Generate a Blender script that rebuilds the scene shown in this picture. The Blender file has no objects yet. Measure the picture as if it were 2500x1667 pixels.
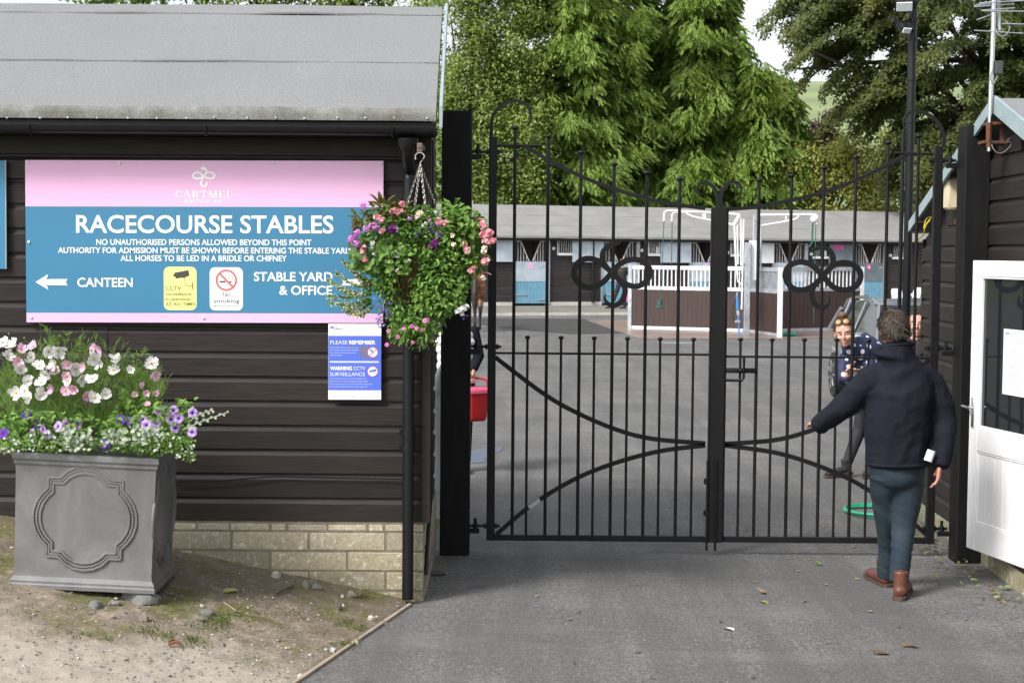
import bpy, bmesh, math, random
from mathutils import Vector, Matrix, noise
V = Vector
R = math.radians
rnd = random.Random(7)
sc = bpy.context.scene
col = sc.collection

# ---------------------------------------------------------------- camera, sky, sun, exposure
FPX, CX, CY, HZ = 3887.0, 1250.0, 833.5, 611.0        # focal length and horizon in photograph pixels
CAMZ = 2.1
camd = bpy.data.cameras.new('camera')
cam = bpy.data.objects.new('camera', camd); col.objects.link(cam)
camd.sensor_width = 36; camd.lens = FPX / 2500 * 36
camd.clip_start = 0.1; camd.clip_end = 6000
CR = (Matrix.Rotation(R(90) - math.atan((CY - HZ) / FPX), 4, 'X') @ Matrix.Rotation(0.0079, 4, 'Z'))
cam.matrix_world = Matrix.Translation((0, 0, CAMZ)) @ CR
camd.dof.use_dof = True; camd.dof.focus_distance = 10.2; camd.dof.aperture_fstop = 9.0
sc.camera = cam

SUN_EL, SUN_AZ = R(43), R(-132)     # azimuth of the sun, clockwise from +Y (ahead of the camera)
w = bpy.data.worlds.new('World'); sc.world = w; w.use_nodes = True
nt = w.node_tree; bg = nt.nodes['Background']
sky = nt.nodes.new('ShaderNodeTexSky'); sky.sky_type = 'NISHITA'; sky.sun_disc = False
sky.sun_elevation = SUN_EL; sky.sun_rotation = SUN_AZ
sky.air_density = 1.0; sky.dust_density = 3.0; sky.ozone_density = 1.0
hs = nt.nodes.new('ShaderNodeHueSaturation'); hs.inputs['Saturation'].default_value = 0.22
nt.links.new(sky.outputs[0], hs.inputs['Color']); nt.links.new(hs.outputs[0], bg.inputs[0])
bg.inputs[1].default_value = 0.10
sl = bpy.data.lights.new('sun', 'SUN'); sl.energy = 1.5; sl.angle = R(14); sl.color = (1, .97, .93)
so = bpy.data.objects.new('sun', sl); col.objects.link(so)
sd = V((math.sin(SUN_AZ) * math.cos(SUN_EL), math.cos(SUN_AZ) * math.cos(SUN_EL), math.sin(SUN_EL)))
so.rotation_euler = sd.to_track_quat('Z', 'Y').to_euler(); so.location = (-20, -20, 40)
sc.view_settings.view_transform = 'Standard'; sc.view_settings.look = 'None'
sc.view_settings.exposure = 1.4; sc.view_settings.gamma = 1.0
sc.cycles.max_bounces = 8; sc.cycles.transparent_max_bounces = 12; sc.cycles.use_denoising = True

CR3 = CR.to_3x3()
def ray(nx, ny): return CR3 @ V(((nx - CX) / FPX, -(ny - CY) / FPX, -1))
def W(nx, ny, Y):                      # photograph pixel -> point of the place at depth Y
    d = ray(nx, ny); return V((0, 0, CAMZ)) + d * (Y / d.y)
def G(nx, ny, z=0.0):                  # photograph pixel -> point on level z
    d = ray(nx, ny); return V((0, 0, CAMZ)) + d * ((z - CAMZ) / d.z)

# ---------------------------------------------------------------- helpers
def wm(o):
    m = o.matrix_basis.copy()
    while o.parent: o = o.parent; m = o.matrix_basis @ m
    return m
def tag(o, label=None, cat=None, group=None, kind=None):
    if label: o['label'] = label
    if cat: o['category'] = cat
    if group: o['group'] = group
    if kind: o['kind'] = kind
    return o
def thing(name, label, cat, loc=(0, 0, 0), rz=0, group=None):
    o = bpy.data.objects.new(name, None); col.objects.link(o); o.location = loc; o.rotation_euler = (0, 0, rz)
    o.empty_display_size = .1
    return tag(o, label, cat, group)
def children(o): return [c for c in bpy.data.objects if c.parent == o]
def copy_tree(o, parent=None):
    c = o.copy(); col.objects.link(c)
    if parent: c.parent = parent
    for ch in children(o): copy_tree(ch, c)
    return c

class MB:
    def __init__(s): s.v = []; s.f = []; s.m = []
    def add(s, vs, fs, mi=0):
        b = len(s.v); s.v += [V(p) for p in vs]; s.f += [tuple(i + b for i in f) for f in fs]; s.m += [mi] * len(fs)
    def box(s, c, size, mi=0, rot=None, taper=1.0):
        c = V(c); x, y, z = [a / 2 for a in size]
        vs = [V((sx * x * (taper if sz > 0 else 1), sy * y * (taper if sz > 0 else 1), sz * z)) for sz in (-1, 1) for sy in (-1, 1) for sx in (-1, 1)]
        if rot is not None: vs = [rot @ p for p in vs]
        s.add([c + p for p in vs], [(0, 2, 3, 1), (4, 5, 7, 6), (0, 1, 5, 4), (2, 6, 7, 3), (0, 4, 6, 2), (1, 3, 7, 5)], mi)
    def boxab(s, a, b, mi=0):
        a, b = V(a), V(b); s.box((a + b) / 2, [abs(b[i] - a[i]) for i in range(3)], mi)
    def bbox(s, c, size, bev=.01, mi=0, rot=None):      # box with chamfered edges
        c = V(c); h = V(size) / 2; vs = []
        idx = {}
        for sx in (-1, 1):
            for sy in (-1, 1):
                for sz in (-1, 1):
                    for ax in range(3):
                        p = [sx * (h.x - bev), sy * (h.y - bev), sz * (h.z - bev)]; p[ax] += (sx, sy, sz)[ax] * bev
                        idx[(sx, sy, sz, ax)] = len(vs); vs.append(V(p))
        fs = []
        for ax in range(3):
            o = [a for a in range(3) if a != ax]
            for sgn in (-1, 1):
                q = []
                for (a, b) in ((-1, -1), (1, -1), (1, 1), (-1, 1)):
                    k = [0, 0, 0]; k[ax] = sgn; k[o[0]] = a; k[o[1]] = b; q.append(idx[(*k, ax)])
                fs.append(q if (sgn > 0) == (ax != 1) else q[::-1])
        for ax in range(3):
            o = [a for a in range(3) if a != ax]
            for a in (-1, 1):
                for b in (-1, 1):
                    k1 = [0, 0, 0]; k1[o[0]] = a; k1[o[1]] = b; k2 = list(k1); k1[ax] = -1; k2[ax] = 1
                    fs.append((idx[(*k1, o[0])], idx[(*k2, o[0])], idx[(*k2, o[1])], idx[(*k1, o[1])]))
        for sx in (-1, 1):
            for sy in (-1, 1):
                for sz in (-1, 1): fs.append([idx[(sx, sy, sz, a)] for a in range(3)])
        if rot is not None: vs = [rot @ p for p in vs]
        s.add([c + p for p in vs], fs, mi)
    def tube(s, pts, r, n=8, mi=0, cap=True, closed=False):
        pts = [V(p) for p in pts]; k = len(pts)
        rs = r if isinstance(r, (list, tuple)) else [r] * k
        vs = []; prev = None
        for i, p in enumerate(pts):
            t = (pts[(i + 1) % k] - pts[i - 1]) if closed else (pts[min(i + 1, k - 1)] - pts[max(i - 1, 0)])
            if t.length < 1e-9: t = V((0, 0, 1))
            t.normalize()
            if prev is None:
                a = V((0, 0, 1)) if abs(t.z) < .9 else V((1, 0, 0)); a = (a - t * a.dot(t)).normalized()
            else:
                a = prev - t * prev.dot(t)
                a = a.normalized() if a.length > 1e-6 else t.orthogonal().normalized()
            prev = a; b = t.cross(a)
            vs += [p + (a * math.cos(2 * math.pi * j / n) + b * math.sin(2 * math.pi * j / n)) * rs[i] for j in range(n)]
        fs = []
        for i in range(k if closed else k - 1):
            i2 = (i + 1) % k
            fs += [(i * n + j, i * n + (j + 1) % n, i2 * n + (j + 1) % n, i2 * n + j) for j in range(n)]
        if cap and not closed: fs += [tuple(range(n))[::-1], tuple((k - 1) * n + j for j in range(n))]
        s.add(vs, fs, mi)
    def lathe(s, c, prof, n=16, mi=0, axis=V((0, 0, 1)), cap=True):   # prof: (radius, height)
        c = V(c); q = V((0, 0, 1)).rotation_difference(axis); vs = []
        for (r, h) in prof: vs += [c + q @ V((r * math.cos(2 * math.pi * j / n), r * math.sin(2 * math.pi * j / n), h)) for j in range(n)]
        k = len(prof); fs = [(i * n + j, i * n + (j + 1) % n, (i + 1) * n + (j + 1) % n, (i + 1) * n + j) for i in range(k - 1) for j in range(n)]
        if cap: fs += [tuple(range(n))[::-1], tuple((k - 1) * n + j for j in range(n))]
        s.add(vs, fs, mi)
    def ball(s, c, r, n=10, mi=0, rot=None):
        r = V(r) if not isinstance(r, (int, float)) else V((r, r, r)); c = V(c); m = n // 2 + 1; vs = []
        for i in range(1, m):
            th = math.pi * i / m
            for j in range(n):
                p = V((r.x * math.sin(th) * math.cos(2 * math.pi * j / n), r.y * math.sin(th) * math.sin(2 * math.pi * j / n), r.z * math.cos(th)))
                vs.append(c + (rot @ p if rot is not None else p))
        for sg in (1, -1):
            p = V((0, 0, sg * r.z)); vs.append(c + (rot @ p if rot is not None else p))
        t = len(vs) - 2; fs = []
        for i in range(m - 2): fs += [(i * n + j, (i + 1) * n + j, (i + 1) * n + (j + 1) % n, i * n + (j + 1) % n) for j in range(n)]
        fs += [(t, j, (j + 1) % n) for j in range(n)] + [(t + 1, (m - 2) * n + (j + 1) % n, (m - 2) * n + j) for j in range(n)]
        s.add(vs, fs, mi)
    def prism(s, poly, ext, mi=0, hole=None):   # poly: list of points, ext: vector
        n = len(poly); ext = V(ext); vs = [V(p) for p in poly] + [V(p) + ext for p in poly]
        s.add(vs, [tuple(range(n)), tuple(range(2 * n - 1, n - 1, -1))] + [(i, i + n, (i + 1) % n + n, (i + 1) % n) for i in range(n)], mi)
    def ribbon(s, pts, wd, nrm, th, mi=0):
        pts = [V(p) for p in pts]; k = len(pts); nrm = V(nrm).normalized(); vs = []
        ws = wd if isinstance(wd, (list, tuple)) else [wd] * k
        for i, p in enumerate(pts):
            t = (pts[min(i + 1, k - 1)] - pts[max(i - 1, 0)]).normalized(); sd_ = t.cross(nrm).normalized() * ws[i] / 2
            vs += [p + sd_ + nrm * th / 2, p - sd_ + nrm * th / 2, p - sd_ - nrm * th / 2, p + sd_ - nrm * th / 2]
        fs = [(i * 4 + j, i * 4 + (j + 1) % 4, i * 4 + 4 + (j + 1) % 4, i * 4 + 4 + j) for i in range(k - 1) for j in range(4)]
        fs += [(0, 1, 2, 3), (k * 4 - 1, k * 4 - 2, k * 4 - 3, k * 4 - 4)]
        s.add(vs, fs, mi)
    def leaf(s, p, d, up, L, Wd, fold=.25, mi=0, bend=0.0):
        p = V(p); d = V(d).normalized(); sd_ = d.cross(V(up))
        sd_ = sd_.normalized() if sd_.length > 1e-5 else d.orthogonal().normalized()
        u = sd_.cross(d); h = Wd / 2; f = fold * Wd; bd = u * (-bend * L)
        s.add([p, p + d * L * .3 + sd_ * h + u * f, p + d * L * .72 + sd_ * h * .75 + u * f + bd * .5, p + d * L + bd,
               p + d * L * .72 - sd_ * h * .75 + u * f + bd * .5, p + d * L * .3 - sd_ * h + u * f, p + d * L * .5 + bd * .25],
              [(0, 1, 2, 6), (6, 2, 3, 4), (0, 6, 4, 5)], mi)
    def build(s, name, mats, parent=None, smooth=None):
        me = bpy.data.meshes.new(name)
        vs = s.v
        if parent is not None:
            inv = wm(parent).inverted(); vs = [inv @ p for p in vs]
        me.from_pydata([tuple(p) for p in vs], [], s.f)
        mats = mats if isinstance(mats, (list, tuple)) else [mats]
        for m in mats: me.materials.append(m)
        if len(mats) > 1: me.polygons.foreach_set('material_index', s.m)
        if smooth is not None:
            me.polygons.foreach_set('use_smooth', [True] * len(me.polygons))
            if smooth < 180:
                try: me.set_sharp_from_angle(angle=R(smooth))
                except Exception: pass
        me.update()
        o = bpy.data.objects.new(name, me); col.objects.link(o)
        if parent is not None: o.parent = parent
        return o

def catmull(pts, n=6, closed=False):
    pts = [V(p) for p in pts]; k = len(pts); out = []
    for i in range(k if closed else k - 1):
        g = lambda j: pts[j % k] if closed else pts[min(max(j, 0), k - 1)]
        p0, p1, p2, p3 = g(i - 1), g(i), g(i + 1), g(i + 2)
        for a in range(n):
            t = a / n
            out.append(.5 * ((2 * p1) + (p2 - p0) * t + (2 * p0 - 5 * p1 + 4 * p2 - p3) * t * t + (3 * p1 - p0 - 3 * p2 + p3) * t ** 3))
    if not closed: out.append(pts[-1])
    return out
def lerpl(a, n):      # resample a list of numbers to n entries
    return [a[int(i * (len(a) - 1) / (n - 1))] * (1 - (i * (len(a) - 1) / (n - 1)) % 1) + a[min(int(i * (len(a) - 1) / (n - 1)) + 1, len(a) - 1)] * ((i * (len(a) - 1) / (n - 1)) % 1) for i in range(n)]

# ---------------------------------------------------------------- materials
def newmat(name):
    m = bpy.data.materials.new(name); m.use_nodes = True
    return m, m.node_tree, m.node_tree.nodes['Principled BSDF']
def pos(nt, scale=(1, 1, 1), rot=(0, 0, 0)):
    g = nt.nodes.new('ShaderNodeNewGeometry'); mp = nt.nodes.new('ShaderNodeMapping'); mp.inputs['Scale'].default_value = scale; mp.inputs['Rotation'].default_value = rot
    nt.links.new(g.outputs['Position'], mp.inputs['Vector']); return mp.outputs[0]
def nz(nt, vec, scale, detail=4, rough=.55, dist=0):
    n = nt.nodes.new('ShaderNodeTexNoise'); n.inputs['Scale'].default_value = scale; n.inputs['Detail'].default_value = detail
    n.inputs['Roughness'].default_value = rough; n.inputs['Distortion'].default_value = dist
    nt.links.new(vec, n.inputs['Vector']); return n.outputs['Fac']
def ramp(nt, fac, stops):
    r = nt.nodes.new('ShaderNodeValToRGB'); nt.links.new(fac, r.inputs[0]); e = r.color_ramp.elements
    while len(e) < len(stops): e.new(.5)
    for el, (p, c) in zip(e, stops): el.position = p; el.color = (*c, 1) if len(c) == 3 else c
    return r.outputs[0]
def mix(nt, fac, a, b, mode='MIX'):
    m = nt.nodes.new('ShaderNodeMix'); m.data_type = 'RGBA'; m.blend_type = mode
    for k, v in ((0, fac), (6, a), (7, b)):
        if hasattr(v, 'is_linked') or hasattr(v, 'links'): nt.links.new(v, m.inputs[k])
        else: m.inputs[k].default_value = v if k == 0 else (*v, 1)
    return m.outputs[2]
def bump(nt, b, fac, strength, dist=.01):
    n = nt.nodes.new('ShaderNodeBump'); n.inputs['Strength'].default_value = strength; n.inputs['Distance'].default_value = dist
    nt.links.new(fac, n.inputs['Height']); nt.links.new(n.outputs[0], b.inputs['Normal'])
def pm(name, c1, c2=None, scale=6, rough=.6, metal=0, bmp=.0, bscale=None, vec=(1, 1, 1), spec=None, lo=.35, hi=.65, dist=.01):
    m, nt, b = newmat(name); b.inputs['Roughness'].default_value = rough; b.inputs['Metallic'].default_value = metal
    if spec is not None: b.inputs['Specular IOR Level'].default_value = spec
    c2 = c2 or tuple(x * .8 for x in c1)
    p = pos(nt, vec); f = nz(nt, p, scale, 6)
    nt.links.new(ramp(nt, f, [(lo, c1), (hi, c2)]), b.inputs['Base Color'])
    if bmp: bump(nt, b, nz(nt, p, bscale or scale * 4, 5), bmp, dist)
    return m
def leafmat(name, cols, transl=.35, clump=.6, rough=.55):
    m, nt, b = newmat(name); out = nt.nodes['Material Output']
    g = nt.nodes.new('ShaderNodeNewGeometry'); f = nz(nt, pos(nt), clump, 3)
    mth = nt.nodes.new('ShaderNodeMath'); mth.operation = 'MULTIPLY_ADD'; mth.inputs[1].default_value = .5
    nt.links.new(g.outputs['Random Per Island'], mth.inputs[0])
    m2 = nt.nodes.new('ShaderNodeMath'); m2.operation = 'MULTIPLY'; m2.inputs[1].default_value = .55; nt.links.new(f, m2.inputs[0]); nt.links.new(m2.outputs[0], mth.inputs[2])
    k = len(cols); c = ramp(nt, mth.outputs[0], [(.15 + .7 * i / (k - 1), cc) for i, cc in enumerate(cols)])
    nt.links.new(c, b.inputs['Base Color']); b.inputs['Roughness'].default_value = rough; b.inputs['Specular IOR Level'].default_value = .3
    t = nt.nodes.new('ShaderNodeBsdfTranslucent'); nt.links.new(c, t.inputs['Color']); ms = nt.nodes.new('ShaderNodeMixShader'); ms.inputs[0].default_value = transl
    nt.links.new(b.outputs[0], ms.inputs[1]); nt.links.new(t.outputs[0], ms.inputs[2]); nt.links.new(ms.outputs[0], out.inputs['Surface'])
    return m

M = {}
M['board'] = pm('stained_boards', (.0105, .0078, .0070), (.0215, .0165, .0150), 3, .62, 0, .35, 6, (1.2, 1.2, 26), .35, dist=.004)
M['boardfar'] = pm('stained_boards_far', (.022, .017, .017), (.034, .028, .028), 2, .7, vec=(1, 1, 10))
def per_island(m, lo, hi, tint=None):
    nt = m.node_tree; b = nt.nodes['Principled BSDF']; l = b.inputs['Base Color'].links[0]; src = l.from_socket
    g = nt.nodes.new('ShaderNodeNewGeometry'); r_ = ramp(nt, g.outputs['Random Per Island'], [(0, lo), (.5, tint or tuple((a + c) / 2 for a, c in zip(lo, hi))), (1, hi)])
    nt.links.new(mix(nt, 1.0, src, r_, 'MULTIPLY'), b.inputs['Base Color'])
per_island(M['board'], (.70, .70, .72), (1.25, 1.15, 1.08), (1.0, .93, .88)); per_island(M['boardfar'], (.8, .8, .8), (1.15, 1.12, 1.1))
M['black'] = pm('black_metal_paint', (.0045, .0045, .0055), (.007, .007, .0085), 8, .5, 0, .08, 90, spec=.28)
M['blackp'] = pm('black_plastic', (.005, .0055, .007), (.008, .008, .010), 5, .38, 0, .03, 30, spec=.35)
M['post'] = pm('black_stained_timber', (.0042, .004, .0046), (.008, .0075, .008), 4, .65, 0, .3, 8, (6, 6, .8), .22, dist=.004)
M['white'] = pm('white_paint', (.78, .78, .79), (.70, .70, .71), 3, .4)
M['whitewall'] = pm('white_plastic', (.72, .73, .75), (.62, .63, .65), 4, .45)
M['galv'] = pm('galvanised_steel', (.50, .53, .57), (.34, .37, .40), 7, .45, .55, .05, 30)
M['galvd'] = pm('dull_galvanised_sheet', (.55, .62, .70), (.40, .47, .55), 2.5, .5, .25)
M['galvdark'] = pm('dark_grey_sheet', (.16, .19, .22), (.12, .145, .17), 2.5, .55, .1)  # dark grey sheeting of the right-hand stable door
M['chain'] = pm('steel_chain', (.35, .33, .31), (.18, .16, .15), 40, .4, .8)
M['rust'] = pm('rusty_iron', (.16, .06, .03), (.07, .035, .022), 30, .85, .2, .4, 80)
M['paleblue'] = pm('pale_blue_paint', (.29, .365, .39), (.235, .30, .325), 6, .5, 0, .1, 30, (1, 1, 1))
M['skyblue'] = pm('blue_door_paint', (.17, .36, .48), (.13, .30, .41), 5, .55)
M['pink'] = pm('pink_print', (.76, .44, .68), (.74, .425, .665), 2, .38)
M['signblue'] = pm('blue_print', (.040, .188, .335), (.037, .178, .32), 2, .38)
M['ink'] = pm('white_print', (.86, .86, .88), (.83, .83, .85), 3, .4)
M['yellow'] = pm('yellow_print', (.84, .83, .28), (.80, .79, .26), 3, .4)
M['olive'] = pm('olive_print', (.13, .12, .02), (.12, .11, .02), 3, .5)
M['dgrey'] = pm('dark_grey_print', (.05, .05, .055), (.045, .045, .05), 3, .5)
M['red'] = pm('red_print', (.75, .12, .13), (.70, .11, .12), 3, .45)
M['lead'] = None
M['skin'] = None
def mk_materials():
    # roofing felt
    m, nt, b = newmat('mineral_felt'); p = pos(nt)
    fine = nz(nt, p, 120, 2, .8); big = nz(nt, p, 1.3, 5, .6); mid = nz(nt, pos(nt, (1, 1, 3)), 9, 4)
    c = ramp(nt, fine, [(.3, (.125, .128, .132)), (.5, (.185, .19, .194)), (.72, (.275, .281, .286))])
    c = mix(nt, ramp(nt, big, [(.35, (0, 0, 0)), (.75, (.35, .35, .35))]), c, (.15, .151, .155))
    c = mix(nt, ramp(nt, mid, [(.62, (0, 0, 0)), (.8, (.5, .5, .5))]), c, (.125, .125, .128))
    nt.links.new(c, b.inputs['Base Color']); b.inputs['Roughness'].default_value = .9; bump(nt, b, fine, .5, .004); M['felt'] = m
    m, nt, b = newmat('dirty_felt_lip'); p = pos(nt); fine = nz(nt, p, 110, 3, .8); mid = nz(nt, pos(nt, (1, 1, .6)), 4, 5)
    c = mix(nt, ramp(nt, mid, [(.35, (0, 0, 0)), (.65, (1, 1, 1))]), ramp(nt, fine, [(.35, (.055, .05, .038)), (.7, (.17, .165, .14))]), ramp(nt, fine, [(.35, (.16, .165, .16)), (.7, (.30, .30, .29))]))
    nt.links.new(c, b.inputs['Base Color']); b.inputs['Roughness'].default_value = .95; bump(nt, b, fine, .5, .004); M['feltlip'] = m
    M['feltfar'] = pm('pale_roof_felt', (.235, .235, .228), (.195, .195, .19), 1.2, .9, vec=(1, 1, 3))
    # tarmac
    m, nt, b = newmat('tarmac'); p = pos(nt)
    pv_ = pos(nt, (1, .55, 1)); fine = nz(nt, pv_, 34, 3, .8); fine2 = nz(nt, pv_, 80, 3, .85); big = nz(nt, p, .55, 5, .6); mid = nz(nt, pos(nt, (.35, 1, 1), (0, 0, .35)), 2.2, 6, .65); pat = nz(nt, pos(nt, (.6, 1, 1)), 5.5, 5, .6)
    c = ramp(nt, fine, [(.34, (.028, .028, .029)), (.46, (.092, .091, .090)), (.55, (.150, .148, .145)), (.64, (.24, .235, .225)), (.74, (.46, .445, .42))])
    c = mix(nt, .5, c, ramp(nt, fine2, [(.38, (.028, .028, .029)), (.52, (.128, .126, .123)), (.66, (.40, .39, .37))]))
    c = mix(nt, ramp(nt, big, [(.36, (0, 0, 0)), (.68, (.62, .62, .62))]), c, (.058, .057, .058))
    c = mix(nt, ramp(nt, mid, [(.48, (0, 0, 0)), (.75, (.42, .42, .42))]), c, (.235, .225, .21))
    c = mix(nt, ramp(nt, pat, [(.56, (0, 0, 0)), (.75, (.28, .28, .28))]), c, (.175, .16, .135))
    trk = nz(nt, pos(nt, (2.0, .16, 1), (0, 0, -.12)), 1.6, 4, .6); c = mix(nt, ramp(nt, trk, [(.42, (.5, .5, .5)), (.58, (0, 0, 0))]), c, (.070, .069, .069)); blot = nz(nt, p, 3.2, 3, .5); c = mix(nt, ramp(nt, blot, [(.66, (0, 0, 0)), (.72, (.45, .45, .45))]), c, (.05, .049, .048))
    nt.links.new(c, b.inputs['Base Color']); b.inputs['Roughness'].default_value = .88; bump(nt, b, fine, .5, .008); M['tarmac'] = m
    M['tarmacdark'] = pm('dark_tarmac_strip', (.030, .029, .029), (.045, .044, .043), 2, .85, 0, .5, 60, dist=.005)
    M['apron'] = pm('pale_concrete_walk', (.19, .18, .155), (.13, .125, .108), 1.2, .9)
    M['slab'] = pm('wet_brown_concrete', (.19, .135, .115), (.27, .20, .17), .8, .35)
    M['kerbw'] = pm('pale_kerb', (.55, .53, .48), (.42, .40, .36), 3, .9)
    M['bluestain'] = pm('blue_paint_stain', (.085, .115, .185), (.10, .105, .125), 5, .8)
    # soil bank: gravel, dirt and moss
    m, nt, b = newmat('gravelly_soil'); p = pos(nt)
    g1 = nz(nt, p, 30, 5, .8); g2 = nz(nt, p, 130, 2, .8); big = nz(nt, p, 1.6, 6, .65); moss = nz(nt, p, 2.6, 7, .7)
    c = ramp(nt, g1, [(.30, (.055, .038, .024)), (.46, (.15, .112, .075)), (.60, (.27, .215, .155)), (.74, (.50, .44, .36))])
    c = mix(nt, .4, c, ramp(nt, g2, [(.3, (.09, .07, .05)), (.7, (.42, .37, .30))]))
    p9 = nz(nt, p, 8, 5, .7); c = mix(nt, ramp(nt, p9, [(.40, (.5, .5, .5)), (.56, (0, 0, 0))]), c, (.11, .085, .06)); c = mix(nt, ramp(nt, p9, [(.56, (0, 0, 0)), (.72, (.6, .6, .6))]), c, (.40, .33, .25))
    sep = nt.nodes.new('ShaderNodeSeparateXYZ'); nt.links.new(p, sep.inputs[0])
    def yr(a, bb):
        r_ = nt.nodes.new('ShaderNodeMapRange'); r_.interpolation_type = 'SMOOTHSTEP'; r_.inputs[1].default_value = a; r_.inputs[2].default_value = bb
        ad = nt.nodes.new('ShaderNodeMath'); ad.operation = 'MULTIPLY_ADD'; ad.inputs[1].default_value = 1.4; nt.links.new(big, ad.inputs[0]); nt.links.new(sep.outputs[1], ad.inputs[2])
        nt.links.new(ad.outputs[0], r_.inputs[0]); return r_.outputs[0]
    def mul(a, bb):
        q = nt.nodes.new('ShaderNodeMath'); q.operation = 'MULTIPLY'; nt.links.new(a, q.inputs[0]); nt.links.new(bb, q.inputs[1]); return q.outputs[0]
    c = mix(nt, yr(8.1, 8.95), (.0, .0, .0), c) if False else c
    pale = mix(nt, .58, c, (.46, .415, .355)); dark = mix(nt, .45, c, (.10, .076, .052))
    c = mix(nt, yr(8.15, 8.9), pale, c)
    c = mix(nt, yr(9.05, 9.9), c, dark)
    ms = mul(ramp(nt, moss, [(.49, (0, 0, 0)), (.60, (.85, .85, .85))]), yr(8.35, 8.8))
    c = mix(nt, ms, c, ramp(nt, g1, [(.3, (.045, .052, .008)), (.7, (.150, .145, .028))]))
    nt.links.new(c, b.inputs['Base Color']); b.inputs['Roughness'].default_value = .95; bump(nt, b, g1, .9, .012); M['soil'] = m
    # concrete block with lichen
    m, nt, b = newmat('weathered_block'); p = pos(nt); f = nz(nt, p, 70, 4, .8); big = nz(nt, p, 3.5, 5, .6); li = nz(nt, p, 26, 4, .7); lp = nz(nt, p, 4.5, 4, .6)
    sep = nt.nodes.new('ShaderNodeSeparateXYZ'); nt.links.new(p, sep.inputs[0])
    c = ramp(nt, f, [(.25, (.21, .18, .125)), (.5, (.36, .32, .235)), (.75, (.49, .45, .35))])
    mr = nt.nodes.new('ShaderNodeMapRange'); mr.inputs[1].default_value = .42; mr.inputs[2].default_value = .05; nt.links.new(sep.outputs[2], mr.inputs[0])
    q = nt.nodes.new('ShaderNodeMath'); q.operation = 'MULTIPLY'; nt.links.new(mr.outputs[0], q.inputs[0]); nt.links.new(ramp(nt, big, [(.3, (.1, .1, .1)), (.65, (.8, .8, .8))]), q.inputs[1])
    c = mix(nt, q.outputs[0], c, ramp(nt, f, [(.3, (.085, .085, .035)), (.7, (.21, .195, .085))]))
    q2 = nt.nodes.new('ShaderNodeMath'); q2.operation = 'MULTIPLY'; nt.links.new(ramp(nt, li, [(.54, (0, 0, 0)), (.62, (1, 1, 1))]), q2.inputs[0]); nt.links.new(ramp(nt, lp, [(.40, (0, 0, 0)), (.56, (.9, .9, .9))]), q2.inputs[1])
    c = mix(nt, q2.outputs[0], c, (.55, .54, .46))
    nt.links.new(c, b.inputs['Base Color']); b.inputs['Roughness'].default_value = .95; bump(nt, b, f, .6, .006); M['block'] = m
    M['mortar'] = pm('mortar', (.22, .195, .145), (.145, .13, .095), 14, .95, 0, .5, 80)
    # lead-grey planter
    m, nt, b = newmat('lead_grey_fibreclay'); p = pos(nt); a1 = nz(nt, pos(nt, (1.2, 1.2, .8)), 3.4, 5, .6, .6); a2 = nz(nt, p, 60, 4, .7)
    c = ramp(nt, a1, [(.28, (.085, .085, .087)), (.5, (.130, .131, .134)), (.72, (.185, .186, .190))]); c = mix(nt, .12, c, ramp(nt, a2, [(.3, (.10, .10, .10)), (.7, (.24, .24, .24))]))
    st = nz(nt, pos(nt, (5, 5, .7)), 2.2, 5, .6, .4)
    c = mix(nt, ramp(nt, st, [(.6, (0, 0, 0)), (.75, (.4, .4, .4))]), c, (.18, .182, .188))
    nt.links.new(c, b.inputs['Base Color']); b.inputs['Roughness'].default_value = .48; bump(nt, b, a2, .12, .003); M['lead'] = m
    # skin
    m, nt, b = newmat('skin'); c = ramp(nt, nz(nt, pos(nt), 30, 3), [(.3, (.52, .27, .19)), (.7, (.60, .33, .24))]); nt.links.new(c, b.inputs['Base Color'])
    b.inputs['Roughness'].default_value = .5; b.inputs['Subsurface Weight'].default_value = .08; b.inputs['Subsurface Radius'].default_value = (.01, .004, .002); M['skin'] = m
    M['skinred'] = pm('ruddy_skin', (.50, .20, .14), (.58, .27, .20), 25, .5)
    # polka dots
    m, nt, b = newmat('navy_polka_dots'); p = pos(nt); v = nt.nodes.new('ShaderNodeTexVoronoi'); v.inputs['Scale'].default_value = 14.5; v.inputs['Randomness'].default_value = .75; nt.links.new(p, v.inputs['Vector'])
    c = ramp(nt, v.outputs['Distance'], [(.33, (.80, .82, .86)), (.37, (.012, .018, .06))]); nt.links.new(c, b.inputs['Base Color']); b.inputs['Roughness'].default_value = .7; M['polka'] = m
    m, nt, b = newmat('window_glass'); b.inputs['Base Color'].default_value = (.012, .014, .016, 1); b.inputs['Roughness'].default_value = .04; b.inputs['Specular IOR Level'].default_value = .7; M['glass'] = m
    m, nt, b = newmat('car_paint'); b.inputs['Base Color'].default_value = (.26, .28, .31, 1); b.inputs['Metallic'].default_value = .5; b.inputs['Roughness'].default_value = .3; b.inputs['Coat Weight'].default_value = .6; M['carpaint'] = m
    m, nt, b = newmat('lamp_glass'); b.inputs['Base Color'].default_value = (.75, .78, .82, 1); b.inputs['Roughness'].default_value = .15; M['lampglass'] = m
mk_materials()
per_island(M['block'], (.80, .80, .80), (1.15, 1.13, 1.08))
M['navy'] = pm('navy_cloth', (.0095, .0105, .0165), (.013, .0145, .022), 5, .85, 0, .25, 160, spec=.12, dist=.002)
M['jeans'] = pm('teal_black_denim', (.014, .024, .034), (.024, .038, .050), 6, .8, 0, .25, 220, spec=.25, dist=.002)
M['boot'] = pm('brown_leather', (.085, .030, .020), (.13, .050, .032), 14, .38, 0, .1, 60)
M['sole'] = pm('boot_sole', (.075, .045, .03), (.05, .03, .02), 20, .7)
M['dark'] = pm('dark_cloth', (.012, .012, .015), (.018, .018, .022), 6, .8)
M['cream'] = pm('cream_plastic', (.62, .55, .38), (.55, .48, .33), 5, .5)
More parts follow.
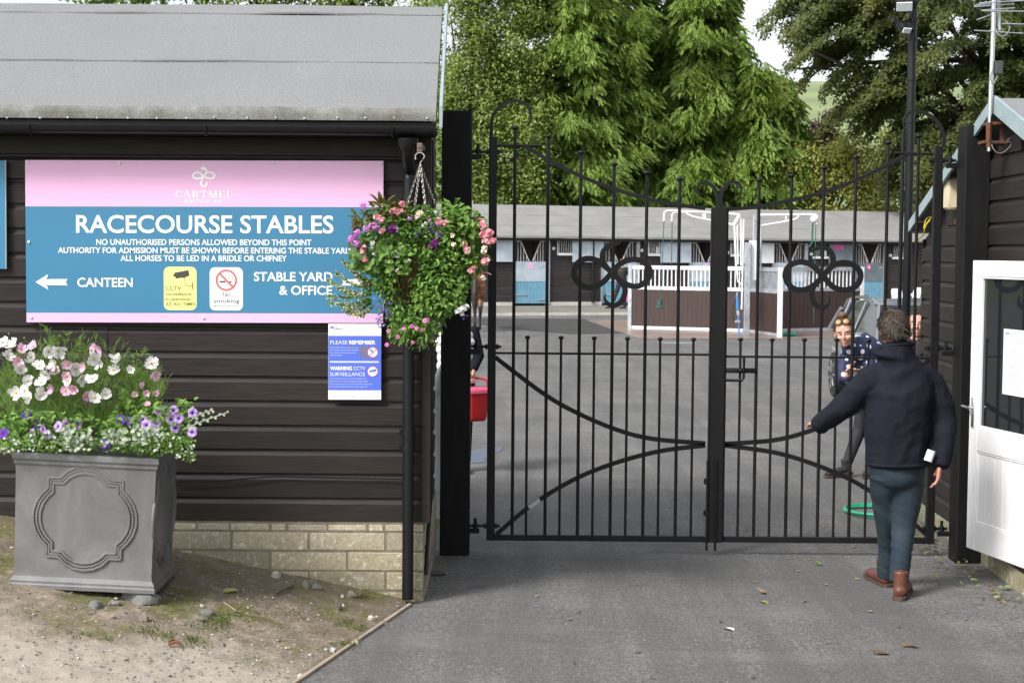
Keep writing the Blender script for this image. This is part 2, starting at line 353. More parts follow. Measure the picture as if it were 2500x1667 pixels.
M['pinkhot'] = pm('pink_plastic', (.75, .10, .38), (.68, .09, .34), 4, .4)
M['redp'] = pm('red_plastic', (.50, .018, .025), (.40, .014, .02), 4, .35)
M['redlid'] = pm('pink_red_lid', (.72, .10, .16), (.62, .10, .22), 40, .45)
M['rubber'] = pm('black_rubber', (.012, .012, .012), (.02, .02, .02), 10, .8)
M['alloy'] = pm('alloy_rim', (.45, .46, .48), (.38, .39, .41), 5, .3, .8)
M['chrome'] = pm('polished_metal', (.62, .63, .65), (.55, .56, .58), 5, .18, .95)
M['brownboard'] = pm('brown_plastic_board', (.030, .0155, .0130), (.046, .025, .021), 4, .5, vec=(8, 8, .6))
M['teal'] = pm('teal_plastic', (.012, .10, .085), (.012, .08, .07), 5, .4)
M['greenhose'] = pm('green_hose', (.02, .42, .24), (.02, .34, .19), 5, .35)
M['bluep'] = pm('blue_plastic', (.03, .22, .55), (.03, .18, .45), 5, .4)
M['bark'] = pm('bark', (.05, .038, .028), (.09, .07, .05), 5, .95, 0, .6, 20, (1, 1, .3))
M['barkg'] = pm('grey_bark', (.11, .09, .07), (.16, .13, .10), 5, .95)
M['hill'] = pm('hill_grass', (.20, .25, .115), (.13, .175, .075), .03, .95, lo=.4, hi=.7)
M['grassfar'] = pm('field_grass', (.08, .12, .03), (.06, .10, .025), .3, .95)
M['interior'] = pm('stable_interior', (.40, .34, .30), (.50, .44, .40), 1, .9)
M['stone'] = pm('grey_stone', (.19, .19, .175), (.13, .135, .125), 9, .85, 0, .4, 40)
M['stonew'] = pm('white_stone', (.46, .43, .38), (.36, .33, .29), 12, .9, 0, .3, 40)
M['stoneb'] = pm('brown_stone', (.23, .20, .165), (.17, .15, .125), 12, .9, 0, .3, 40)
M['wood'] = pm('weathered_timber', (.36, .29, .22), (.26, .21, .16), 5, .9, 0, .4, 40, (1, 1, 1))
M['paper'] = pm('paper', (.75, .76, .78), (.70, .71, .73), 5, .6)
M['moss'] = pm('coir_moss', (.085, .045, .02), (.16, .095, .045), 22, .95, 0, 1.0, 60, dist=.03)
M['stem'] = pm('green_stem', (.10, .17, .04), (.08, .13, .03), 10, .6)

def rawmesh(mb, vox=None, smooth_it=3, fn=None):   # voxel-union of overlapping lofts into one continuous surface
    me = bpy.data.meshes.new('tmp'); me.from_pydata([tuple(p) for p in mb.v], [], mb.f); me.update()
    o = bpy.data.objects.new('tmp', me); col.objects.link(o)
    bm = bmesh.new(); bm.from_mesh(me); bmesh.ops.recalc_face_normals(bm, faces=bm.faces); bm.to_mesh(me); bm.free()
    md = o.modifiers.new('r', 'REMESH'); md.mode = 'VOXEL'; md.voxel_size = vox; md.use_smooth_shade = True
    if smooth_it: s_ = o.modifiers.new('s', 'SMOOTH'); s_.factor = .5; s_.iterations = smooth_it
    dg = bpy.context.evaluated_depsgraph_get(); dg.update()
    m2 = bpy.data.meshes.new_from_object(o.evaluated_get(dg)); bpy.data.objects.remove(o); bpy.data.meshes.remove(me)
    if fn:
        ns = [v.normal.copy() for v in m2.vertices]
        for v, n in zip(m2.vertices, ns): v.co += fn(v.co, n)
        m2.update()
    return m2
def skinned(name, mb, mat_, parent, vox, smooth_it=3, fn=None, mfn=None):
    me = rawmesh(mb, vox, smooth_it, fn); me.name = name
    mats = mat_ if isinstance(mat_, (list, tuple)) else [mat_]
    me.materials.clear()
    for m in mats: me.materials.append(m)
    if mfn:
        for p in me.polygons: p.material_index = mfn(p.center)
    if parent is not None: me.transform(wm(parent).inverted())
    me.polygons.foreach_set('use_smooth', [True] * len(me.polygons)); me.update()
    o = bpy.data.objects.new(name, me); col.objects.link(o)
    if parent is not None: o.parent = parent
    return o
def limb(mb, pts, rs, side=None, n=14):        # tapered limb; rs: radius or (across, deep)
    pts = [V(p) for p in pts]; k = len(pts); vs = []; prev = None
    for i, p in enumerate(pts):
        t = (pts[min(i + 1, k - 1)] - pts[max(i - 1, 0)]).normalized()
        a = V(side) if side is not None else (prev if prev is not None else V((1, 0, 0)) if abs(t.x) < .8 else V((0, 1, 0)))
        a = (a - t * a.dot(t)); a = a.normalized() if a.length > 1e-4 else t.orthogonal().normalized(); prev = a; b = t.cross(a)
        ra, rb = rs[i] if isinstance(rs[i], (tuple, list)) else (rs[i], rs[i])
        vs += [p + a * ra * math.cos(2 * math.pi * j / n) + b * rb * math.sin(2 * math.pi * j / n) for j in range(n)]
    c0, c1 = len(vs), len(vs) + 1; t0 = (pts[0] - pts[1]).normalized(); t1 = (pts[-1] - pts[-2]).normalized()
    r0 = min(rs[0]) if isinstance(rs[0], (tuple, list)) else rs[0]; r1 = min(rs[-1]) if isinstance(rs[-1], (tuple, list)) else rs[-1]
    vs += [pts[0] + t0 * r0 * .5, pts[-1] + t1 * r1 * .5]
    fs = [(i * n + j, i * n + (j + 1) % n, (i + 1) * n + (j + 1) % n, (i + 1) * n + j) for i in range(k - 1) for j in range(n)]
    fs += [(c0, (j + 1) % n, j) for j in range(n)] + [(c1, (k - 1) * n + j, (k - 1) * n + (j + 1) % n) for j in range(n)]
    mb.add(vs, fs)

# lettering
_tc = {}
def glyphs(s, bold):
    k = (s, bold)
    if k not in _tc:
        cu = bpy.data.curves.new('t', 'FONT'); cu.body = s; cu.offset = bold; cu.resolution_u = 4
        o = bpy.data.objects.new('t', cu); me = o.to_mesh()
        vs = [v.co.copy() for v in me.vertices]; fs = [tuple(p.vertices) for p in me.polygons]
        o.to_mesh_clear(); bpy.data.objects.remove(o); bpy.data.curves.remove(cu)
        _tc[k] = (vs, fs)
    return _tc[k]
def textm(mb, fr, s, u0, u1, vb, cap, mi=0, bold=0.0, lift=.0):
    vs, fs = glyphs(s, bold); H = max(v.y for v in glyphs('H', 0)[0])
    x0 = min(v.x for v in vs); x1 = max(v.x for v in vs); kx = (u1 - u0) / (x1 - x0); ky = cap / H
    mb.add([fr(u0 + (v.x - x0) * kx, vb - v.y * ky, lift) for v in vs], fs, mi)
def frame(o, ex, n, s, u0, v0, slope=0.0):     # photo-pixel layout on a flat panel of the place
    o, ex, n = V(o), V(ex).normalized(), V(n).normalized()
    return lambda u, v, l=0.0: o + ex * ((u - u0) / s) + V((0, 0, -1)) * ((v - v0 - slope * (u - u0)) / s) + n * l
def rr(fr, u0, v0, u1, v1, r, l, k=6):
    pts = []
    for (cx, cy, a0) in ((u1 - r, v1 - r, 0), (u0 + r, v1 - r, 90), (u0 + r, v0 + r, 180), (u1 - r, v0 + r, 270)):
        pts += [fr(cx + r * math.cos(R(a0 + 90 * i / k)), cy + r * math.sin(R(a0 + 90 * i / k)), l) for i in range(k + 1)]
    return pts
def poly(mb, pts, mi=0): mb.add(pts, [tuple(range(len(pts)))], mi)
def quadp(mb, fr, u0, v0, u1, v1, l, mi=0): poly(mb, [fr(u0, v1, l), fr(u1, v1, l), fr(u1, v0, l), fr(u0, v0, l)], mi)
_eps = [0]
def stroke(mb, fr, uv, wd, l, mi=0, n=5, th=.0004):
    _eps[0] = (_eps[0] + 1) % 12; l += _eps[0] * 3e-5
    ps = catmull([V((a, b, 0)) for a, b in uv], n) if n > 1 else [V((a, b, 0)) for a, b in uv]
    nrm = fr(0, 0, 1) - fr(0, 0, 0); s_ = (fr(1, 0, 0) - fr(0, 0, 0)).length
    ws = [x * s_ for x in lerpl(wd, len(ps))] if isinstance(wd, (list, tuple)) else wd * s_
    mb.ribbon([fr(p.x, p.y, l + 8e-4 * i / len(ps) if len(ps) > 60 else l) for i, p in enumerate(ps)], ws, nrm, th, mi)
def ring(mb, fr, cu, cv, r, wd, l, mi=0, k=28):
    a = [fr(cu + (r - wd / 2) * math.cos(2 * math.pi * i / k), cv + (r - wd / 2) * math.sin(2 * math.pi * i / k), l) for i in range(k)]
    b = [fr(cu + (r + wd / 2) * math.cos(2 * math.pi * i / k), cv + (r + wd / 2) * math.sin(2 * math.pi * i / k), l) for i in range(k)]
    mb.add(a + b, [(i, (i + 1) % k, k + (i + 1) % k, k + i) for i in range(k)], mi)

def clad(mb, A, B, z0, z1, pitch, n, rg, split=True, out=.0):    # shiplap boards from plan point A to B, outward normal n
    A, B, n = V((*A, 0)), V((*B, 0)), V((*n, 0)); L = (B - A).length; u = (B - A) / L
    prof = [(.0, .0), (.0, .004), (.004, .72), (-.004, .80), (-.014, .88), (-.016, .985)]
    z = z0
    while z < z1 - .01:
        h = min(pitch, z1 - z); cuts = [0, L]
        if split and rg.random() < .55: cuts = [0, rg.uniform(.15, .85) * L, L]
        for a, b in zip(cuts[:-1], cuts[1:]):
            j = rg.uniform(-.0015, .0015) + out; a2 = a + (.0015 if a > 0 else 0); b2 = b - (.0015 if b < L else 0); vs = []
            for s_ in (a2, b2):
                p = A + u * s_
                for (o_, t) in prof: vs.append(p + n * (o_ + j) + V((0, 0, z + t * h)))
                vs.append(p + n * (j - .03) + V((0, 0, z))); vs.append(p + n * (j - .03) + V((0, 0, z + h * .985)))
            k = len(prof); m = k + 2
            fs = [(i, m + i, m + i + 1, i + 1) for i in range(k - 1)] + [(k, m + k, m, 0), (k - 1, m + k - 1, m + k + 1, k + 1), tuple([k] + list(range(k)) + [k + 1])[::1], tuple([m + k + 1] + [m + i for i in range(k - 1, -1, -1)] + [m + k])]
            mb.add(vs, fs)
        z += pitch
# ================================================================ the setting: ground, driveway, yard, bank, hill
m = MB(); m.add([(-2500, -300, -.12), (2500, -300, -.12), (2500, 3500, -.12), (-2500, 3500, -.12)], [(0, 1, 2, 3)])
tag(m.build('ground', M['grassfar']), kind='structure')
EDGE = [(-1.95, 4.0), (-1.36, 6.4), (-1.0, 7.73), (-.59, 9.31), (-.55, 9.44)]
def edge_x(y):
    for (x0, y0), (x1, y1) in zip(EDGE[:-1], EDGE[1:]):
        if y <= y1: return x0 + (x1 - x0) * (y - y0) / (y1 - y0)
    return EDGE[-1][0]
m = MB(); pts = [(x, y, 0) for x, y in EDGE] + [(-.55, 14.2, 0), (-40, 14.2, 0), (-40, 80, 0), (60, 80, 0), (60, 4, 0)]
m.add(pts, [tuple(range(len(pts)))]); tag(m.build('driveway', M['tarmac']), kind='structure')
def bank_z(x, y):
    d = max(0.0, edge_x(y) - x); s = .10 + .07 * min(1, max(0, (y - 6.6) / 1.8)) + .04 * min(1, max(0, y - 8.4))
    z = s * d if d < 2.2 else s * (2.2 + (d - 2.2) * .7)
    return z - .01 * max(0, 1 - d / .05) + .012 * min(1, d * 4) * (noise.noise(V((x * 5, y * 5, 0))) + .6 * noise.noise(V((x * 14, y * 14, 3))) + .35 * noise.noise(V((x * 40, y * 40, 7))))
m = MB(); NX, NY = 230, 150; ys = [5.6 + (9.75 - 5.6) * i / NY for i in range(NY + 1)]
vs = []; fs = []
for i, y in enumerate(ys):
    ex = edge_x(min(y, 9.44)) - .012
    for j in range(NX + 1):
        t = j / NX; x = ex - 4.6 * t * (0.55 + .45 * t); vs.append((x, y, bank_z(x, min(y, 9.44)) if j else -.03))
for i in range(NY):
    for j in range(NX): a = i * (NX + 1) + j; fs.append((a, a + NX + 1, a + NX + 2, a + 1))
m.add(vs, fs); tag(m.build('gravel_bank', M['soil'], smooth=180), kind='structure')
m = MB()
for (x0, y0), (x1, y1) in zip(EDGE[:-2], EDGE[1:-1]):
    a, b = V((x0, y0, .0)), V((x1, y1, .0)); d = (b - a).normalized(); s_ = V((d.y, -d.x, 0)) * .011
    m.add([p + o_ for p in (a, b - d * .003) for o_ in (-s_ + V((0, 0, -.05)), s_ + V((0, 0, -.05)), s_ + V((0, 0, .014)), -s_ + V((0, 0, .014)))], [(0, 1, 2, 3), (7, 6, 5, 4), (0, 4, 5, 1), (1, 5, 6, 2), (2, 6, 7, 3), (3, 7, 4, 0)])
tag(m.build('timber_edging', M['wood']), 'thin weathered timber edging strip between the gravel and the tarmac', 'edging')
# yard: darker strip of tarmac, walkway in front of the stables, wet wash slab, kerb
def sheet(name, npts, z, mt):
    m = MB(); m.add([G(a, b, z) for a, b in npts], [tuple(range(len(npts)))[::-1]]); return tag(m.build(name, mt), kind='structure')
sheet('dark_tarmac_strip', [(1150, 776), (1420, 778), (1480, 783), (1530, 796), (1600, 812), (1400, 816), (1300, 808), (1150, 790)], .004, M['tarmacdark'])
sheet('wash_slab', [(1430, 781), (1560, 781), (2300, 781), (2300, 818), (1905, 827), (1560, 826), (1500, 806)], .008, M['slab'])
m = MB(); A = W(1100, 740, 59.2); Bv = W(2300, 740, 66.2); A.z = Bv.z = 0
d = (Bv - A).normalized(); nn = V((d.y, -d.x, 0))
m.add([A + nn * .25 - d * 12, Bv + nn * .25 + d * 6, Bv + nn * 8.2 + d * 6, A + nn * 8.2 - d * 12], [(0, 3, 2, 1)])
for v in m.v: v.z = .02
tag(m.build('stable_walkway', M['apron']), kind='structure')
m = MB(); 
for k in range(14):
    a = A + nn * 8.25 + d * (k * 2.0 - 8); m.box(a + d * 1 + V((0, 0, .03)), (1.985, .14, .1), rot=Matrix.Rotation(math.atan2(d.y, d.x), 3, 'Z'))
tag(m.build('stable_kerb', M['kerbw']), kind='structure')
sheet('blue_paint_mark', [(1143, 1100), (1190, 1092), (1228, 1090), (1222, 1101), (1192, 1110), (1182, 1128), (1140, 1132)], .004, M['bluestain'])
# distant hill
m = MB(); vs = []; NXh, NYh = 90, 20
for j in range(NYh + 1):
    for i in range(NXh + 1):
        x = -500 + 1500 * i / NXh; t = j / NYh; y = 500 + 700 * t
        h = (122 - .035 * (x - 150)) * (math.sin(min(1, t * 1.05) * math.pi / 2)) ** 1.2 + 5 * noise.noise(V((x / 120, y / 120, 0))) * t
        vs.append((x, y, h - 2))
m.add(vs, [(j * (NXh + 1) + i, j * (NXh + 1) + i + 1, (j + 1) * (NXh + 1) + i + 1, (j + 1) * (NXh + 1) + i) for j in range(NYh) for i in range(NXh)])
tag(m.build('hill', M['hill'], smooth=180), kind='structure')

# ================================================================ left timber building
WY = 9.42; WX1 = W(1040, 900, WY).x; WX0 = -6.2; EY = 10.5
bl = thing('timber_building', 'dark stained weatherboard building with grey felt roof and block plinth, carrying the large sign', 'building', ((WX0 + WX1) / 2, (WY + EY) / 2, 0))
rg = random.Random(3)
ZB = .478; ZE = 2.86
m = MB(); clad(m, (WX0, WY), (WX1, WY), ZB, ZE, .1445, (0, -1), rg)
clad(m, (WX1, WY + .02), (WX1, EY), ZB, ZE + .1, .1445, (1, 0), rg)
m.add([(WX1 - .03, WY, ZE), (WX1 - .03, EY, ZE), (WX1 - .03, EY, ZE + .42 * (EY - WY))], [(0, 1, 2)]); m.add([(WX0, EY, 0), (WX1 - .03, EY, 0), (WX1 - .03, EY, ZE + .42 * (EY - WY)), (WX0, EY, ZE + .42 * (EY - WY))], [(0, 1, 2, 3)])
m.add([(WX0, WY + .04, 0), (WX1 - .035, WY + .04, 0), (WX1 - .035, WY + .04, ZE), (WX0, WY + .04, ZE)], [(0, 1, 2, 3)])
m.add([(WX1 - .035, WY + .04, 0), (WX1 - .035, EY, 0), (WX1 - .035, EY, ZE), (WX1 - .035, WY + .04, ZE)], [(0, 1, 2, 3)])
m.build('weatherboard_wall', M['board'], bl, 20)
m = MB(); m.boxab((WX1 - .02, WY - .022, ZB), (WX1 + .028, WY + .03, ZE)); m.build('corner_board', M['board'], bl)
# plinth of lightweight blocks
m = MB(); z = ZB - .012; row = 0; hs_ = [.05, .118, .118, .118, .118]
for h in hs_:
    x = WX1 - .005 - (0 if row % 2 == 0 else .23)
    first = True
    while x > WX0:
        wv = (.46 if row else rg.choice([.1, .16, .2, .24])) if not (first and row % 2) else .46
        xr = WX1 - .005 if first else x; xl = (xr - (.23 if (first and row % 2) else wv)); first = False
        m.bbox(((xr + xl) / 2, WY + .075 + rg.uniform(-.002, .002), z - h / 2), (xr - xl - .009 - rg.uniform(0, .006), .15, h - .009 - rg.uniform(0, .005)), .004)
        x = xl
        if x < -4.5: break
    z -= h; row += 1
y = WY + .16
while y < EY:
    zz = ZB - .012
    for h in hs_: m.bbox((WX1 - .075, y + .22, zz - h / 2), (.14, .43, h - .012), .006); zz -= h
    y += .44
m.build('block_plinth', M['block'], bl)
m = MB(); m.boxab((WX0, WY + .003, -.1), (WX1 - .012, WY + .06, ZB)); m.boxab((WX1 - .07, WY + .062, -.1), (WX1 - .012, EY, ZB)); m.build('mortar', M['mortar'], bl)
# felt roof
RYe, RZe = 9.24, 2.905; RYr = 11.55; RZr = W(500, 16, RYr).z; rx1 = W(1078, 295, 9.24).x - .012
sl_ = (RZr - RZe) / (RYr - RYe)
SK = -.030
def sk(y): return SK * (y - 9.24)
def strip(m, y0, y1, lift0, lift1, x0=WX0, x1=rx1 - .02, nx=120, seed=0):
    vs = []; ny = 8
    for j in range(ny + 1):
        for i in range(nx + 1):
            t = j / ny; y = y0 + (y1 - y0) * t; x = x0 + (x1 + sk(y) - x0) * i / nx
            wv = .010 * noise.noise(V((x * 1.1, y * 2.2, seed))) + .006 * noise.noise(V((x * 3.1 + y * 2, y * 1.7, seed + 4)))
            if j == 0: wv += .004 * noise.noise(V((x * 4, 0, seed)))
            vs.append((x, y + (.010 * noise.noise(V((x * 1.5, seed, 9))) if j == 0 else 0), RZe + sl_ * (y - RYe) + lift0 + (lift1 - lift0) * t + wv))
    m.add(vs, [(j * (nx + 1) + i, j * (nx + 1) + i + 1, (j + 1) * (nx + 1) + i + 1, (j + 1) * (nx + 1) + i) for j in range(ny) for i in range(nx)])
    m.add([vs[i] for i in range(nx + 1)] + [(vs[i][0], vs[i][1] + .002, vs[i][2] - .012) for i in range(nx + 1)], [(i, nx + 1 + i, nx + 2 + i, i + 1) for i in range(nx)])
def roof_y(ny):        # roof depth seen at photo row ny
    d = ray(500, ny); return (RZe - sl_ * RYe - CAMZ) / (d.z / d.y - sl_)
m = MB(); s1, s2 = roof_y(153), roof_y(37.5)
strip(m, RYe + .02, s1 + .1, .0, .0, seed=1); strip(m, s1, s2 + .1, .013, .004, seed=2); strip(m, s2, RYr, .017, .010, seed=3)
m.add([(WX0, RYr, RZr + .01), (rx1 - .02 + sk(RYr), RYr, RZr + .01), (rx1 - .02 + sk(RYr), RYr + .01, RZr - .09), (WX0, RYr + .01, RZr - .09)], [(0, 1, 2, 3)])
m.add([(WX0, RYe + .03, RZe - .07), (rx1 - .02, RYe + .03, RZe - .07), (rx1 - .02 + sk(RYr), RYr + .009, RZr - .09), (WX0, RYr + .009, RZr - .09)], [(3, 2, 1, 0)])
roof = m.build('felt_roof', M['felt'], bl, 30)
m = MB(); nx = 160; prof = [(.035, .012), (.012, .006), (-.004, -.012), (-.010, -.032), (-.008, -.066), (.0, -.068)]; vs = []
for i in range(nx + 1):
    x = WX0 + (rx1 - .02 - WX0) * i / nx; q = .006 * noise.noise(V((x * 2.3, 5, 1))) + .003 * noise.noise(V((x * 7, 5, 1)))
    vs += [(x, RYe + a + q, RZe + b_ + (q if b_ > -.05 else 0)) for a, b_ in prof]
k = len(prof); m.add(vs, [(i * k + j, i * k + j + 1, i * k + k + j + 1, i * k + k + j) for i in range(nx) for j in range(k - 1)])
m.build('eaves_felt', M['feltlip'], roof, 60)
m = MB()
for i in range(15): m.ball(W(20 + i * 73 + rg.uniform(-8, 8), 288 + rg.uniform(-1, 2), RYe - .012), (.006, .004, .006), 8); m.build('clout_nail', M['galv'], roof); m = MB()
for v_, yv in ((153, .0), (37.5, .0)):
    for i in range(14): 
        px = 10 + i * 80 + rg.uniform(-15, 15); yy = roof_y(v_ - 1.0); m = MB(); m.ball(W(px, v_ - 1.5, yy - .005), (.006, .005, .004), 8); m.build('clout_nail', M['galv'], roof)
m = MB(); a = V((rx1, RYe - .03, RZe - .105)); b_ = V((rx1 + sk(RYr), RYr, RZr - .09))
m.prism([a, b_, b_ + V((0, 0, .125)), a + V((0, 0, .125))], (.018, 0, 0))
for v in m.v:
    if v.x > rx1 + .01: v.x += .0
m.build('barge_board', M['paleblue'], bl)
m = MB(); m.boxab((WX0, RYe + .012, 2.745), (rx1 - .024, RYe + .03, 2.83)); m.boxab((WX0, RYe + .035, 2.800), (rx1 - .024, WY + .03, 2.815)); m.build('fascia', M['black'], bl)
# gutter, brackets, downpipe
gz = 2.795; gy = RYe - .04
m = MB(); gp = [(.046 * math.cos(R(a)), .046 * math.sin(R(a))) for a in range(180, 361, 20)]
x0g, x1g = WX0, WX1 + .07; vs = []
for x in (x0g, x1g):
    vs += [(x, gy + a, gz + b2) for a, b2 in gp]
    vs += [(x, gy + a * .92, gz + b2 * .92) for a, b2 in gp]
k = len(gp); m.add(vs, [(i, i + 1, 2 * k + i + 1, 2 * k + i) for i in range(k - 1)] + [(k + i, 3 * k + i, 3 * k + i + 1, k + i + 1) for i in range(k - 1)] + [(0, 2 * k, 3 * k, k), (k - 1, 2 * k - 1, 4 * k - 1, 3 * k - 1)])
m.add([(x1g, gy + a, gz + b2) for a, b2 in gp], [tuple(range(k))])
gut = m.build('gutter', M['blackp'], bl, 40)
for px in (76, 505, 960, 1062):
    x = W(px, 310, 9.2).x; m = MB()
    m.tube([(x, gy + .05 * math.cos(R(a)), gz + .05 * math.sin(R(a))) for a in range(175, 366, 15)], .007 if px < 900 else .009, 6); m.build('gutter_bracket', M['blackp'], gut, 40)
dpx = W(998, 900, WY - .06).x; DPY = WY - .075
m = MB(); m.lathe((dpx, gy, gz - .06), [(.062, 0), (.058, -.03), (.042, -.06), (.036, -.07)], 16)
m.tube([(dpx, gy, gz - .11), (dpx, gy + .01, gz - .16), (dpx, DPY, gz - .24), (dpx, DPY, gz - .3)], .034, 14)
m.tube([(dpx, DPY, gz - .28), (dpx, DPY, .03)], .034, 16)
dp = m.build('downpipe', M['blackp'], bl, 40)
for zc in (.93, 1.02, 2.40):
    m = MB(); m.tube([(dpx, DPY, zc - .025), (dpx, DPY, zc + .025)], .0385, 16); m.boxab((dpx - .055, DPY + .02, zc - .015), (dpx + .055, DPY + .036, zc + .015))
    for s_ in (-1, 1): m.ball((dpx + s_ * .047, DPY + .015, zc), .006, 6)
    m.build('pipe_clip', M['blackp'], dp, 40)
# conduit on the end wall and slack cable
m = MB(); 
m.tube([W(1057, 345, 9.62), W(1054, 700, 9.62), W(1053, 1010, 9.60), W(1052, 1215, 9.6), W(1043, 1330, 9.6), W(1040, 1403, 9.55)], .012, 8)
m.tube([W(1040, 345, 9.47), W(1038, 700, 9.47), W(1036, 1200, 9.47)], .010, 8)
for ny in (640, 870, 1040, 1196): m.ball(W(1054, ny, 9.61), .017, 8)
m.build('conduit', M['blackp'], bl, 40)
m = MB(); m.tube(catmull([W(430, 1176, WY - .03), W(520, 1174, WY - .028), W(600, 1168, WY - .03), W(680, 1163, WY - .022), W(760, 1165, WY - .026), W(900, 1168, WY - .024), W(990, 1170, WY - .024)], 6), .0042, 5); m.build('cable', M['blackp'], bl, 60)
# plate lying at the foot of the conduit
m = MB(); p = G(1065, 1403, .0); m.bbox(p + V((0, 0, .012)), (.11, .07, .022), .006, rot=Matrix.Rotation(.25, 3, 'Z')); tag(m.build('metal_plate', M['dgrey']), 'small dark metal plate lying on the tarmac at the foot of the conduit', 'plate')
# white waste pipe behind the left gate post
m = MB(); pp = [W(1070, 1262, 12.4), W(1071, 1000, 12.4), W(1073, 950, 12.38), W(1081, 915, 12.35), W(1096, 893, 12.3), W(1125, 880, 12.3)]
pp = catmull(pp, 5); pp[0].z = .0; m.tube(pp, .055, 16)
pr = tag(m.build('drain_pipe', M['whitewall'], None, 50), 'white plastic drain pipe rising behind the black gate post left of the gate', 'pipe')
for ny in (1008, 1058, 1196): c = W(1071, ny, 12.4); m = MB(); m.tube([c - V((0, 0, .012)), c + V((0, 0, .012))], .058, 16); m.build('pipe_ring', M['whitewall'], pr, 50)

# ================================================================ signs on the front wall
SS = FPX / 9.385
SO = W(61, 391, 9.385); fr = frame(SO, (1, 0, 0), (0, -1, 0), SS, 61, 391, .0055)
sg = thing('racecourse_sign', 'large pink and blue RACECOURSE STABLES sign on the dark boarded wall', 'sign', fr(496, 590))
m = MB()
def band(v0, v1, d0, d1, mi):
    for l, rev in ((0, 0),):
        a = [fr(61, v1, l), fr(932, v1, l), fr(932, v0, l), fr(61, v0, l)]; m.prism(a, (0, .006, 0), mi)
band(391, 503, 0, 0, 0); band(503, 762, 0, 0, 1); band(762, 785, 0, 0, 0)
m.build('panel', [M['pink'], M['signblue']], sg)
L = .0015
m = MB(); textm(m, fr, 'RACECOURSE STABLES', 184, 811, 567 - 4 + 3, 41, bold=.016, lift=L); m.build('lettering', M['ink'], sg)
m = MB(); textm(m, fr, 'NO UNAUTHORISED PERSONS ALLOWED BEYOND THIS POINT', 233, 757, 596, 13.5, bold=.016, lift=L); m.build('lettering', M['ink'], sg)
m = MB(); textm(m, fr, 'AUTHORITY FOR ADMISSION MUST BE SHOWN BEFORE ENTERING THE STABLE YARD', 139.5, 853, 616, 13.5, bold=.016, lift=L); m.build('lettering', M['ink'], sg)
m = MB(); textm(m, fr, 'ALL HORSES TO BE LED IN A BRIDLE OR CHIFNEY', 292, 697, 635, 13.5, bold=.016, lift=L); m.build('lettering', M['ink'], sg)
m = MB(); textm(m, fr, 'CANTEEN', 186, 321, 698, 21, bold=.018, lift=L); m.build('lettering', M['ink'], sg)
m = MB(); textm(m, fr, 'STABLE YARD', 617, 809, 683, 21, bold=.018, lift=L); m.build('lettering', M['ink'], sg)
m = MB(); textm(m, fr, '& OFFICE', 679, 808, 716, 21, bold=.018, lift=L); m.build('lettering', M['ink'], sg)

AR = [(84, 687), (115, 668), (111.5, 680), (162.5, 679.5), (157.5, 687), (162.5, 695), (111.5, 694), (115.5, 705.5)]
for flip in (0, 1):
    m = MB(); pts = [fr((993 - u) if flip else u, v - (1 if flip else 0), L) for u, v in AR]; c = [fr((993 - u) if flip else u, v, L) for u, v in ((111.5, 687),)]
    pts = pts if not flip else pts
    n = len(pts); m.add(pts + c, [(i, (i + 1) % n, n) for i in range(n)]); m.build('arrow', M['ink'], sg)
# emblem: crowned looped snake, and serif capitals
def E(x, y): return (380 + x / 9.046, 380 + y / 9.046)
m = MB(); Z9 = 9.046
stroke(m, fr, [E(1095, 560), E(1110, 600), E(1095, 650), E(1050, 668), E(1005, 645), E(990, 600), E(1000, 540), E(1020, 490), E(1060, 430), E(1100, 385), E(1150, 367), E(1200, 366), E(1255, 385), E(1283, 430), E(1258, 478), E(1200, 500), E(1130, 490), E(1060, 455), E(1000, 410), E(950, 375), E(890, 365), E(835, 385), E(808, 435), E(835, 480), E(890, 500), E(950, 495), E(1010, 470), E(1060, 425), E(1095, 380), E(1108, 330), E(1085, 280), E(1045, 262)], [v / Z9 for v in (14, 30, 40, 44, 46, 46, 44, 44, 46, 46, 46, 46, 46, 46, 46, 44, 44, 44, 46, 46, 46, 46, 46, 46, 46, 44, 44, 44, 44, 46, 50, 56)], L, n=4)
poly(m, [fr(*E(a, b), L) for a, b in ((975, 262), (1010, 245), (1060, 238), (1100, 262), (1075, 300), (1020, 316), (978, 312), (1010, 296), (975, 290))][::-1])
for q in ([(1000, 192), (1022, 238), (1034, 238)], [(1028, 200), (1022, 238), (1045, 238)], [(1048, 182), (1030, 238), (1064, 238)], [(1066, 200), (1048, 238), (1072, 238)], [(1094, 192), (1060, 238), (1072, 238)]): poly(m, [fr(*E(a, b), L + .0002) for a, b in q])
SER = {'C': [('a', .95, .22, 0, 0)], }
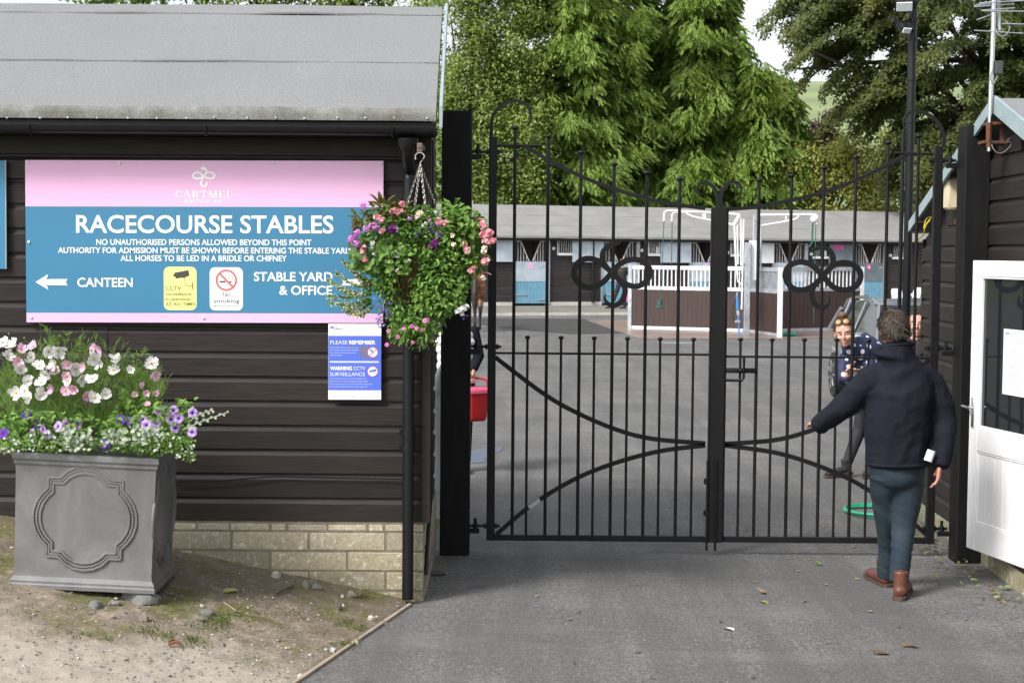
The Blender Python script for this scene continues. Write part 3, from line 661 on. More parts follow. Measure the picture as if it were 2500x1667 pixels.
def serif(m, fr, s, u0, u1, vb, cap):       # didone capitals from thick and thin strokes
    Wd = {'C': .92, 'A': .95, 'R': .95, 'T': .9, 'M': 1.2, 'E': .85, 'L': .8, 'O': 1.0, 'U': .95, 'S': .75}
    tot = sum(Wd[c] for c in s) + .16 * (len(s) - 1); k = (u1 - u0) / tot; x = u0; tk, tn = .24 * cap, .07 * cap
    for c in s:
        w_ = Wd[c] * k; X = lambda t: x + t * w_; Y = lambda t: vb - t * cap
        S = lambda pts, wd, n=1: stroke(m, fr, [(X(a), Y(b)) for a, b in pts], wd, L, n=n)
        ser = lambda a, b, hw=.18: S([(a - hw, b), (a + hw, b)], tn)
        if c == 'C': S([(.9, .72), (.72, .94), (.5, .97), (.2, .8), (.13, .5), (.2, .2), (.5, .03), (.75, .08), (.95, .3)], [tk * .5, tn, tn, tk * .9, tk, tk * .9, tn, tn, tn], 5); S([(.9, .98), (.9, .66)], tn)
        if c == 'A': S([(.08, .03), (.46, .97)], tn); S([(.44, .97), (.8, .03)], tk); S([(.22, .32), (.62, .32)], tn); ser(.08, .03, .12); ser(.82, .03, .17)
        if c == 'R': S([(.22, .03), (.22, .97)], tk); S([(.2, .97), (.55, .97), (.78, .74), (.55, .5), (.25, .5)], [tn, tn, tk, tn, tn], 5); S([(.5, .5), (.68, .3), (.72, .08), (.92, .04)], [tn, tk * .9, tk * .8, tn], 4); ser(.22, .03); ser(.2, .97, .14)
        if c == 'T': S([(.5, .03), (.5, .97)], tk); S([(.04, .97), (.96, .97)], tn); S([(.05, .98), (.05, .68)], tn); S([(.95, .98), (.95, .68)], tn); ser(.5, .03, .2)
        if c == 'M': S([(.14, .03), (.14, .97)], tn); S([(.16, .97), (.5, .03)], tk); S([(.5, .03), (.82, .97)], tn); S([(.82, .97), (.82, .03)], tk); ser(.13, .03, .11); ser(.82, .03, .15); ser(.13, .97, .08); ser(.86, .97, .1)
        if c == 'E': S([(.24, .03), (.24, .97)], tk); S([(.06, .97), (.88, .97)], tn); S([(.06, .03), (.92, .03)], tn); S([(.3, .5), (.66, .5)], tn); S([(.88, .98), (.88, .7)], tn); S([(.93, .02), (.93, .34)], tn); S([(.66, .66), (.66, .34)], tn)
        if c == 'L': S([(.26, .03), (.26, .97)], tk); S([(.06, .03), (.9, .03)], tn); S([(.92, .02), (.92, .4)], tn); ser(.26, .97, .2)
        if c == 'O': S([(.5, .97), (.84, .8), (.9, .5), (.84, .2), (.5, .03), (.16, .2), (.1, .5), (.16, .8), (.5, .97)], [tn, tk * .8, tk, tk * .8, tn, tk * .8, tk, tk * .8, tn], 5)
        if c == 'U': S([(.22, .97), (.22, .3), (.5, .03), (.8, .3), (.8, .97)], [tk, tk, tn * 1.2, tn, tn], 5); ser(.2, .97); ser(.8, .97, .14)
        if c == 'S': S([(.82, .75), (.5, .97), (.18, .76), (.5, .5), (.84, .26), (.5, .03), (.14, .28)], [tn, tn, tk * .8, tk, tk * .8, tn, tn], 5); S([(.84, .97), (.84, .7)], tn); S([(.13, .03), (.13, .32)], tn)
        x += w_ + .16 * k
serif(m, fr, 'CARTMEL', 426.5, 565, 481.5, 17.5); serif(m, fr, 'RACECOURSE', 449, 543, 494.8, 9)
m.build('emblem', M['ink'], sg)
# cctv notice
def P4(x, y): return (380 + x / 9.8, 630 + y / 9.8)
m = MB(); poly(m, rr(fr, 397, 649, 477, 754.5, 13, .001)[::-1]); cc = m.build('notice_plate', M['yellow'], sg)
m = MB(); poly(m, [fr(*P4(a, b), .002) for a, b in ((430, 325), (755, 265), (782, 400), (715, 415), (700, 435), (610, 450), (595, 440), (460, 470), (445, 425), (400, 415), (388, 375), (410, 365))][::-1], 1)
stroke(m, fr, [P4(655, 440), P4(695, 638), P4(845, 640)], 1.3, .0018, 0, 1); poly(m, [fr(*P4(a, b), .002) for a, b in ((865, 520), (872, 640), (865, 755), (845, 700), (845, 575))], 0)
m.build('symbol', [M['olive'], M['dgrey']], cc); m = MB()
for s_, x0, x1, yb, cp in (('CCTV', 205, 585, 743, 10), ('Surveillance', 205, 825, 867, 7.3), ('in operation', 205, 803, 990, 7.3), ('AT ALL TIMES', 212, 922, 1112, 7.5)):
    a, b_ = P4(x0, yb); textm(m, fr, s_, a, P4(x1, yb)[0], b_, cp, bold=.006, lift=.002)
m.build('lettering', [M['olive'], M['dgrey']], cc)
m = MB(); poly(m, rr(fr, 509, 650, 590, 755, 13, .001)[::-1]); ns = m.build('notice_plate', M['ink'], sg)
m = MB(); cu, cv = P4(1662, 503); ring(m, fr, cu, cv, 23.8, 4.9, .0022, 1)
for a, b_ in (((1500, 520), (1645, 562)), ((1735, 520), (1780, 562)), ((1797, 527), (1806, 566)), ((1822, 525), (1832, 566))):
    quadp(m, fr, *P4(*a), *P4(*b_), .0018, 0)
stroke(m, fr, [P4(1515, 355), P4(1815, 660)], 4.9, .0026, 1, 1)
stroke(m, fr, [P4(1690, 335), P4(1660, 370), P4(1700, 405), P4(1720, 455), P4(1780, 462), P4(1805, 505)], .9, .002, 0, 4); stroke(m, fr, [P4(1720, 348), P4(1755, 375), P4(1755, 412), P4(1800, 432), P4(1828, 500)], .9, .002, 0, 4)
m.build('symbol', [M['dgrey'], M['red']], ns); m = MB()
for s_, x0, x1, yb, cp in (('No', 1575, 1760, 897, 10.6), ('smoking', 1357, 1978, 1045, 10), ('BEYOND THIS POINT', 1365, 1960, 1140, 3.8)):
    a, b_ = P4(x0, yb); textm(m, fr, s_, a, P4(x1, yb)[0], b_, cp, bold=.004 if cp > 5 else 0, lift=.002)
m.build('lettering', [M['dgrey'], M['red']], ns)
for u, v in ((69, 399), (291, 399), (664, 396), (926, 398), (69, 590), (73, 774), (494, 774)):
    m = MB(); m.ball(fr(u, v, .002), (.009, .006, .009), 8); m.build('screw', M['white'], sg, 60)

PO = W(801.6, 790.5, 9.385); f2 = frame(PO, (1, 0, 0), (0, -1, 0), SS, 801.6, 790.5, .0055)
ps = thing('authority_poster', 'white and blue PLEASE REMEMBER and WARNING CCTV poster under the sign', 'poster', f2(866, 883))
M['posterblue'] = pm('poster_blue', (.075, .13, .62), (.15, .26, .75), 2.6, .3, vec=(1, 1, 1))
# brown runs showing through the faded print
_m, _nt, _b = newmat('stained_poster_blue'); _p = pos(_nt, (1, 1, .22)); _f = nz(_nt, _p, 26, 4, .6); _g = nz(_nt, pos(_nt), 5, 2)
_q = _nt.nodes.new('ShaderNodeMath'); _q.operation = 'MULTIPLY'; _nt.links.new(ramp(_nt, _f, [(.55, (0, 0, 0)), (.63, (1, 1, 1))]), _q.inputs[0]); _nt.links.new(ramp(_nt, _g, [(.45, (0, 0, 0)), (.6, (.7, .7, .7))]), _q.inputs[1])
_nt.links.new(mix(_nt, _q.outputs[0], (.085, .15, .66), (.13, .11, .16)), _b.inputs['Base Color']); _b.inputs['Roughness'].default_value = .3; M['posterblue'] = _m
def P8(x, y): return (780 + x / 6.817, 770 + y / 6.817)
m = MB(); m.prism([f2(801.6, 976), f2(931, 976), f2(931, 790.5), f2(801.6, 790.5)], (0, .003, 0)); m.build('board', M['ink'], ps)
m = MB(); quadp(m, f2, 802, 819.5, 930.8, 953, .001, 0); quadp(m, f2, *P8(665, 520), *P8(830, 700), .0014, 1); m.build('blue_panel', [M['posterblue'], pm('faded_print', (.17, .155, .22), (.13, .14, .28), 9, .4)], ps)
m = MB()
for s_, x0, x1, yb, cp, bo in (('PLEASE', 180, 465, 478, 8.6, -.004), ('REMEMBER', 495, 935, 478, 8.6, .03), ('WARNING', 178, 545, 910, 8.8, .03), ('CCTV', 572, 765, 910, 8.8, -.004), ('SURVEILLANCE', 178, 758, 1008, 8.8, -.004),
    ('Only food and water to be given pre race.', 175, 645, 540, 2.2, 0), ('For any other substances, seek authority', 175, 650, 583, 2.2, 0), ('from a British Horseracing Authority', 175, 597, 627, 2.2, 0), ('Veterinary Officer.', 175, 378, 668, 2.2, 0),
    ('CCTV images are being recorded for prevention and', 175, 775, 1060, 2.2, 0), ('detection of crime and for promoting the safety of staff,', 175, 805, 1105, 2.2, 0), ('horses and personnel at events when the British Horseracing', 175, 878, 1150, 2.2, 0), ('Authority are managing the security of the stable yard.', 175, 800, 1193, 2.2, 0)):
    a, b_ = P8(x0, yb); textm(m, f2, s_, a, P8(x1, yb)[0], b_, cp, 0, bo, .002)
m.build('lettering', [M['ink'], M['posterblue'], M['red']], ps); m = MB(); quadp(m, f2, *P8(175, 763), *P8(988, 785), .002, 0); m.build('divider', [M['ink'], M['posterblue'], M['red']], ps); m = MB()
a, b_ = P8(265, 237); textm(m, f2, 'BHA', a, P8(380, 0)[0], b_, 5.2, 1, .0, .002)
stroke(m, f2, [P8(185, 225), P8(190, 200), P8(215, 190), P8(232, 205), P8(240, 230)], [1, 3, 3.5, 3, 1], .002, 1); stroke(m, f2, [P8(205, 240), P8(225, 246), P8(246, 238)], 1.2, .002, 2)
m.build('logo', [M['ink'], M['posterblue'], M['red']], ps)
for cy_ in (612, 932):
    m = MB(); cu, cv = P8(888, cy_); poly(m, [f2(cu + 12.5 * math.cos(2 * math.pi * i / 24), cv - 12.5 * math.sin(2 * math.pi * i / 24), .002) for i in range(24)], 0); ring(m, f2, cu, cv, 12.2, 1.6, .0026, 2); m.build('roundel', [M['ink'], M['posterblue'], M['red']], ps)
m = MB()
stroke(m, f2, [P8(812, 688), P8(962, 540)], 1.5, .0034, 2, 1)
stroke(m, f2, [P8(845, 560), P8(880, 600), P8(915, 640)], [4, 4, .6], .003, 1, 1); m.build('symbol', [M['ink'], M['posterblue'], M['red']], ps); m = MB()
poly(m, [f2(*P8(a, b), .003) for a, b in ((830, 918), (945, 888), (952, 925), (835, 950))][::-1], 1); stroke(m, f2, [P8(920, 940), P8(925, 962), P8(935, 962)], 1.2, .003, 1, 1)
m.build('symbol', [M['ink'], M['posterblue'], M['red']], ps)
m = MB()
for x, y in ((992, 185), (575, 1365)): m.ball(f2(*P8(x, y), .002), (.004, .003, .004), 6)
m.build('screw', M['dgrey'], ps)
fe = frame(W(0, 393, 9.385), (1, 0, 0), (0, -1, 0), SS, 0, 393, .0)
m = MB(); m.prism([fe(-400, 655), fe(11, 655), fe(12.5, 392), fe(-400, 392)], (0, .012, 0)); b2 = m.build('blue_panel_sign', [M['signblue']]); tag(b2, 'plain blue panel sign edge at the far left of the boarded wall', 'sign')
m = MB(); m.prism([fe(10.5, 655, .001), fe(13, 655, .001), fe(14.5, 392, .001), fe(12, 392, .001)], (0, .014, 0)); m.build('edge_trim', M['paleblue'], b2)

# ================================================================ gate posts
def gpost(name, label, nx0, nx1, ntop, nbot, Y, dep):
    a, b_ = W(nx0, 900, Y), W(nx1, 900, Y); zt = W((nx0 + nx1) / 2, ntop, Y).z
    t = thing(name, label, 'gate post', ((a.x + b_.x) / 2, Y + dep / 2, 0))
    m = MB(); m.bbox(((a.x + b_.x) / 2, Y + dep / 2, zt / 2 - .1), (b_.x - a.x, dep, zt + .2), .008); m.build('timber', M['post'], t); return t, a.x, b_.x, zt
lp, lx0, lx1, lz = gpost('gate_post', 'square black timber gate post behind the hanging basket', 1075.5, 1148, 270, 1365, 10.85, .2)
rp, rx0, rx1_, rz = gpost('gate_post', 'thick black timber gate post between the gate and the white door', 2345, 2407, 305, 1371, 10.72, .2)

# ================================================================ the gate
GY = 10.95; GS = FPX / GY
def gx(nx, ny): return W(nx, ny, GY)
GN = V((0, 1, 0))
def flat(m, uv, wd, th, n=6): m.ribbon(catmull([gx(a, b) for a, b in uv], n), [x / GS for x in lerpl(wd, (len(uv) - 1) * n + 1)] if isinstance(wd, list) else wd / GS, GN, th)
def leafgate(label, g):
    t = thing('iron_gate', label, 'gate', (gx(g['hinge'], 860).x, GY, 0), group='pair of iron gate leaves across the entrance')
    zb = gx(1500, 1320).z
    X = gx(g['hinge'], 800).x; zt = gx(g['hinge'], g['htop']).z
    m = MB(); m.bbox((X, GY, (zb + zt) / 2), (.056, .05, zt - zb), .004); m.build('hinge_stile', M['black'], t)
    X2 = gx(g['mid'], 800).x; zt2 = gx(g['mid'], 508).z
    m = MB(); m.bbox((X2, GY, (zb + zt2) / 2), (.05, .05, zt2 - zb), .004); m.build('meeting_stile', M['black'], t)
    a, b_ = sorted((X, X2)); m = MB(); m.bbox(((a + b_) / 2, GY, zb + .02), (b_ - a - .054, .04, .04), .004); m.build('bottom_rail', M['black'], t)
    zm = gx(1500, g['midrail']).z; m = MB(); m.tube([(a + .02, GY, zm), (b_ - .02, GY, zm)], .008, 8); m.build('middle_rail', M['black'], t, 60)
    m = MB(); flat(m, g['sweep'], 9, .022, 8); m.build('swept_top_rail', M['black'], t, 50)
    m = MB(); p, q = gx(*g['short'][0]), gx(*g['short'][1]); m.tube([p, q], .010, 8); m.build('short_top_rail', M['black'], t, 60)
    m = MB(); flat(m, g['scroll'], [8, 8, 8, 8, 7.5, 7, 6, 4.5, 3], .02, 8); m.build('scroll', M['black'], t, 40)
    m = MB(); flat(m, g['scroll2'], [8, 8, 8, 7.5, 7, 6, 5, 4, 3], .02, 8); m.build('scroll', M['black'], t, 40)
    for uv in (g['brace1'], g['brace2']):
        m = MB(); flat(m, uv, 11, .014, 8); m.build('curved_brace', M['black'], t, 40)
    if g.get('scuff'):
        m = MB(); flat(m, g['scuff'], 10, .018, 2); m.build('scuff_mark', M['galv'], t)
    for (u, v) in g['tall']:
        p = gx(u, v); mb_ = MB(); mb_.tube([(p.x, GY, zb + .04), (p.x, GY, p.z - .02)], .0115, 10); br = mb_.build('tall_bar', M['black'], t, 60)
        mb_ = MB(); mb_.lathe((p.x, GY, p.z - .03), [(.0125, 0), (.0135, .006), (.024, .012), (.026, .02), (.022, .027), (.008, .031)], 14); mb_.build('finial', M['black'], br, 45)
    for (u, v) in g['shortb']:
        p = gx(u, v); mb_ = MB(); mb_.tube([(p.x, GY, zb + .04), (p.x, GY, p.z)], .009, 8); br = mb_.build('short_bar', M['black'], t, 60)
        mb_ = MB(); mb_.ball((p.x, GY, p.z + .004), (.019, .019, .014), 12); mb_.build('finial', M['black'], br, 60)
    m = MB(); lo_ = catmull([gx(a, b) for a, b in g['loop']], 6); m.ribbon([p + V((0, .006 * (i / len(lo_) - .5) - .004, 0)) for i, p in enumerate(lo_)], 14 / GS, GN, .012); flat(m, g['neck'], [3, 9, 11, 12, 13, 13, 12, 8], .019, 6); flat(m, g['tail'], [10, 13, 14, 13, 12, 9, 5, 1], .0175, 6); [flat(m, sp_, [5, 1.5], .01, 1) for sp_ in g['crown']]; m.build('looped_emblem', M['black'], t, 40)
    p = gx(*g['bolt']); m = MB(); m.bbox((p.x, GY - .045, p.z / 2 + .04 + .25), (.016, .016, p.z + .5), .003); m.box((p.x, GY - .033, .3), (.045, .012, .04)); m.box((p.x, GY - .033, .52), (.045, .012, .04)); m.build('drop_bolt', M['black'], t)
    sx = 1 if g['hinge'] < g['mid'] else -1
    for v in g['hv']:
        c = gx(g['hinge'], v); px = (lx1 if sx > 0 else rx0); xa = X - sx * .02; m = MB()
        m.tube([(px, GY, c.z), (X + sx * .065, GY, c.z)], .010, 8); m.tube([(X + sx * .03, GY, c.z), (X + sx * .046, GY, c.z)], .019, 6); m.tube([(X - sx * .046, GY, c.z), (X - sx * .03, GY, c.z)], .019, 6)
        xm = px + sx * .04; m.tube([(xm, GY, c.z - .03), (xm, GY, c.z + .055)], .011, 8); m.bbox((px + sx * .03, GY, c.z - .034), (.075, .035, .035), .004); m.tube([(xm, GY, c.z - .012), (xm, GY, c.z + .016)], .019, 10)
        m.build('hinge', M['black'], t, 40)
    return t, X, X2, zb
def loop8(cx, cy, rx, ry): return [(cx + rx * math.cos(a) , cy + ry * math.sin(2 * a) * .95 * (1.0)) for a in [2 * math.pi * i / 28 for i in range(29)]]
def loopp(pts): return [(a, b) for a, b in pts]
Q4 = lambda x, y: (1200 + x / 4.2, 500 + y / 4.2)
Q5 = lambda x, y: (1700 + x / 4.2, 500 + y / 4.2)
LL = [Q4(a, b) for a, b in ((1235, 695), (1320, 605), (1420, 565), (1520, 570), (1605, 630), (1622, 700), (1590, 780), (1500, 835), (1410, 825), (1330, 785), (1235, 695), (1150, 620), (1080, 570), (980, 552), (890, 590), (845, 680), (865, 770), (940, 835), (1040, 845), (1140, 795), (1235, 695))]
LR = [Q5(a, b) for a, b in ((1300, 730), (1380, 640), (1480, 595), (1580, 605), (1660, 660), (1682, 740), (1640, 830), (1540, 872), (1440, 860), (1370, 815), (1300, 730), (1220, 650), (1140, 598), (1040, 590), (950, 630), (912, 715), (935, 800), (1000, 860), (1095, 872), (1200, 830), (1300, 730))]
CRL = [[Q4(a, b) for a, b in p] for p in (((1262, 392), (1228, 352)), ((1270, 392), (1262, 340)), ((1280, 390), (1296, 338)), ((1288, 390), (1322, 352)))]
CRR = [[Q5(a, b) for a, b in p] for p in (((1262, 446), (1236, 398)), ((1280, 444), (1272, 386)), ((1292, 442), (1306, 384)), ((1302, 444), (1342, 378)))]
GL = dict(crown=CRL, hinge=1201, mid=1741, htop=335, midrail=864, bolt=(1723, 1310), hv=(371, 846, 1283),
    sweep=[(1279, 357), (1300, 368), (1339, 391), (1417, 430), (1498, 461), (1581, 486), (1658, 500.6), (1722, 509)], short=((1212, 356), (1323, 356)),
    scroll=[(1199, 340), (1202, 289), (1218, 264), (1245, 249), (1268, 248), (1289, 262), (1296, 283), (1293, 302), (1285, 308)],
    scroll2=[(1751, 510), (1753, 486), (1747, 465), (1735, 451), (1720, 445), (1708, 449), (1701, 461), (1703.5, 474), (1710.5, 477)],
    brace1=[(1209, 872), (1329, 962), (1414, 1010), (1510, 1050), (1595, 1071), (1722, 1082)], brace2=[(1211, 1304), (1297, 1233), (1403, 1169), (1510, 1127), (1616, 1100), (1722, 1087)], scuff=[(1291, 1238), (1318, 1219)],
    tall=[(1258, 308), (1339, 329), (1419, 368), (1499.5, 397), (1580, 418), (1660, 433)], shortb=[(1288, 825), (1370, 826), (1451, 827), (1532, 828), (1612, 829), (1693, 830)],
    loop=LL, neck=[Q4(a, b) for a, b in ((1330, 385), (1290, 395), (1215, 415), (1150, 470), (1135, 540), (1155, 600), (1190, 650), (1235, 695))], tail=[Q4(a, b) for a, b in ((1300, 770), (1365, 850), (1358, 940), (1310, 1010), (1240, 1035), (1185, 1005), (1160, 950), (1172, 905))])
GRt = dict(crown=CRR, hinge=2281, mid=1765, htop=357, midrail=868, bolt=(1744, 1310), hv=(392, 850, 1290),
    sweep=[(1775, 511), (1853, 505), (1932, 489), (2011, 469.5), (2090, 440), (2168, 403), (2212, 380), (2222, 376)], short=((2183, 374), (2278, 376)),
    scroll=[(2303, 360), (2305, 333), (2293, 304), (2274, 285), (2247, 272.5), (2224, 274), (2211, 285), (2206.5, 301.5), (2212, 320)],
    scroll2=[(1762, 510), (1760, 486), (1764, 467), (1777, 449), (1791, 444.5), (1804, 449), (1810, 461), (1808.6, 471.5), (1801.6, 474.4)],
    brace1=[(2270, 878), (2160, 962), (2080, 1010), (1982, 1050), (1890, 1074), (1770, 1083)], brace2=[(2262, 1304), (2180, 1237), (2085, 1175), (1985, 1132), (1890, 1104), (1770, 1087)],
    tall=[(1854, 435), (1933, 424), (2012, 405), (2090.5, 379), (2169, 344), (2243, 327.6)], shortb=[(1808, 830), (1885, 831), (1964, 831), (2043, 831), (2121, 832), (2200, 833)],
    loop=LR, neck=[Q5(a, b) for a, b in ((1190, 478), (1225, 452), (1290, 438), (1350, 455), (1392, 510), (1402, 580), (1370, 650), (1300, 730))], tail=[Q5(a, b) for a, b in ((1240, 800), (1190, 870), (1186, 960), (1225, 1030), (1290, 1055), (1340, 1030), (1362, 985), (1355, 930))])
gl, _, XM, ZB_ = leafgate('black iron gate leaf hung on the post beside the hanging basket', GL)
g2, _, XM2, _ = leafgate('black iron gate leaf behind the walking man, hung on the thick post', GRt)
# cover strip, scroll roots, slide bolt on the right-hand leaf
m = MB(); zt2 = gx(1750, 506).z; m.bbox(((XM + XM2) / 2 - .002, GY - .032, (zt2 + ZB_) / 2), (.098, .010, zt2 - ZB_), .003); m.build('cover_strip', M['black'], g2)
m = MB(); p0, p1 = gx(1768, 904), gx(1843, 904); m.bbox((p0 + p1) / 2 + V((0, -.014, 0)), (p1.x - p0.x, .01, .035), .002)
m.tube([gx(1768, 927) + V((0, -.03, 0)), gx(1810, 928) + V((0, -.03, 0)), gx(1814, 922) + V((0, -.03, 0)), gx(1815, 872) + V((0, -.03, 0))], .009, 8); m.ball(gx(1806, 904) + V((0, -.035, 0)), .018, 10)
m.build('latch', M['black'], g2, 50)
# ================================================================ stable block across the yard
SA = W(1250, 742, 60.0); SB = W(2100, 742, 65.4); SA.z = SB.z = 0
sdir = (SB - SA).normalized(); sout = V((sdir.y, -sdir.x, 0)); sang = math.atan2(sdir.y, sdir.x)
def sw(nx, z=0, out=0.0):        # point of the stable front wall below photo column nx
    d = ray(nx, 650); t = None
    # intersect the vertical plane of the wall
    n = sout; o = SA; t = n.dot(o - V((0, 0, CAMZ))) / n.dot(d)
    p = V((0, 0, CAMZ)) + d * t; p.z = z; return p + sout * out
def sz(ny, nx=1400):
    d = ray(nx, ny); t = sout.dot(SA - V((0, 0, CAMZ))) / sout.dot(d); return CAMZ + d.z * t
srot = Matrix.Rotation(sang, 3, 'Z')
st = thing('stable_block', 'long dark boarded stable block with pale felt roof and blue half doors across the yard', 'building', (SA + SB) / 2, sang)
zE = 2.62; zT = 2.52
NXL, NXR = 1000, 2330
doors = [(1255, 1333), (1470, 1552), (1684, 1759), (1887, 1962), (2088, 2155)]
m = MB(); rgs = random.Random(5); P0 = sw(NXL); 
def seg(nx0, nx1, z0, z1):
    a, b_ = sw(nx0), sw(nx1); clad(m, (a.x, a.y), (b_.x, b_.y), z0, z1, .15, (sout.x, sout.y), rgs, False)
cur = NXL
for a, b_ in doors: seg(cur, a, .14, zE); seg(a, b_, zT, zE); cur = b_
seg(cur, NXR, .14, zE)
m.build('weatherboard_wall', M['boardfar'], st)
cur = NXL
for a, b_ in doors + [(NXR, NXR)]:
    m = MB(); p, q = sw(cur, .08, -.05), sw(a, .08, -.05); m.box((p + q) / 2, ((q - p).length, .16, .14), rot=srot); cur = b_; m.build('plinth', M['kerbw'], st)
# dark interior lining behind the openings
m = MB()
for a, b_ in doors:
    p, q = sw(a - 25, 0, -2.6), sw(b_ + 25, 0, -2.6); p2, q2 = sw(a - 25, 0, -.06), sw(b_ + 25, 0, -.06); H = V((0, 0, 2.6))
    m.add([p, q, q + H, p + H, p2, q2, q2 + H, p2 + H], [(0, 1, 2, 3), (4, 0, 3, 7), (1, 5, 6, 2), (3, 2, 6, 7)])
m.build('loose_box_lining', M['interior'], st)
# roof
m = MB(); a, b_ = sw(NXL - 30, 2.64, .35), sw(NXR + 30, 2.64, .35); back = -sout * 2.6 - sout * .35; rise = V((0, 0, 1.24))
N = 60; vs = []
for i in range(N + 1):
    p = a.lerp(b_, i / N)
    for j, t in enumerate((0, .33, .331, .66, .661, 1)): vs.append(p + back * t + rise * t + V((0, 0, .012 * noise.noise(V((p.x * .8, j, 2))) + (.012 if j in (2, 4) else 0))))
m.add(vs, [(i * 6 + j, i * 6 + 6 + j, i * 6 + 7 + j, i * 6 + 1 + j) for i in range(N) for j in range(5)])
tp = a + back + rise, b_ + back + rise; bk = a + back * 2, b_ + back * 2
m.add([tp[0], tp[1], bk[1], bk[0]], [(0, 1, 2, 3)])
vs2 = []
for i in range(N + 1): 
    p = a.lerp(b_, i / N); q = .02 * noise.noise(V((p.x * 1.5, 1, 2))); vs2 += [p + V((0, 0, .004)), p + V((0, 0, -.075 + q)) + sout * .01]
m.add(vs2, [(2 * i, 2 * i + 1, 2 * i + 3, 2 * i + 2) for i in range(N)])
m.build('felt_roof', M['feltfar'], st)
m = MB(); p, q = sw(NXL - 30, 2.53, .28), sw(NXR + 30, 2.53, .28); m.box((p + q) / 2, ((q - p).length, .10, .12), rot=srot); m.build('gutter', M['blackp'], st)
def bx(m, nx0, nx1, z0, z1, out, th, mi=0):
    p, q = sw(nx0, (z0 + z1) / 2, out), sw(nx1, (z0 + z1) / 2, out); m.box((p + q) / 2, ((q - p).length, th, z1 - z0), mi, srot)
ZLT = sz(639); ZM = sz(687)
for k, (a, b_) in enumerate(doors):
    far = k == 4
    m = MB(); bx(m, a + .8, b_ - .8, .10, ZM, .0, .05); 
    for i in range(1, 10): bx(m, a + i * (b_ - a) / 10 - .25, a + i * (b_ - a) / 10 + .25, .12, ZM - .01, .021, .012, 1)
    dn = m.build('half_door', [M['skyblue'], M['signblue']], st)
    m = MB(); bx(m, a + .8, b_ - .8, ZM, ZLT, .012, .05); m.build('kick_plate', M['galvdark'] if far else M['galvd'], dn)
    m = MB(); bx(m, a + 2, a + 30, .40, .45, .04, .02); bx(m, b_ - 18, b_ - 4, .22, .27, .04, .02); bx(m, b_ - 11, b_ - 1, ZLT - .20, ZLT - .15, .045, .025); m.build('strap_hinge', M['galv'], dn)
    m = MB(); bx(m, (a + b_) / 2 - 6, (a + b_) / 2 + (8 if not far else 3), ZLT - .26, ZLT - .06, .04, .01); lab = m.build('number_card', M['pinkhot'] if far else M['pink'], dn)
    if far:
        c = sw((a + b_) / 2 - 1.5, ZLT - .16, .05); f9 = frame(c, sdir, sout, 62, 0, 0); m = MB(); textm(m, f9, '46', -3.4, 3.4, 3, 6, bold=.02); m.build('number', M['ink'], lab)
    m = MB(); bx(m, b_, b_ + 8, .06, zT, .03, .10); bx(m, a - 3, a, .06, zT, .03, .08); bx(m, a, b_, zT - .05, zT, .02, .08); m.build('door_frame', M['galv'], st)
    # anti-weave grille over the opening
    m = MB(); W_ = b_ - a; top = zT - .08
    for (x0, xt, xb, s_) in ((a + 4, a + W_ * .20, a + W_ * .46, 1), (b_ - 4, b_ - W_ * .18, b_ - W_ * .42, -1)):
        pts = [sw(x0, top, .02), sw(xt, top, .02), sw(xb, ZLT + .02, .02)]
        m.tube(catmull([pts[0], pts[0].lerp(pts[1], .7), pts[1].lerp(pts[2], .06), pts[1].lerp(pts[2], .5), pts[2]], 4), .018, 6)
        for i in range(4):
            x = x0 + (xb - x0) * (i + .7) / 4.6; t = abs(x - x0) / abs(xb - x0); tt = max(0, (abs(x - x0) - abs(xt - x0)) / max(1e-3, abs(xb - xt)))
            m.tube([sw(x, ZLT, .02), sw(x, top - tt * (top - ZLT - .02), .02)], .010, 5)
    m.build('door_grille', M['white'], st, 60)
for k, (a, b_) in enumerate([(1194, 1250), (1395, 1471), (1610, 1684), (1812, 1886), (2020, 2087)]):
    m = MB(); bx(m, a, b_, sz(640), sz(583), .10, .04); m.build('top_door', M['galvdark'] if k == 4 else (M['whitewall'] if k == 3 else M['galvd']), st)
m = MB()
bx(m, 2030, 2053, sz(596), sz(592), .13, .02)
for i in range(5): bx(m, 2030.5 + i * 5, 2033.5 + i * 5, sz(605 - (i % 2) * 2), sz(592), .135, .02)
m.build('pink_hanger', M['pinkhot'], st)
for k, (a, b_, half) in enumerate([(1359.5, 1397, 1), (1581, 1609, 1), (1782, 1808, 1), (1983, 2019, 0), (2177, 2208, 0)]):
    z0, z1 = sz(618 if k < 3 else 622), sz(584 if k < 3 else 594)
    m = MB(); bx(m, a, b_, z0 - .09, z0, .05, .12)
    if half: bx(m, a, a + 1.6, z0, z1, .03, .06); bx(m, b_ - 1.6, b_, z0, z1, .03, .06); bx(m, a, b_, z1 - .03, z1, .03, .06)
    wn = m.build('window', M['white'], st)
    m = MB(); bx(m, a + .5, b_ - .5, z0, z1, .003, .012); m.build('pane', M['glass'], wn)
    m = MB()
    for i in range(1, 7): x = a + (b_ - a) * i / 7; m.tube([sw(x - .6, z0, .03), sw(x + .6, z1, .03)], .010, 5)
    if k == 1 or k == 3: bx(m, b_ - 8, b_ - 3, z0 + .02, z0 + .26, .035, .02)
    m.build('window_bars', M['whitewall'], wn)
for nx_, nz_ in ((1350, 607), (1565, 610), (1775, 614), (1979, 616), (2172, 618)):
    m = MB(); bx(m, nx_ - 3, nx_ + 3, sz(nz_ + 3.5), sz(nz_ - 3.5), .04, .06); m.build('switch_box', M['whitewall'], st)
m = MB(); m.tube([sw(1446, .12, .09), sw(1446, 2.5, .09)], .05, 8); m.build('downpipe', M['blackp'], st, 60)

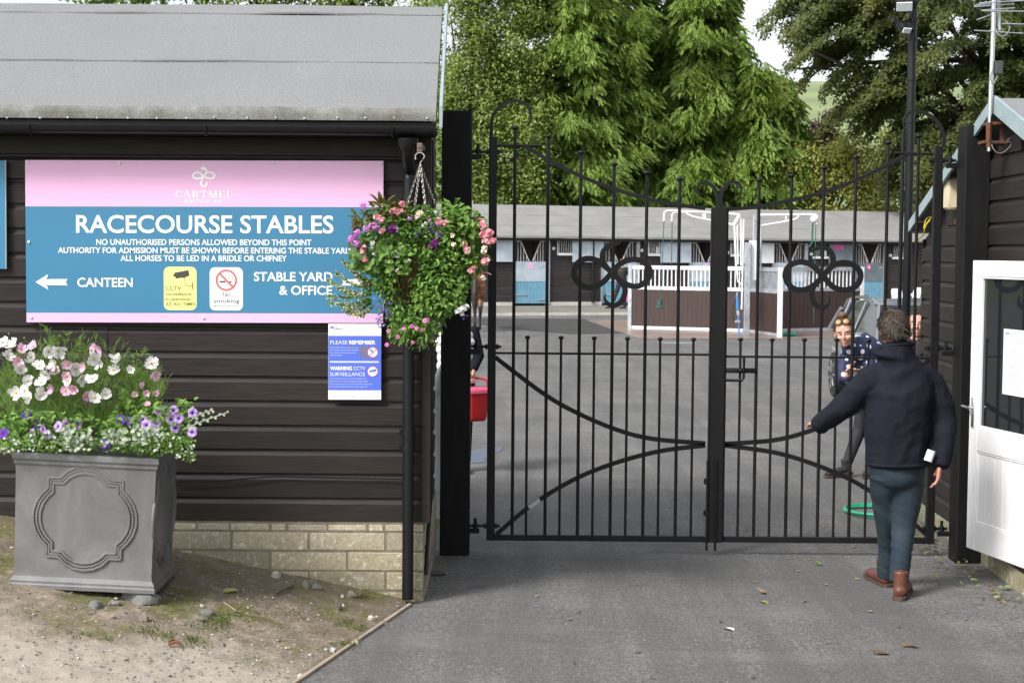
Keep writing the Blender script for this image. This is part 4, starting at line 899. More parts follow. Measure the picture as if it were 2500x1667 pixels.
# ================================================================ horse wash bay
def bay_panel(label, A, Bq, posts, top=1.72):
    A, Bq = V(A), V(Bq); A.z = Bq.z = 0; d = (Bq - A); L_ = d.length; d.normalize(); rot = Matrix.Rotation(math.atan2(d.y, d.x), 3, 'Z')
    t = thing('wash_bay_partition', label, 'partition', (A + Bq) / 2, 0, 'partitions of the horse wash bay')
    def b2(m, s0, s1, z0, z1, th): m.box(A + d * ((s0 + s1) / 2) + V((0, 0, (z0 + z1) / 2)), (s1 - s0, th, z1 - z0), 0, rot)
    e0 = .06 if posts[0] else 0; e1 = L_ - .06 if posts[1] else L_
    m = MB(); b2(m, e0, e1, .10, 1.08, .04)
    k = int(L_ / .13)
    for i in range(k): b2(m, e0 + i * .13 + .004, e0 + i * .13 + .124, .11, 1.07, .05) if e0 + i * .13 + .124 < e1 else None
    m.build('board_panel', M['brownboard'], t)
    m = MB(); b2(m, e0, e1, .02, .10, .07); b2(m, e0, e1, 1.08, 1.17, .07); b2(m, e0, e1, top - .1, top, .07); m.build('rails', M['galv'] if posts == (0, 1) else M['whitewall'], t)
    m = MB(); n = int(L_ / .115)
    for i in range(1, n): b2(m, i * L_ / n - .014, i * L_ / n + .014, 1.16, top - .09, .03)
    m.build('upright_bars', M['galv'] if posts == (0, 1) and L_ < 2.5 else M['whitewall'], t)
    for i, s_ in ((0, 0), (1, L_)):
        if posts[i]: m = MB(); b2(m, s_ - .05, s_ + .05, 0, top + .01, .1); m.build('post', M['galv'] if i == 0 and posts == (1, 0) else M['whitewall'], t)
    return t
pL, pC, pM0, pM, pR = G(1538, 804), G(1816, 818), G(1822, 812), G(1903, 824), G(2101, 808)
bay_panel('brown and white barred partition at the left of the wash bay, behind the left gate leaf', pL, G(1814, 812), (1, 0))
bay_panel('short brown partition with close galvanised bars beside the tall steel post of the wash bay', pM0, pM, (0, 1))
bay_panel('brown and white barred partition at the right of the wash bay, behind the polka dot woman', G(1908, 811), pR, (0, 1))
cpst = W(1818, 822, pC.y); H_ = W(1818, 592, pC.y).z
t = thing('steel_post', 'tall galvanised steel post in the middle of the wash bay', 'post', (pC.x, pC.y - .3, 0))
m = MB(); m.bbox((cpst.x, pC.y - .3, H_ / 2), (.14, .12, H_), .01); m.build('post_tube', M['galv'], t)
m = MB(); m.bbox((cpst.x + .15, pC.y - .2, H_ - .45), (.2, .1, 1.0), .01); m.build('junction_case', M['whitewall'], t)
BYY = pC.y
def bw(nx, ny, off=0): return W(nx, ny, BYY + off)
t = thing('hose_boom', 'white tubular hose boom reaching left over the wash bay', 'boom', (bw(1800, 820).x, BYY, 0), group='hose booms over the wash bay')
m = MB(); m.tube(catmull([bw(1621, 540), bw(1621.5, 525), bw(1624, 518), bw(1632, 515), bw(1648, 515.5), bw(1740, 519.5), bw(1806, 524)], 5), .028, 8)
m.tube(catmull([bw(1640.5, 541, .3), bw(1641, 527, .3), bw(1645, 520.5, .3), bw(1655, 519, .3), bw(1674, 519.5, .2)], 5), .026, 8)
m.tube(catmull([bw(1674, 519), bw(1684, 526), bw(1700, 531), bw(1740, 539), bw(1791, 549)], 4), .026, 8); m.tube([bw(1717, 519), bw(1717, 534)], .02, 6); m.tube([bw(1722, 519), bw(1722, 535)], .02, 6); m.build('boom_arm', M['white'], t, 60)
m = MB(); m.tube([bw(1806, 526), bw(1793, 548)], .05, 8); m.tube([bw(1793, 548), bw(1797, 645), bw(1801, 672)], .026, 8); m.tube([bw(1800, 545), bw(1802, 645)], .02, 8)
m.tube([bw(1809, 530), bw(1809, 648)], .022, 8); m.tube([bw(1816, 535), bw(1812, 720), bw(1811, 755)], .024, 8); m.tube(catmull([bw(1799, 650), bw(1801, 685), bw(1806, 690), bw(1811, 696)], 4), .018, 6); m.build('mast', M['white'], t, 60)
m = MB(); m.tube([bw(1621, 538), bw(1616, 650), bw(1612, 733)], .012, 5); m.build('hose', M['teal'], t)
m = MB(); m.tube([bw(1611.5, 732), bw(1610.5, 746)], .05, 8); m.bbox(bw(1610, 750), (.20, .10, .05), .012); m.build('brush_head', M['teal'], t, 50)
m = MB(); m.tube([bw(1641, 540, .3), bw(1640, 600, .3), bw(1639.5, 650, .3)], .012, 5); m.build('hose', M['teal'], t)
t = thing('hose_boom', 'white tubular hose boom reaching right over the wash bay', 'boom', (bw(1845, 820).x, BYY + .3, 0), group='hose booms over the wash bay')
m = MB(); m.tube(catmull([bw(1857, 525.5), bw(1920, 524.5), bw(1985, 524), bw(1992, 526), bw(1995.5, 532), bw(1994, 547)], 5), .03, 8); m.tube(catmull([bw(1858, 551), bw(1900, 544), bw(1936, 537), bw(1946, 533), bw(1951, 526)], 4), .024, 8); m.tube([bw(1919, 525), bw(1919, 540)], .02, 6); m.build('boom_arm', M['white'], t, 60)
m = MB(); m.tube([bw(1841, 525), bw(1838, 648)], .026, 8); m.tube([bw(1843, 530), bw(1844, 648)], .022, 8); m.tube([bw(1858, 551), bw(1857, 655)], .026, 8); m.tube([bw(1841, 527), bw(1858, 552)], .03, 6); m.build('mast', M['galv'], t, 60)
m = MB(); m.ball(bw(1988, 535), (.10, .08, .10), 12); m.build('hose_reel', M['white'], t, 60)
m = MB(); m.tube(catmull([bw(1985, 540), bw(1983, 575), bw(1983, 590), bw(1976, 603)], 4), .022, 6); m.tube([bw(1992, 547), bw(1989, 650), bw(1986, 790)], .012, 5); m.build('hose', M['teal'], t)
t = thing('washing_lance', 'blue washing lance with black hose hanging by the tall steel post', 'lance', (bw(1800, 820, -.6).x, BYY - .6, 0))
m = MB(); m.tube([bw(1799, 722, -.6), bw(1802, 762, -.6)], .035, 8); m.tube([bw(1803, 768, -.6), bw(1804, 784, -.6)], .03, 8); m.tube([bw(1804, 790, -.6), bw(1804, 819, -.6)], .022, 8); m.build('tube', M['bluep'], t, 60)
m = MB(); m.tube([bw(1801.5, 758, -.6), bw(1803, 770, -.6)], .04, 8); m.bbox(bw(1801, 785, -.6), (.14, .06, .07), .015); m.tube([bw(1800, 714, -.6), bw(1799, 723, -.6)], .02, 6); m.build('fittings', M['galv'], t)
m = MB(); m.tube(catmull([bw(1798, 724, -.6), bw(1790, 750, -.6), bw(1789, 772, -.6), bw(1795, 786, -.6), bw(1800, 786, -.6)], 5), .012, 5); m.build('hose', M['blackp'], t)
m = MB(); p = G(1913, 820, .01); m.tube(catmull([p + V((-.1, 0, .05)), p + V((.05, .05, .05)), p + V((.2, -.02, .05)), p + V((.3, .05, .04))], 4), .05, 6); tag(m.build('hose_end', M['greenhose'], None, 60), 'bright green hose end lying under the right wash bay partition', 'hose')
m = MB(); c = G(1653, 837, .012); m.bbox(c, (.75, .12, .016), .004); tag(m.build('drain_grate', M['galv']), 'pale narrow drain grate in the yard tarmac seen through the left gate leaf', 'drain')

# ================================================================ right-hand hut
HX = 3.20; HYf = G(2237, 1258).y; HX = G(2237, 1258).x - .0
apex = W(2424, 247, 10.27); HYr = 10.27; HYn = 2 * HYr - HYf
hu = thing('boarded_hut', 'dark boarded hut with grey felt roof and pale blue barge boards at the right edge', 'building', (HX + 2, HYr, 0))
KS = .03; ax = apex.x - KS * (HYr - HYf); az = apex.z
eF = W(2225, 545, HYf - .08); slp = (az - eF.z) / (eF.y - HYr)
m = MB(); rgh = random.Random(11)
def zroof(y): return az - .10 - slp * abs(y - HYr)
clad(m, (HX, HYf), (HX, HYn), .13, zroof(HYf) - .05, .147, (-1, 0), rgh)
zz = zroof(HYf) - .05
while zz < az - .16:       # boards of the gable triangle get shorter
    hw = (az - .10 - zz - .147) / slp
    if hw > .05: clad(m, (HX, HYr + hw), (HX, HYr - hw), zz, zz + .147, .147, (-1, 0), rgh, False)
    zz += .147
m.add([(HX + .02, HYf, 0), (HX + .02, HYn, 0), (HX + .02, HYn, zroof(HYn)), (HX + .02, HYr, az - .11), (HX + .02, HYf, zroof(HYf))], [(0, 1, 2, 3, 4)])
clad(m, (HX + 4.5, HYf), (HX, HYf), .13, zroof(HYf), .147, (0, 1), rgh); clad(m, (HX, HYn), (HX + 4.5, HYn), .13, zroof(HYn), .147, (0, -1), rgh)
m.build('weatherboard_wall', M['board'], hu, 20)
m = MB()
y = HYn
while y < HYf - .01:
    w_ = min(.46, HYf - y); m.bbox((HX + .06, y + w_ / 2, .05), (.12, w_ - .012, .16), .006); y += .46
m.build('block_plinth', M['block'], hu)
m = MB()
for sg_ in (1, -1):
    ye = HYr + sg_ * (eF.y - HYr + .03); ze = az - slp * abs(ye - HYr); N = 40; vs = []
    for i in range(N + 1):
        x = ax + .02 + (5.0) * i / N
        for j in range(7): t = j / 6; vs.append((x, HYr + (ye - HYr) * t, az + (ze - az) * t + .02 + .008 * noise.noise(V((x * 2, t * 4, sg_)))))
    m.add(vs, [(i * 7 + j, i * 7 + 7 + j, i * 7 + 8 + j, i * 7 + 1 + j) for i in range(N) for j in range(6)])
    m.add([(ax + .02, ye, ze + .02), (ax + 5, ye, ze + .02), (ax + 5, ye, ze - .07), (ax + .02, ye, ze - .07)], [(0, 1, 2, 3)])
    m.add([(ax + .02, HYr, az + .02), (ax + .02, ye, ze + .02), (ax + .02, ye, ze - .03), (ax + .02, HYr, az - .03)], [(0, 1, 2, 3)])
hr = m.build('felt_roof', M['felt'], hu, 40)
m = MB(); m.tube([(ax + .3, HYr - .27, az - slp * .27 + .03), (ax + 2.5, HYr - .25, az - slp * .25 + .032)], .004, 4); m.build('felt_seam', M['feltlip'], hr)
for sg_ in (1, -1):
    m = MB(); ye = HYr + sg_ * (eF.y - HYr + .06); ze = az - slp * abs(ye - HYr); a = V((ax, HYr + sg_ * .001, az + .035)); b_ = V((ax, ye, ze + .035)); d_ = V((0, 0, -.085 if sg_ > 0 else -.11)); q = [a, b_, b_ + d_, a + d_]
    m.prism(q if sg_ > 0 else q[::-1], (.02, 0, 0)); m.build('barge_board', M['paleblue'], hu)
for o_ in children(hu) + [g_ for c_ in children(hu) for g_ in children(c_)]:      # the hut stands a little askew to the gate
    for v_ in o_.data.vertices: v_.co.x += KS * (v_.co.y + hu.location.y - HYf)
c = W(2319, 473, 11.6); WXl = HX + KS * (c.y - HYf); t = thing('bulkhead_light', 'cream plastic light fitting on the hut wall beside the thick gate post', 'light fitting', c)
zt_, zb_ = W(2319, 433, c.y).z, W(2319, 513, c.y).z; m = MB(); m.bbox((WXl - .045, c.y, (zt_ + zb_) / 2), (.09, .13, zt_ - zb_), .018); m.build('case', M['cream'], t, 40)
m = MB(); m.tube([(WXl - .012, c.y, zb_ - .06), (WXl - .012, c.y, zb_ - .10)], .008, 6); m.build('conduit_end', M['rust'], t)
m = MB(); m.tube(catmull([W(2256, 558, 12.25), W(2262, 535, 12.25), W(2275, 530, 12.2), W(2262, 548, 12.2), W(2252, 575, 12.3), W(2230, 590, 12.5)], 5), .006, 6); tag(m.build('yellow_hose', pm('yellow_hose', (.55, .42, .02), (.5, .38, .02), 5, .5), None, 60), 'yellow hose hooked under the eaves of the right-hand hut', 'hose')
# white stable door folded back against the hut
dA = G(2366, 1335, .17); dB = G(2500, 1385, .17); dd = (dB - dA); dd.z = 0; dl = .86; dd.normalize(); dn_ = V((-dd.y, dd.x, 0)); dn_ = dn_ if dn_.dot(dA) < 0 else -dn_
zdt = W(2388, 636, dA.y).z; drot = Matrix.Rotation(math.atan2(dd.y, dd.x), 3, 'Z')
dr = tag(bpy.data.objects.new('door', None), None); col.objects.link(dr); dr.location = dA - hu.location; dr.parent = hu
def db(m, s0, s1, z0, z1, th, off=0.0, mi=0, bev=.004): m.bbox(dA + dd * ((s0 + s1) / 2) + dn_ * off + V((0, 0, (z0 + z1) / 2 - dA.z)), (s1 - s0, th, z1 - z0), bev, mi, drot)
z0 = .17; H = zdt - z0; sw_ = .105
zg0, zg1 = W(2410, 1041, dA.y - .05).z, W(2410, 675, dA.y - .05).z; zp1, zp0 = W(2400, 1098, dA.y - .05).z, W(2400, 1272, dA.y - .05).z
m = MB(); db(m, 0, sw_, z0, zdt, .045); db(m, dl - sw_, dl, z0, zdt, .045); db(m, sw_, dl - sw_, zg1, zdt, .043); db(m, sw_, dl - sw_, zp1, zg0, .043); db(m, sw_, dl - sw_, z0, zp0, .043)
m.build('door_frame', M['white'], dr)
m = MB(); k = 6
for i in range(k): s0 = sw_ + i * (dl - 2 * sw_) / k; db(m, s0 + .001, s0 + (dl - 2 * sw_) / k - .001, zp0 - .002, zp1 + .002, .022, 0, 0, .003)
m.build('boarded_panel', M['white'], dr)
m = MB()
for a, b_, c_, d_ in ((sw_, dl - sw_, zp0, zp0 + .014), (sw_, dl - sw_, zp1 - .014, zp1), (sw_, sw_ + .014, zp0, zp1), (dl - sw_ - .014, dl - sw_, zp0, zp1), (sw_, dl - sw_, zg0, zg0 + .014), (sw_, dl - sw_, zg1 - .014, zg1), (sw_, sw_ + .014, zg0, zg1), (dl - sw_ - .014, dl - sw_, zg0, zg1)): db(m, a, b_, c_, d_, .034)
m.build('beading', M['white'], dr)
m = MB(); db(m, sw_, dl - sw_, zg0, zg1, .006, -.004); m.build('pane', M['glass'], dr)
m = MB(); zh = W(2385, 1000, dA.y).z; db(m, .035, .068, zh - .11, zh + .085, .012, .026); pc = dA + dd * .052 + dn_ * .04; pc.z = zh + .02; m.tube([pc - dn_ * .02, pc + dn_ * .02], .012, 8); m.tube([pc + dn_ * .02, pc + dn_ * .022 - dd * .075 + V((0, 0, .004))], .010, 8); m.build('handle', M['chrome'], dr, 50)
sh = W(2442, 800, dA.y - .2); s0 = .30
nz0, nz1 = W(2470, 957, dA.y - .25).z, W(2470, 800, dA.y - .25).z
t = thing('paper_notice', 'white printed paper notice taped inside the glass of the white door', 'notice', dA + dd * .45 + V((0, 0, 1)))
fo = dA + dd * .385 + dn_ * .006; fo.z = nz1; fn = frame(fo, dd, dn_, 400, 0, 0)
m = MB(); m.add([fn(0, 0, 0), fn(116, 0, 0), fn(116, (nz1 - nz0) * 400, 0), fn(0, (nz1 - nz0) * 400, 0)], [(3, 2, 1, 0)]); m.build('sheet', M['paper'], t)
m = MB(); rp_ = random.Random(2)
for i in range(22):
    v = 22 + i * ((nz1 - nz0) * 400 - 40) / 22
    if i in (3, 9, 15): continue
    wd = rp_.uniform(40, 96) if i % 5 else 34; u = 58 - wd / 2
    while u < 58 + wd / 2: l_ = rp_.uniform(3, 9); quadp(m, fn, u, v, u + l_, v + 1.6, .001); u += l_ + 1.6
quadp(m, fn, 10, 8, 16, 14, .001, 1); quadp(m, fn, 18, 9, 28, 13, .001, 1)
m.build('print', [pm('grey_print', (.32, .32, .33), (.30, .30, .31), 5, .6), pm('blue_ink', (.10, .22, .48), (.1, .2, .45), 5, .6)], t)

# ================================================================ aerial pole, lamp post
PY = 10.24; t = thing('aerial_mast', 'grey metal television aerial mast on rusty brackets at the hut gable', 'aerial', W(2420, 340, PY))
m = MB(); m.tube([W(2415, 370, PY), W(2417, 280, PY), W(2425, 70, PY), W(2428, -120, PY)], .0145, 12); m.build('mast_tube', M['chrome'], t, 60)
m = MB()
for ny in (303, 349): m.bbox(W(2424, ny, PY + .05), (.10 if ny < 320 else .16, .12, .02), .003); m.tube([W(2408, ny, PY), W(2428, ny, PY)], .010, 6)
m.bbox(W(2446, 330, PY + .06), (.022, .03, .14), .003); m.tube([W(2414, 300, PY), W(2414, 360, PY)], .018, 8); m.build('bracket', M['rust'], t)
m = MB(); m.bbox(W(2438, 166, PY), (.05, .04, .085), .006); m.build('junction_box', M['dgrey'], t)
gc_ = pm('grey_cable', (.22, .22, .23), (.18, .18, .19), 5, .5)
for pts_, rr_ in (([W(2434, 30, PY), W(2429, 60, PY), W(2436, 84, PY - .02), W(2452, 88, PY - .03), W(2465, 70, PY - .02), W(2455, 50, PY)], .004), ([W(2438, 180, PY), W(2425, 205, PY - .02), W(2418, 190, PY - .02), W(2424, 168, PY - .02)], .004), ([W(2418, 345, PY), W(2428, 368, PY - .02), W(2445, 374, PY - .02), W(2466, 358, PY), W(2472, 336, PY), W(2460, 346, PY), W(2500, 350, PY)], .003)):
    m = MB(); m.tube(catmull(pts_, 5), rr_, 5); m.build('aerial_cable', gc_, t)
m = MB()
for (x0, y0, x1, y1) in ((2394, 9, 2474, 3), (2378, 17, 2476, 10), (2391, 8, 2500, 2), (2396, 26, 2477, 20), (2399, 27, 2560, 29), (2385, 49, 2424, 35), (2379, 75, 2498, 82), (2447, 58, 2570, 62), (2380, 14, 2424, 9)): m.tube([W(x0, y0, PY - .03), W(x1, y1, PY + .02)], .0042, 6)
m.tube([W(2437, -40, PY + .03), W(2440, 75, PY + .03)], .011, 8); m.build('aerial_rods', M['galv'], t)
LY = 14.0; t = thing('lamp_post', 'tall black lamp post with two floodlights behind the gate', 'lamp post', (W(2212, 900, LY).x, LY, 0))
m = MB(); a = W(2212, 800, LY); topz = W(2230, -60, LY).z; m.tube([(a.x, LY, 0), (a.x, LY, topz)], .037, 14); m.tube([(a.x - .055, LY + .03, 0), (a.x - .055, LY + .03, W(2225, 320, LY).z)], .018, 8)
m.build('pole', M['blackp'], t, 60)
m = MB()
for ny in (51, 96, 194, 297): m.tube([V((a.x, LY, W(2225, ny, LY).z - .012)), V((a.x, LY, W(2225, ny, LY).z + .012))], .045, 12)
m.tube(catmull([W(2227, 40, LY - .05), W(2217, 48, LY - .08), W(2216, 60, LY - .06), W(2224, 64, LY - .04)], 4), .006, 5); m.build('pole_band', M['blackp'], t, 60)
def flood(cx, cy, wd, hd, tilt, yaw):
    c = W(cx, cy, LY - .18); rot = Matrix.Rotation(yaw, 3, 'Z') @ Matrix.Rotation(tilt, 3, 'X'); k = 278 * 1.0
    m = MB(); m.bbox(c, (wd / k, .07, hd / k), .008, 0, rot)
    for i in range(6): m.box(c + rot @ V((-wd / k / 2 + (i + .5) * wd / k / 6, .05, 0)), (.006, .05, hd / k * .8), 0, rot)
    fl = m.build('floodlight', M['black'], t)
    m = MB(); m.bbox(c + rot @ V((0, -.036, 0)), (wd / k * .84, .012, hd / k * .72), .004, 0, rot); m.build('lens', M['lampglass'], fl)
    m = MB(); m.tube([c + rot @ V((wd / k / 2, .02, 0)), c + rot @ V((wd / k / 2 + .04, .06, 0)), (a.x, LY - .03, c.z)], .012, 6); m.build('arm', M['black'], fl)
flood(2208, 12, 44, 34, R(38), R(-12)); flood(2209, 70, 28, 20, R(38), R(25))
m = MB(); m.bbox(W(2190, 56, LY - .1), (.10, .05, .05), .008, 0, Matrix.Rotation(.4, 3, 'Y')); m.tube([W(2195, 58, LY - .1), W(2222, 48, LY - .03)], .012, 6); m.build('sensor', M['black'], t)

# ================================================================ parked car, chairs
cp = V((5.62, 21.8, 0)); cdirn = V((0, -1, 0)).normalized(); crot = math.atan2(cdirn.y, cdirn.x)
car = thing('parked_car', 'grey estate car with silver roof rails parked behind the hut corner', 'car', cp, crot)
CM = Matrix.Translation(cp) @ Matrix.Rotation(crot, 4, 'Z') @ Matrix.Diagonal((1, 1, .92, 1))
def cl(x, y, z): return CM @ V((x, y, z))
st_ = [(-2.15, .70, .45, .98), (-2.05, .82, .32, 1.04), (-1.6, .90, .28, 1.06), (-.6, .92, .26, 1.03), (.5, .92, .26, .99), (1.0, .91, .26, .97), (1.6, .88, .28, .88), (2.0, .80, .30, .76), (2.15, .62, .42, .64)]
def csec(x, w_, zl, zh): return [cl(x, s * y * w_, z) for s, y, z in ((-1, .86, zl), (-1, 1.0, zl + .14), (-1, 1.0, zh - .22), (-1, .95, zh - .03), (-1, .80, zh), (1, .80, zh), (1, .95, zh - .03), (1, 1.0, zh - .22), (1, 1.0, zl + .14), (1, .86, zl))]
m = MB(); vs = []
for s_ in st_: vs += csec(*s_)
n = 10; k = len(st_); m.add(vs, [(i * n + j, i * n + (j + 1) % n, (i + 1) * n + (j + 1) % n, (i + 1) * n + j) for i in range(k - 1) for j in range(n)] + [tuple(range(n))[::-1], tuple((k - 1) * n + j for j in range(n))])
body = m.build('body', M['carpaint'], car, 35)
gh = [(-2.02, .62, 1.05, 1.16), (-1.75, .80, 1.05, 1.42), (-1.3, .80, 1.04, 1.53), (-.4, .80, 1.02, 1.58), (.3, .79, 1.0, 1.54), (.75, .80, .98, 1.28), (1.12, .80, .96, 1.0)]
m = MB(); vs = []
for x, w_, zl, zh in gh: vs += [cl(x, -.86, zl), cl(x, -.86 + (zh - zl) * .36, zh - .02), cl(x, .86 - (zh - zl) * .36, zh - .02), cl(x, .86, zl)]
n = 4; k = len(gh); m.add(vs, [(i * n + j, i * n + (j + 1) % n, (i + 1) * n + (j + 1) % n, (i + 1) * n + j) for i in range(k - 1) for j in range(n)] + [(3, 2, 1, 0), tuple((k - 1) * n + j for j in range(n))])
m.build('windows', M['glass'], car, 20)
m = MB(); vs = []; rf_ = gh[1:5]
for x, w_, zl, zh in rf_:
    hw = .86 - (zh - zl) * .36 + .015; vs += [cl(x, -hw, zh - .05), cl(x, -hw + .06, zh + .0), cl(x, 0, zh + .035), cl(x, hw - .06, zh + .0), cl(x, hw, zh - .05)]
m.add(vs, [(i * 5 + j, i * 5 + j + 1, i * 5 + 6 + j, i * 5 + 5 + j) for i in range(3) for j in range(4)] + [(0, 1, 2, 3, 4), (19, 18, 17, 16, 15)]); m.build('roof', M['carpaint'], body, 40)
for s_ in (-1, 1):
    m = MB(); hw = .66; m.tube(catmull([cl(-1.72, s_ * .70, 1.42), cl(-1.5, s_ * .69, 1.545), cl(-.9, s_ * .68, 1.60), (cl(-.2, s_ * .68, 1.61)), cl(.15, s_ * .69, 1.57), cl(.28, s_ * .70, 1.52)], 5), .022, 8); m.build('roof_rail', M['chrome'], body, 60)
    m = MB()
    for xl, xh, zl, wdt in ((-1.35, -1.28, 1.04, .10), (-.42, -.36, 1.02, .05), (1.10, .34, .97, .06), (-2.0, -1.72, 1.06, .10)):
        zh = 1.55 if abs(xh) < 1.3 else 1.48 if xh > -1.5 else 1.40
        m.tube([cl(xl, s_ * .872, zl), cl(xh, s_ * (.88 - (zh - zl) * .36), zh)], wdt * .3, 6)
    m.tube([cl(-1.95, s_ * .875, 1.055), cl(-.4, s_ * .878, 1.03), cl(1.1, s_ * .872, .97)], .014, 6); m.build('pillars', M['carpaint'], body, 60)
    m = MB(); m.ball(cl(.72, s_ * 1.02, 1.05), (.10, .12, .085), 12, 0, Matrix.Rotation(crot, 3, 'Z')); m.tube([cl(.74, s_ * .86, 1.0), cl(.73, s_ * .98, 1.02)], .03, 6); m.build('door_mirror', M['carpaint'], body, 60)
    for xd in (-.35, .55): m = MB(); m.bbox(cl(xd, s_ * .93, .88), (.2, .03, .03), .008, 0, Matrix.Rotation(crot, 3, 'Z')); m.build('door_handle', M['carpaint'], body)
    m = MB(); m.ball(cl(1.95, s_ * .62, .72), (.16, .2, .09), 10, 0, Matrix.Rotation(crot, 3, 'Z')); m.build('headlight', M['lampglass'], body, 60)
    m = MB(); m.ball(cl(-2.05, s_ * .66, .88), (.10, .14, .14), 10, 0, Matrix.Rotation(crot, 3, 'Z')); m.build('tail_light', M['redp'], body, 60)
    for xw in (-1.36, 1.35):
        m = MB(); axd = CM.to_3x3() @ V((0, s_, 0)); c = cl(xw, s_ * .76, .364)
        m.lathe(c, [(.2, 0), (.3, 0), (.33, .03), (.335, .1), (.32, .18), (.24, .195)], 24, 0, axd); wh = m.build('wheel', M['rubber'], car, 40)
        m = MB(); m.lathe(c + axd * .16, [(.235, .03), (.235, .0), (.2, -.02), (.03, .0), (.0, .01)], 24, 0, axd)
        for q in range(7): 
            an = 2 * math.pi * q / 7; u_ = (CM.to_3x3() @ V((math.cos(an), 0, math.sin(an)))); m.tube([c + axd * .175 + u_ * .04, c + axd * .19 + u_ * .225], .022, 6)
        m.build('rim', M['alloy'], wh, 40)
m = MB(); m.bbox(cl(2.14, 0, .45), (.02, .52, .11), .003, 0, Matrix.Rotation(crot, 3, 'Z')); m.build('number_plate', M['paper'], body)
def chair(px, Yc, rz, label):
    b0 = W(px, 735, Yc); t = thing('plastic_chair', label, 'chair', (b0.x, Yc, 0), rz, 'white plastic chairs behind the parked car')
    Mx = Matrix.Translation((b0.x, Yc, 0)) @ Matrix.Rotation(rz, 4, 'Z'); q = lambda x, y, z: Mx @ V((x, y, z))
    m = MB(); m.bbox(q(0, 0, .43), (.44, .44, .03), .012, 0, Mx.to_3x3()); m.build('seat', M['white'], t, 50)
    m = MB(); vs = []
    for i in range(8):
        z = .44 + .44 * i / 7; hw = .22 - .05 * max(0, (i - 5) / 2) ** 2
        for s_ in (-1, 1):
            for th in (0, .018): vs.append(q(s_ * hw, .20 + .10 * i / 7 + th, z))
    m.add(vs, [f for i in range(7) for f in ((i * 4, i * 4 + 2, i * 4 + 6, i * 4 + 4), (i * 4 + 1, i * 4 + 5, i * 4 + 7, i * 4 + 3), (i * 4, i * 4 + 4, i * 4 + 5, i * 4 + 1), (i * 4 + 2, i * 4 + 3, i * 4 + 7, i * 4 + 6))] + [(28, 30, 31, 29)]); m.build('backrest', M['white'], t)
    for sx in (-1, 1):
        for sy in (-1, 1): m = MB(); m.tube([q(sx * .19, sy * .19, .43), q(sx * .22, sy * .22, 0)], .02, 6); m.build('leg', M['white'], t)
        m = MB(); m.tube(catmull([q(sx * .22, .24, .64), q(sx * .24, .05, .65), q(sx * .24, -.18, .62), q(sx * .2, -.2, .43)], 4), .018, 6); m.build('armrest', M['white'], t)
def dropz(o, z):
    o.location.z = z
for px, Yc, rz, lab in ((2200, 55, R(20), 'white plastic garden chair behind the car roof, left of the lamp post'), (2224, 57, R(-65), 'white plastic garden chair seen side on behind the car, right of the lamp post')): chair(px, Yc, rz, lab)
# green hose coil by the hut
t_c = G(2140, 1254, .0); m = MB(); pts = []
for i in range(46):
    a = 2 * math.pi * i / 22; r_ = .27 + .012 * math.sin(i * .9) + .02 * (i / 70); pts.append(t_c + V((r_ * math.cos(a) + .02, r_ * math.sin(a) * 1.0, .014 + .014 * i / 22)))
m.tube(catmull(pts, 2), .0115, 6); tag(m.build('hose_coil', M['greenhose'], None, 60), 'coil of bright green hose on the tarmac behind the walking man', 'hose')
# ================================================================ trees behind the stables
M['birch'] = leafmat('birch_leaves', [(0.072, 0.126, 0.022), (0.132, 0.210, 0.036), (0.240, 0.312, 0.066), (0.360, 0.396, 0.120)], .35, .5)
M['conifer'] = leafmat('cypress_sprays', [(0.065, 0.122, 0.023), (0.137, 0.227, 0.039), (0.215, 0.319, 0.057), (0.305, 0.410, 0.091)], .42, .6)
M['beech'] = leafmat('dark_beech_leaves', [(.026, .042, .012), (.056, .078, .020), (.098, .118, .028), (.16, .158, .040)], .3, .35)
M['gold'] = leafmat('yellow_green_leaves', [(0.144, 0.192, 0.030), (0.240, 0.276, 0.054), (0.360, 0.372, 0.090), (0.456, 0.444, 0.144)], .35, .4)
M['green'] = leafmat('mid_green_leaves', [(0.054, 0.120, 0.024), (0.096, 0.192, 0.036), (0.156, 0.264, 0.054), (0.216, 0.324, 0.072)], .35, .4)
M['purple'] = leafmat('purple_beech_leaves', [(.026, .014, .018), (.050, .026, .030), (.085, .045, .048), (.11, .065, .060)], .2, .3)

def trunk(t, base, top, r0, mt='bark', limbs=()):
    m = MB(); b0 = V(base); b1 = V(top); k = 9; r_ = random.Random(int(b0.x * 10) + 5)
    pts = [b0.lerp(b1, i / (k - 1)) + (V((r_.uniform(-.12, .12), r_.uniform(-.12, .12), 0)) if 0 < i < k - 1 else V((0, 0, 0))) for i in range(k)]
    m.tube(pts, [r0 * (1.25 if i == 0 else 1 - .8 * i / (k - 1)) for i in range(k)], 9)
    for (s_, e, r1) in limbs: m.tube(catmull([s_, s_.lerp(e, .5) + V((0, 0, .2)), e], 4), [r1 * (1 - .7 * i / 8) for i in range(9)], 6)
    m.build('trunk', M[mt], t, 60)
def visible(p):           # leaves far outside the view are left out
    q = CR3.transposed() @ (p - V((0, 0, CAMZ))); u = CX + FPX * q.x / -q.z; v = CY - FPX * q.y / -q.z
    return -160 < u < 2660 and -420 < v < 1000
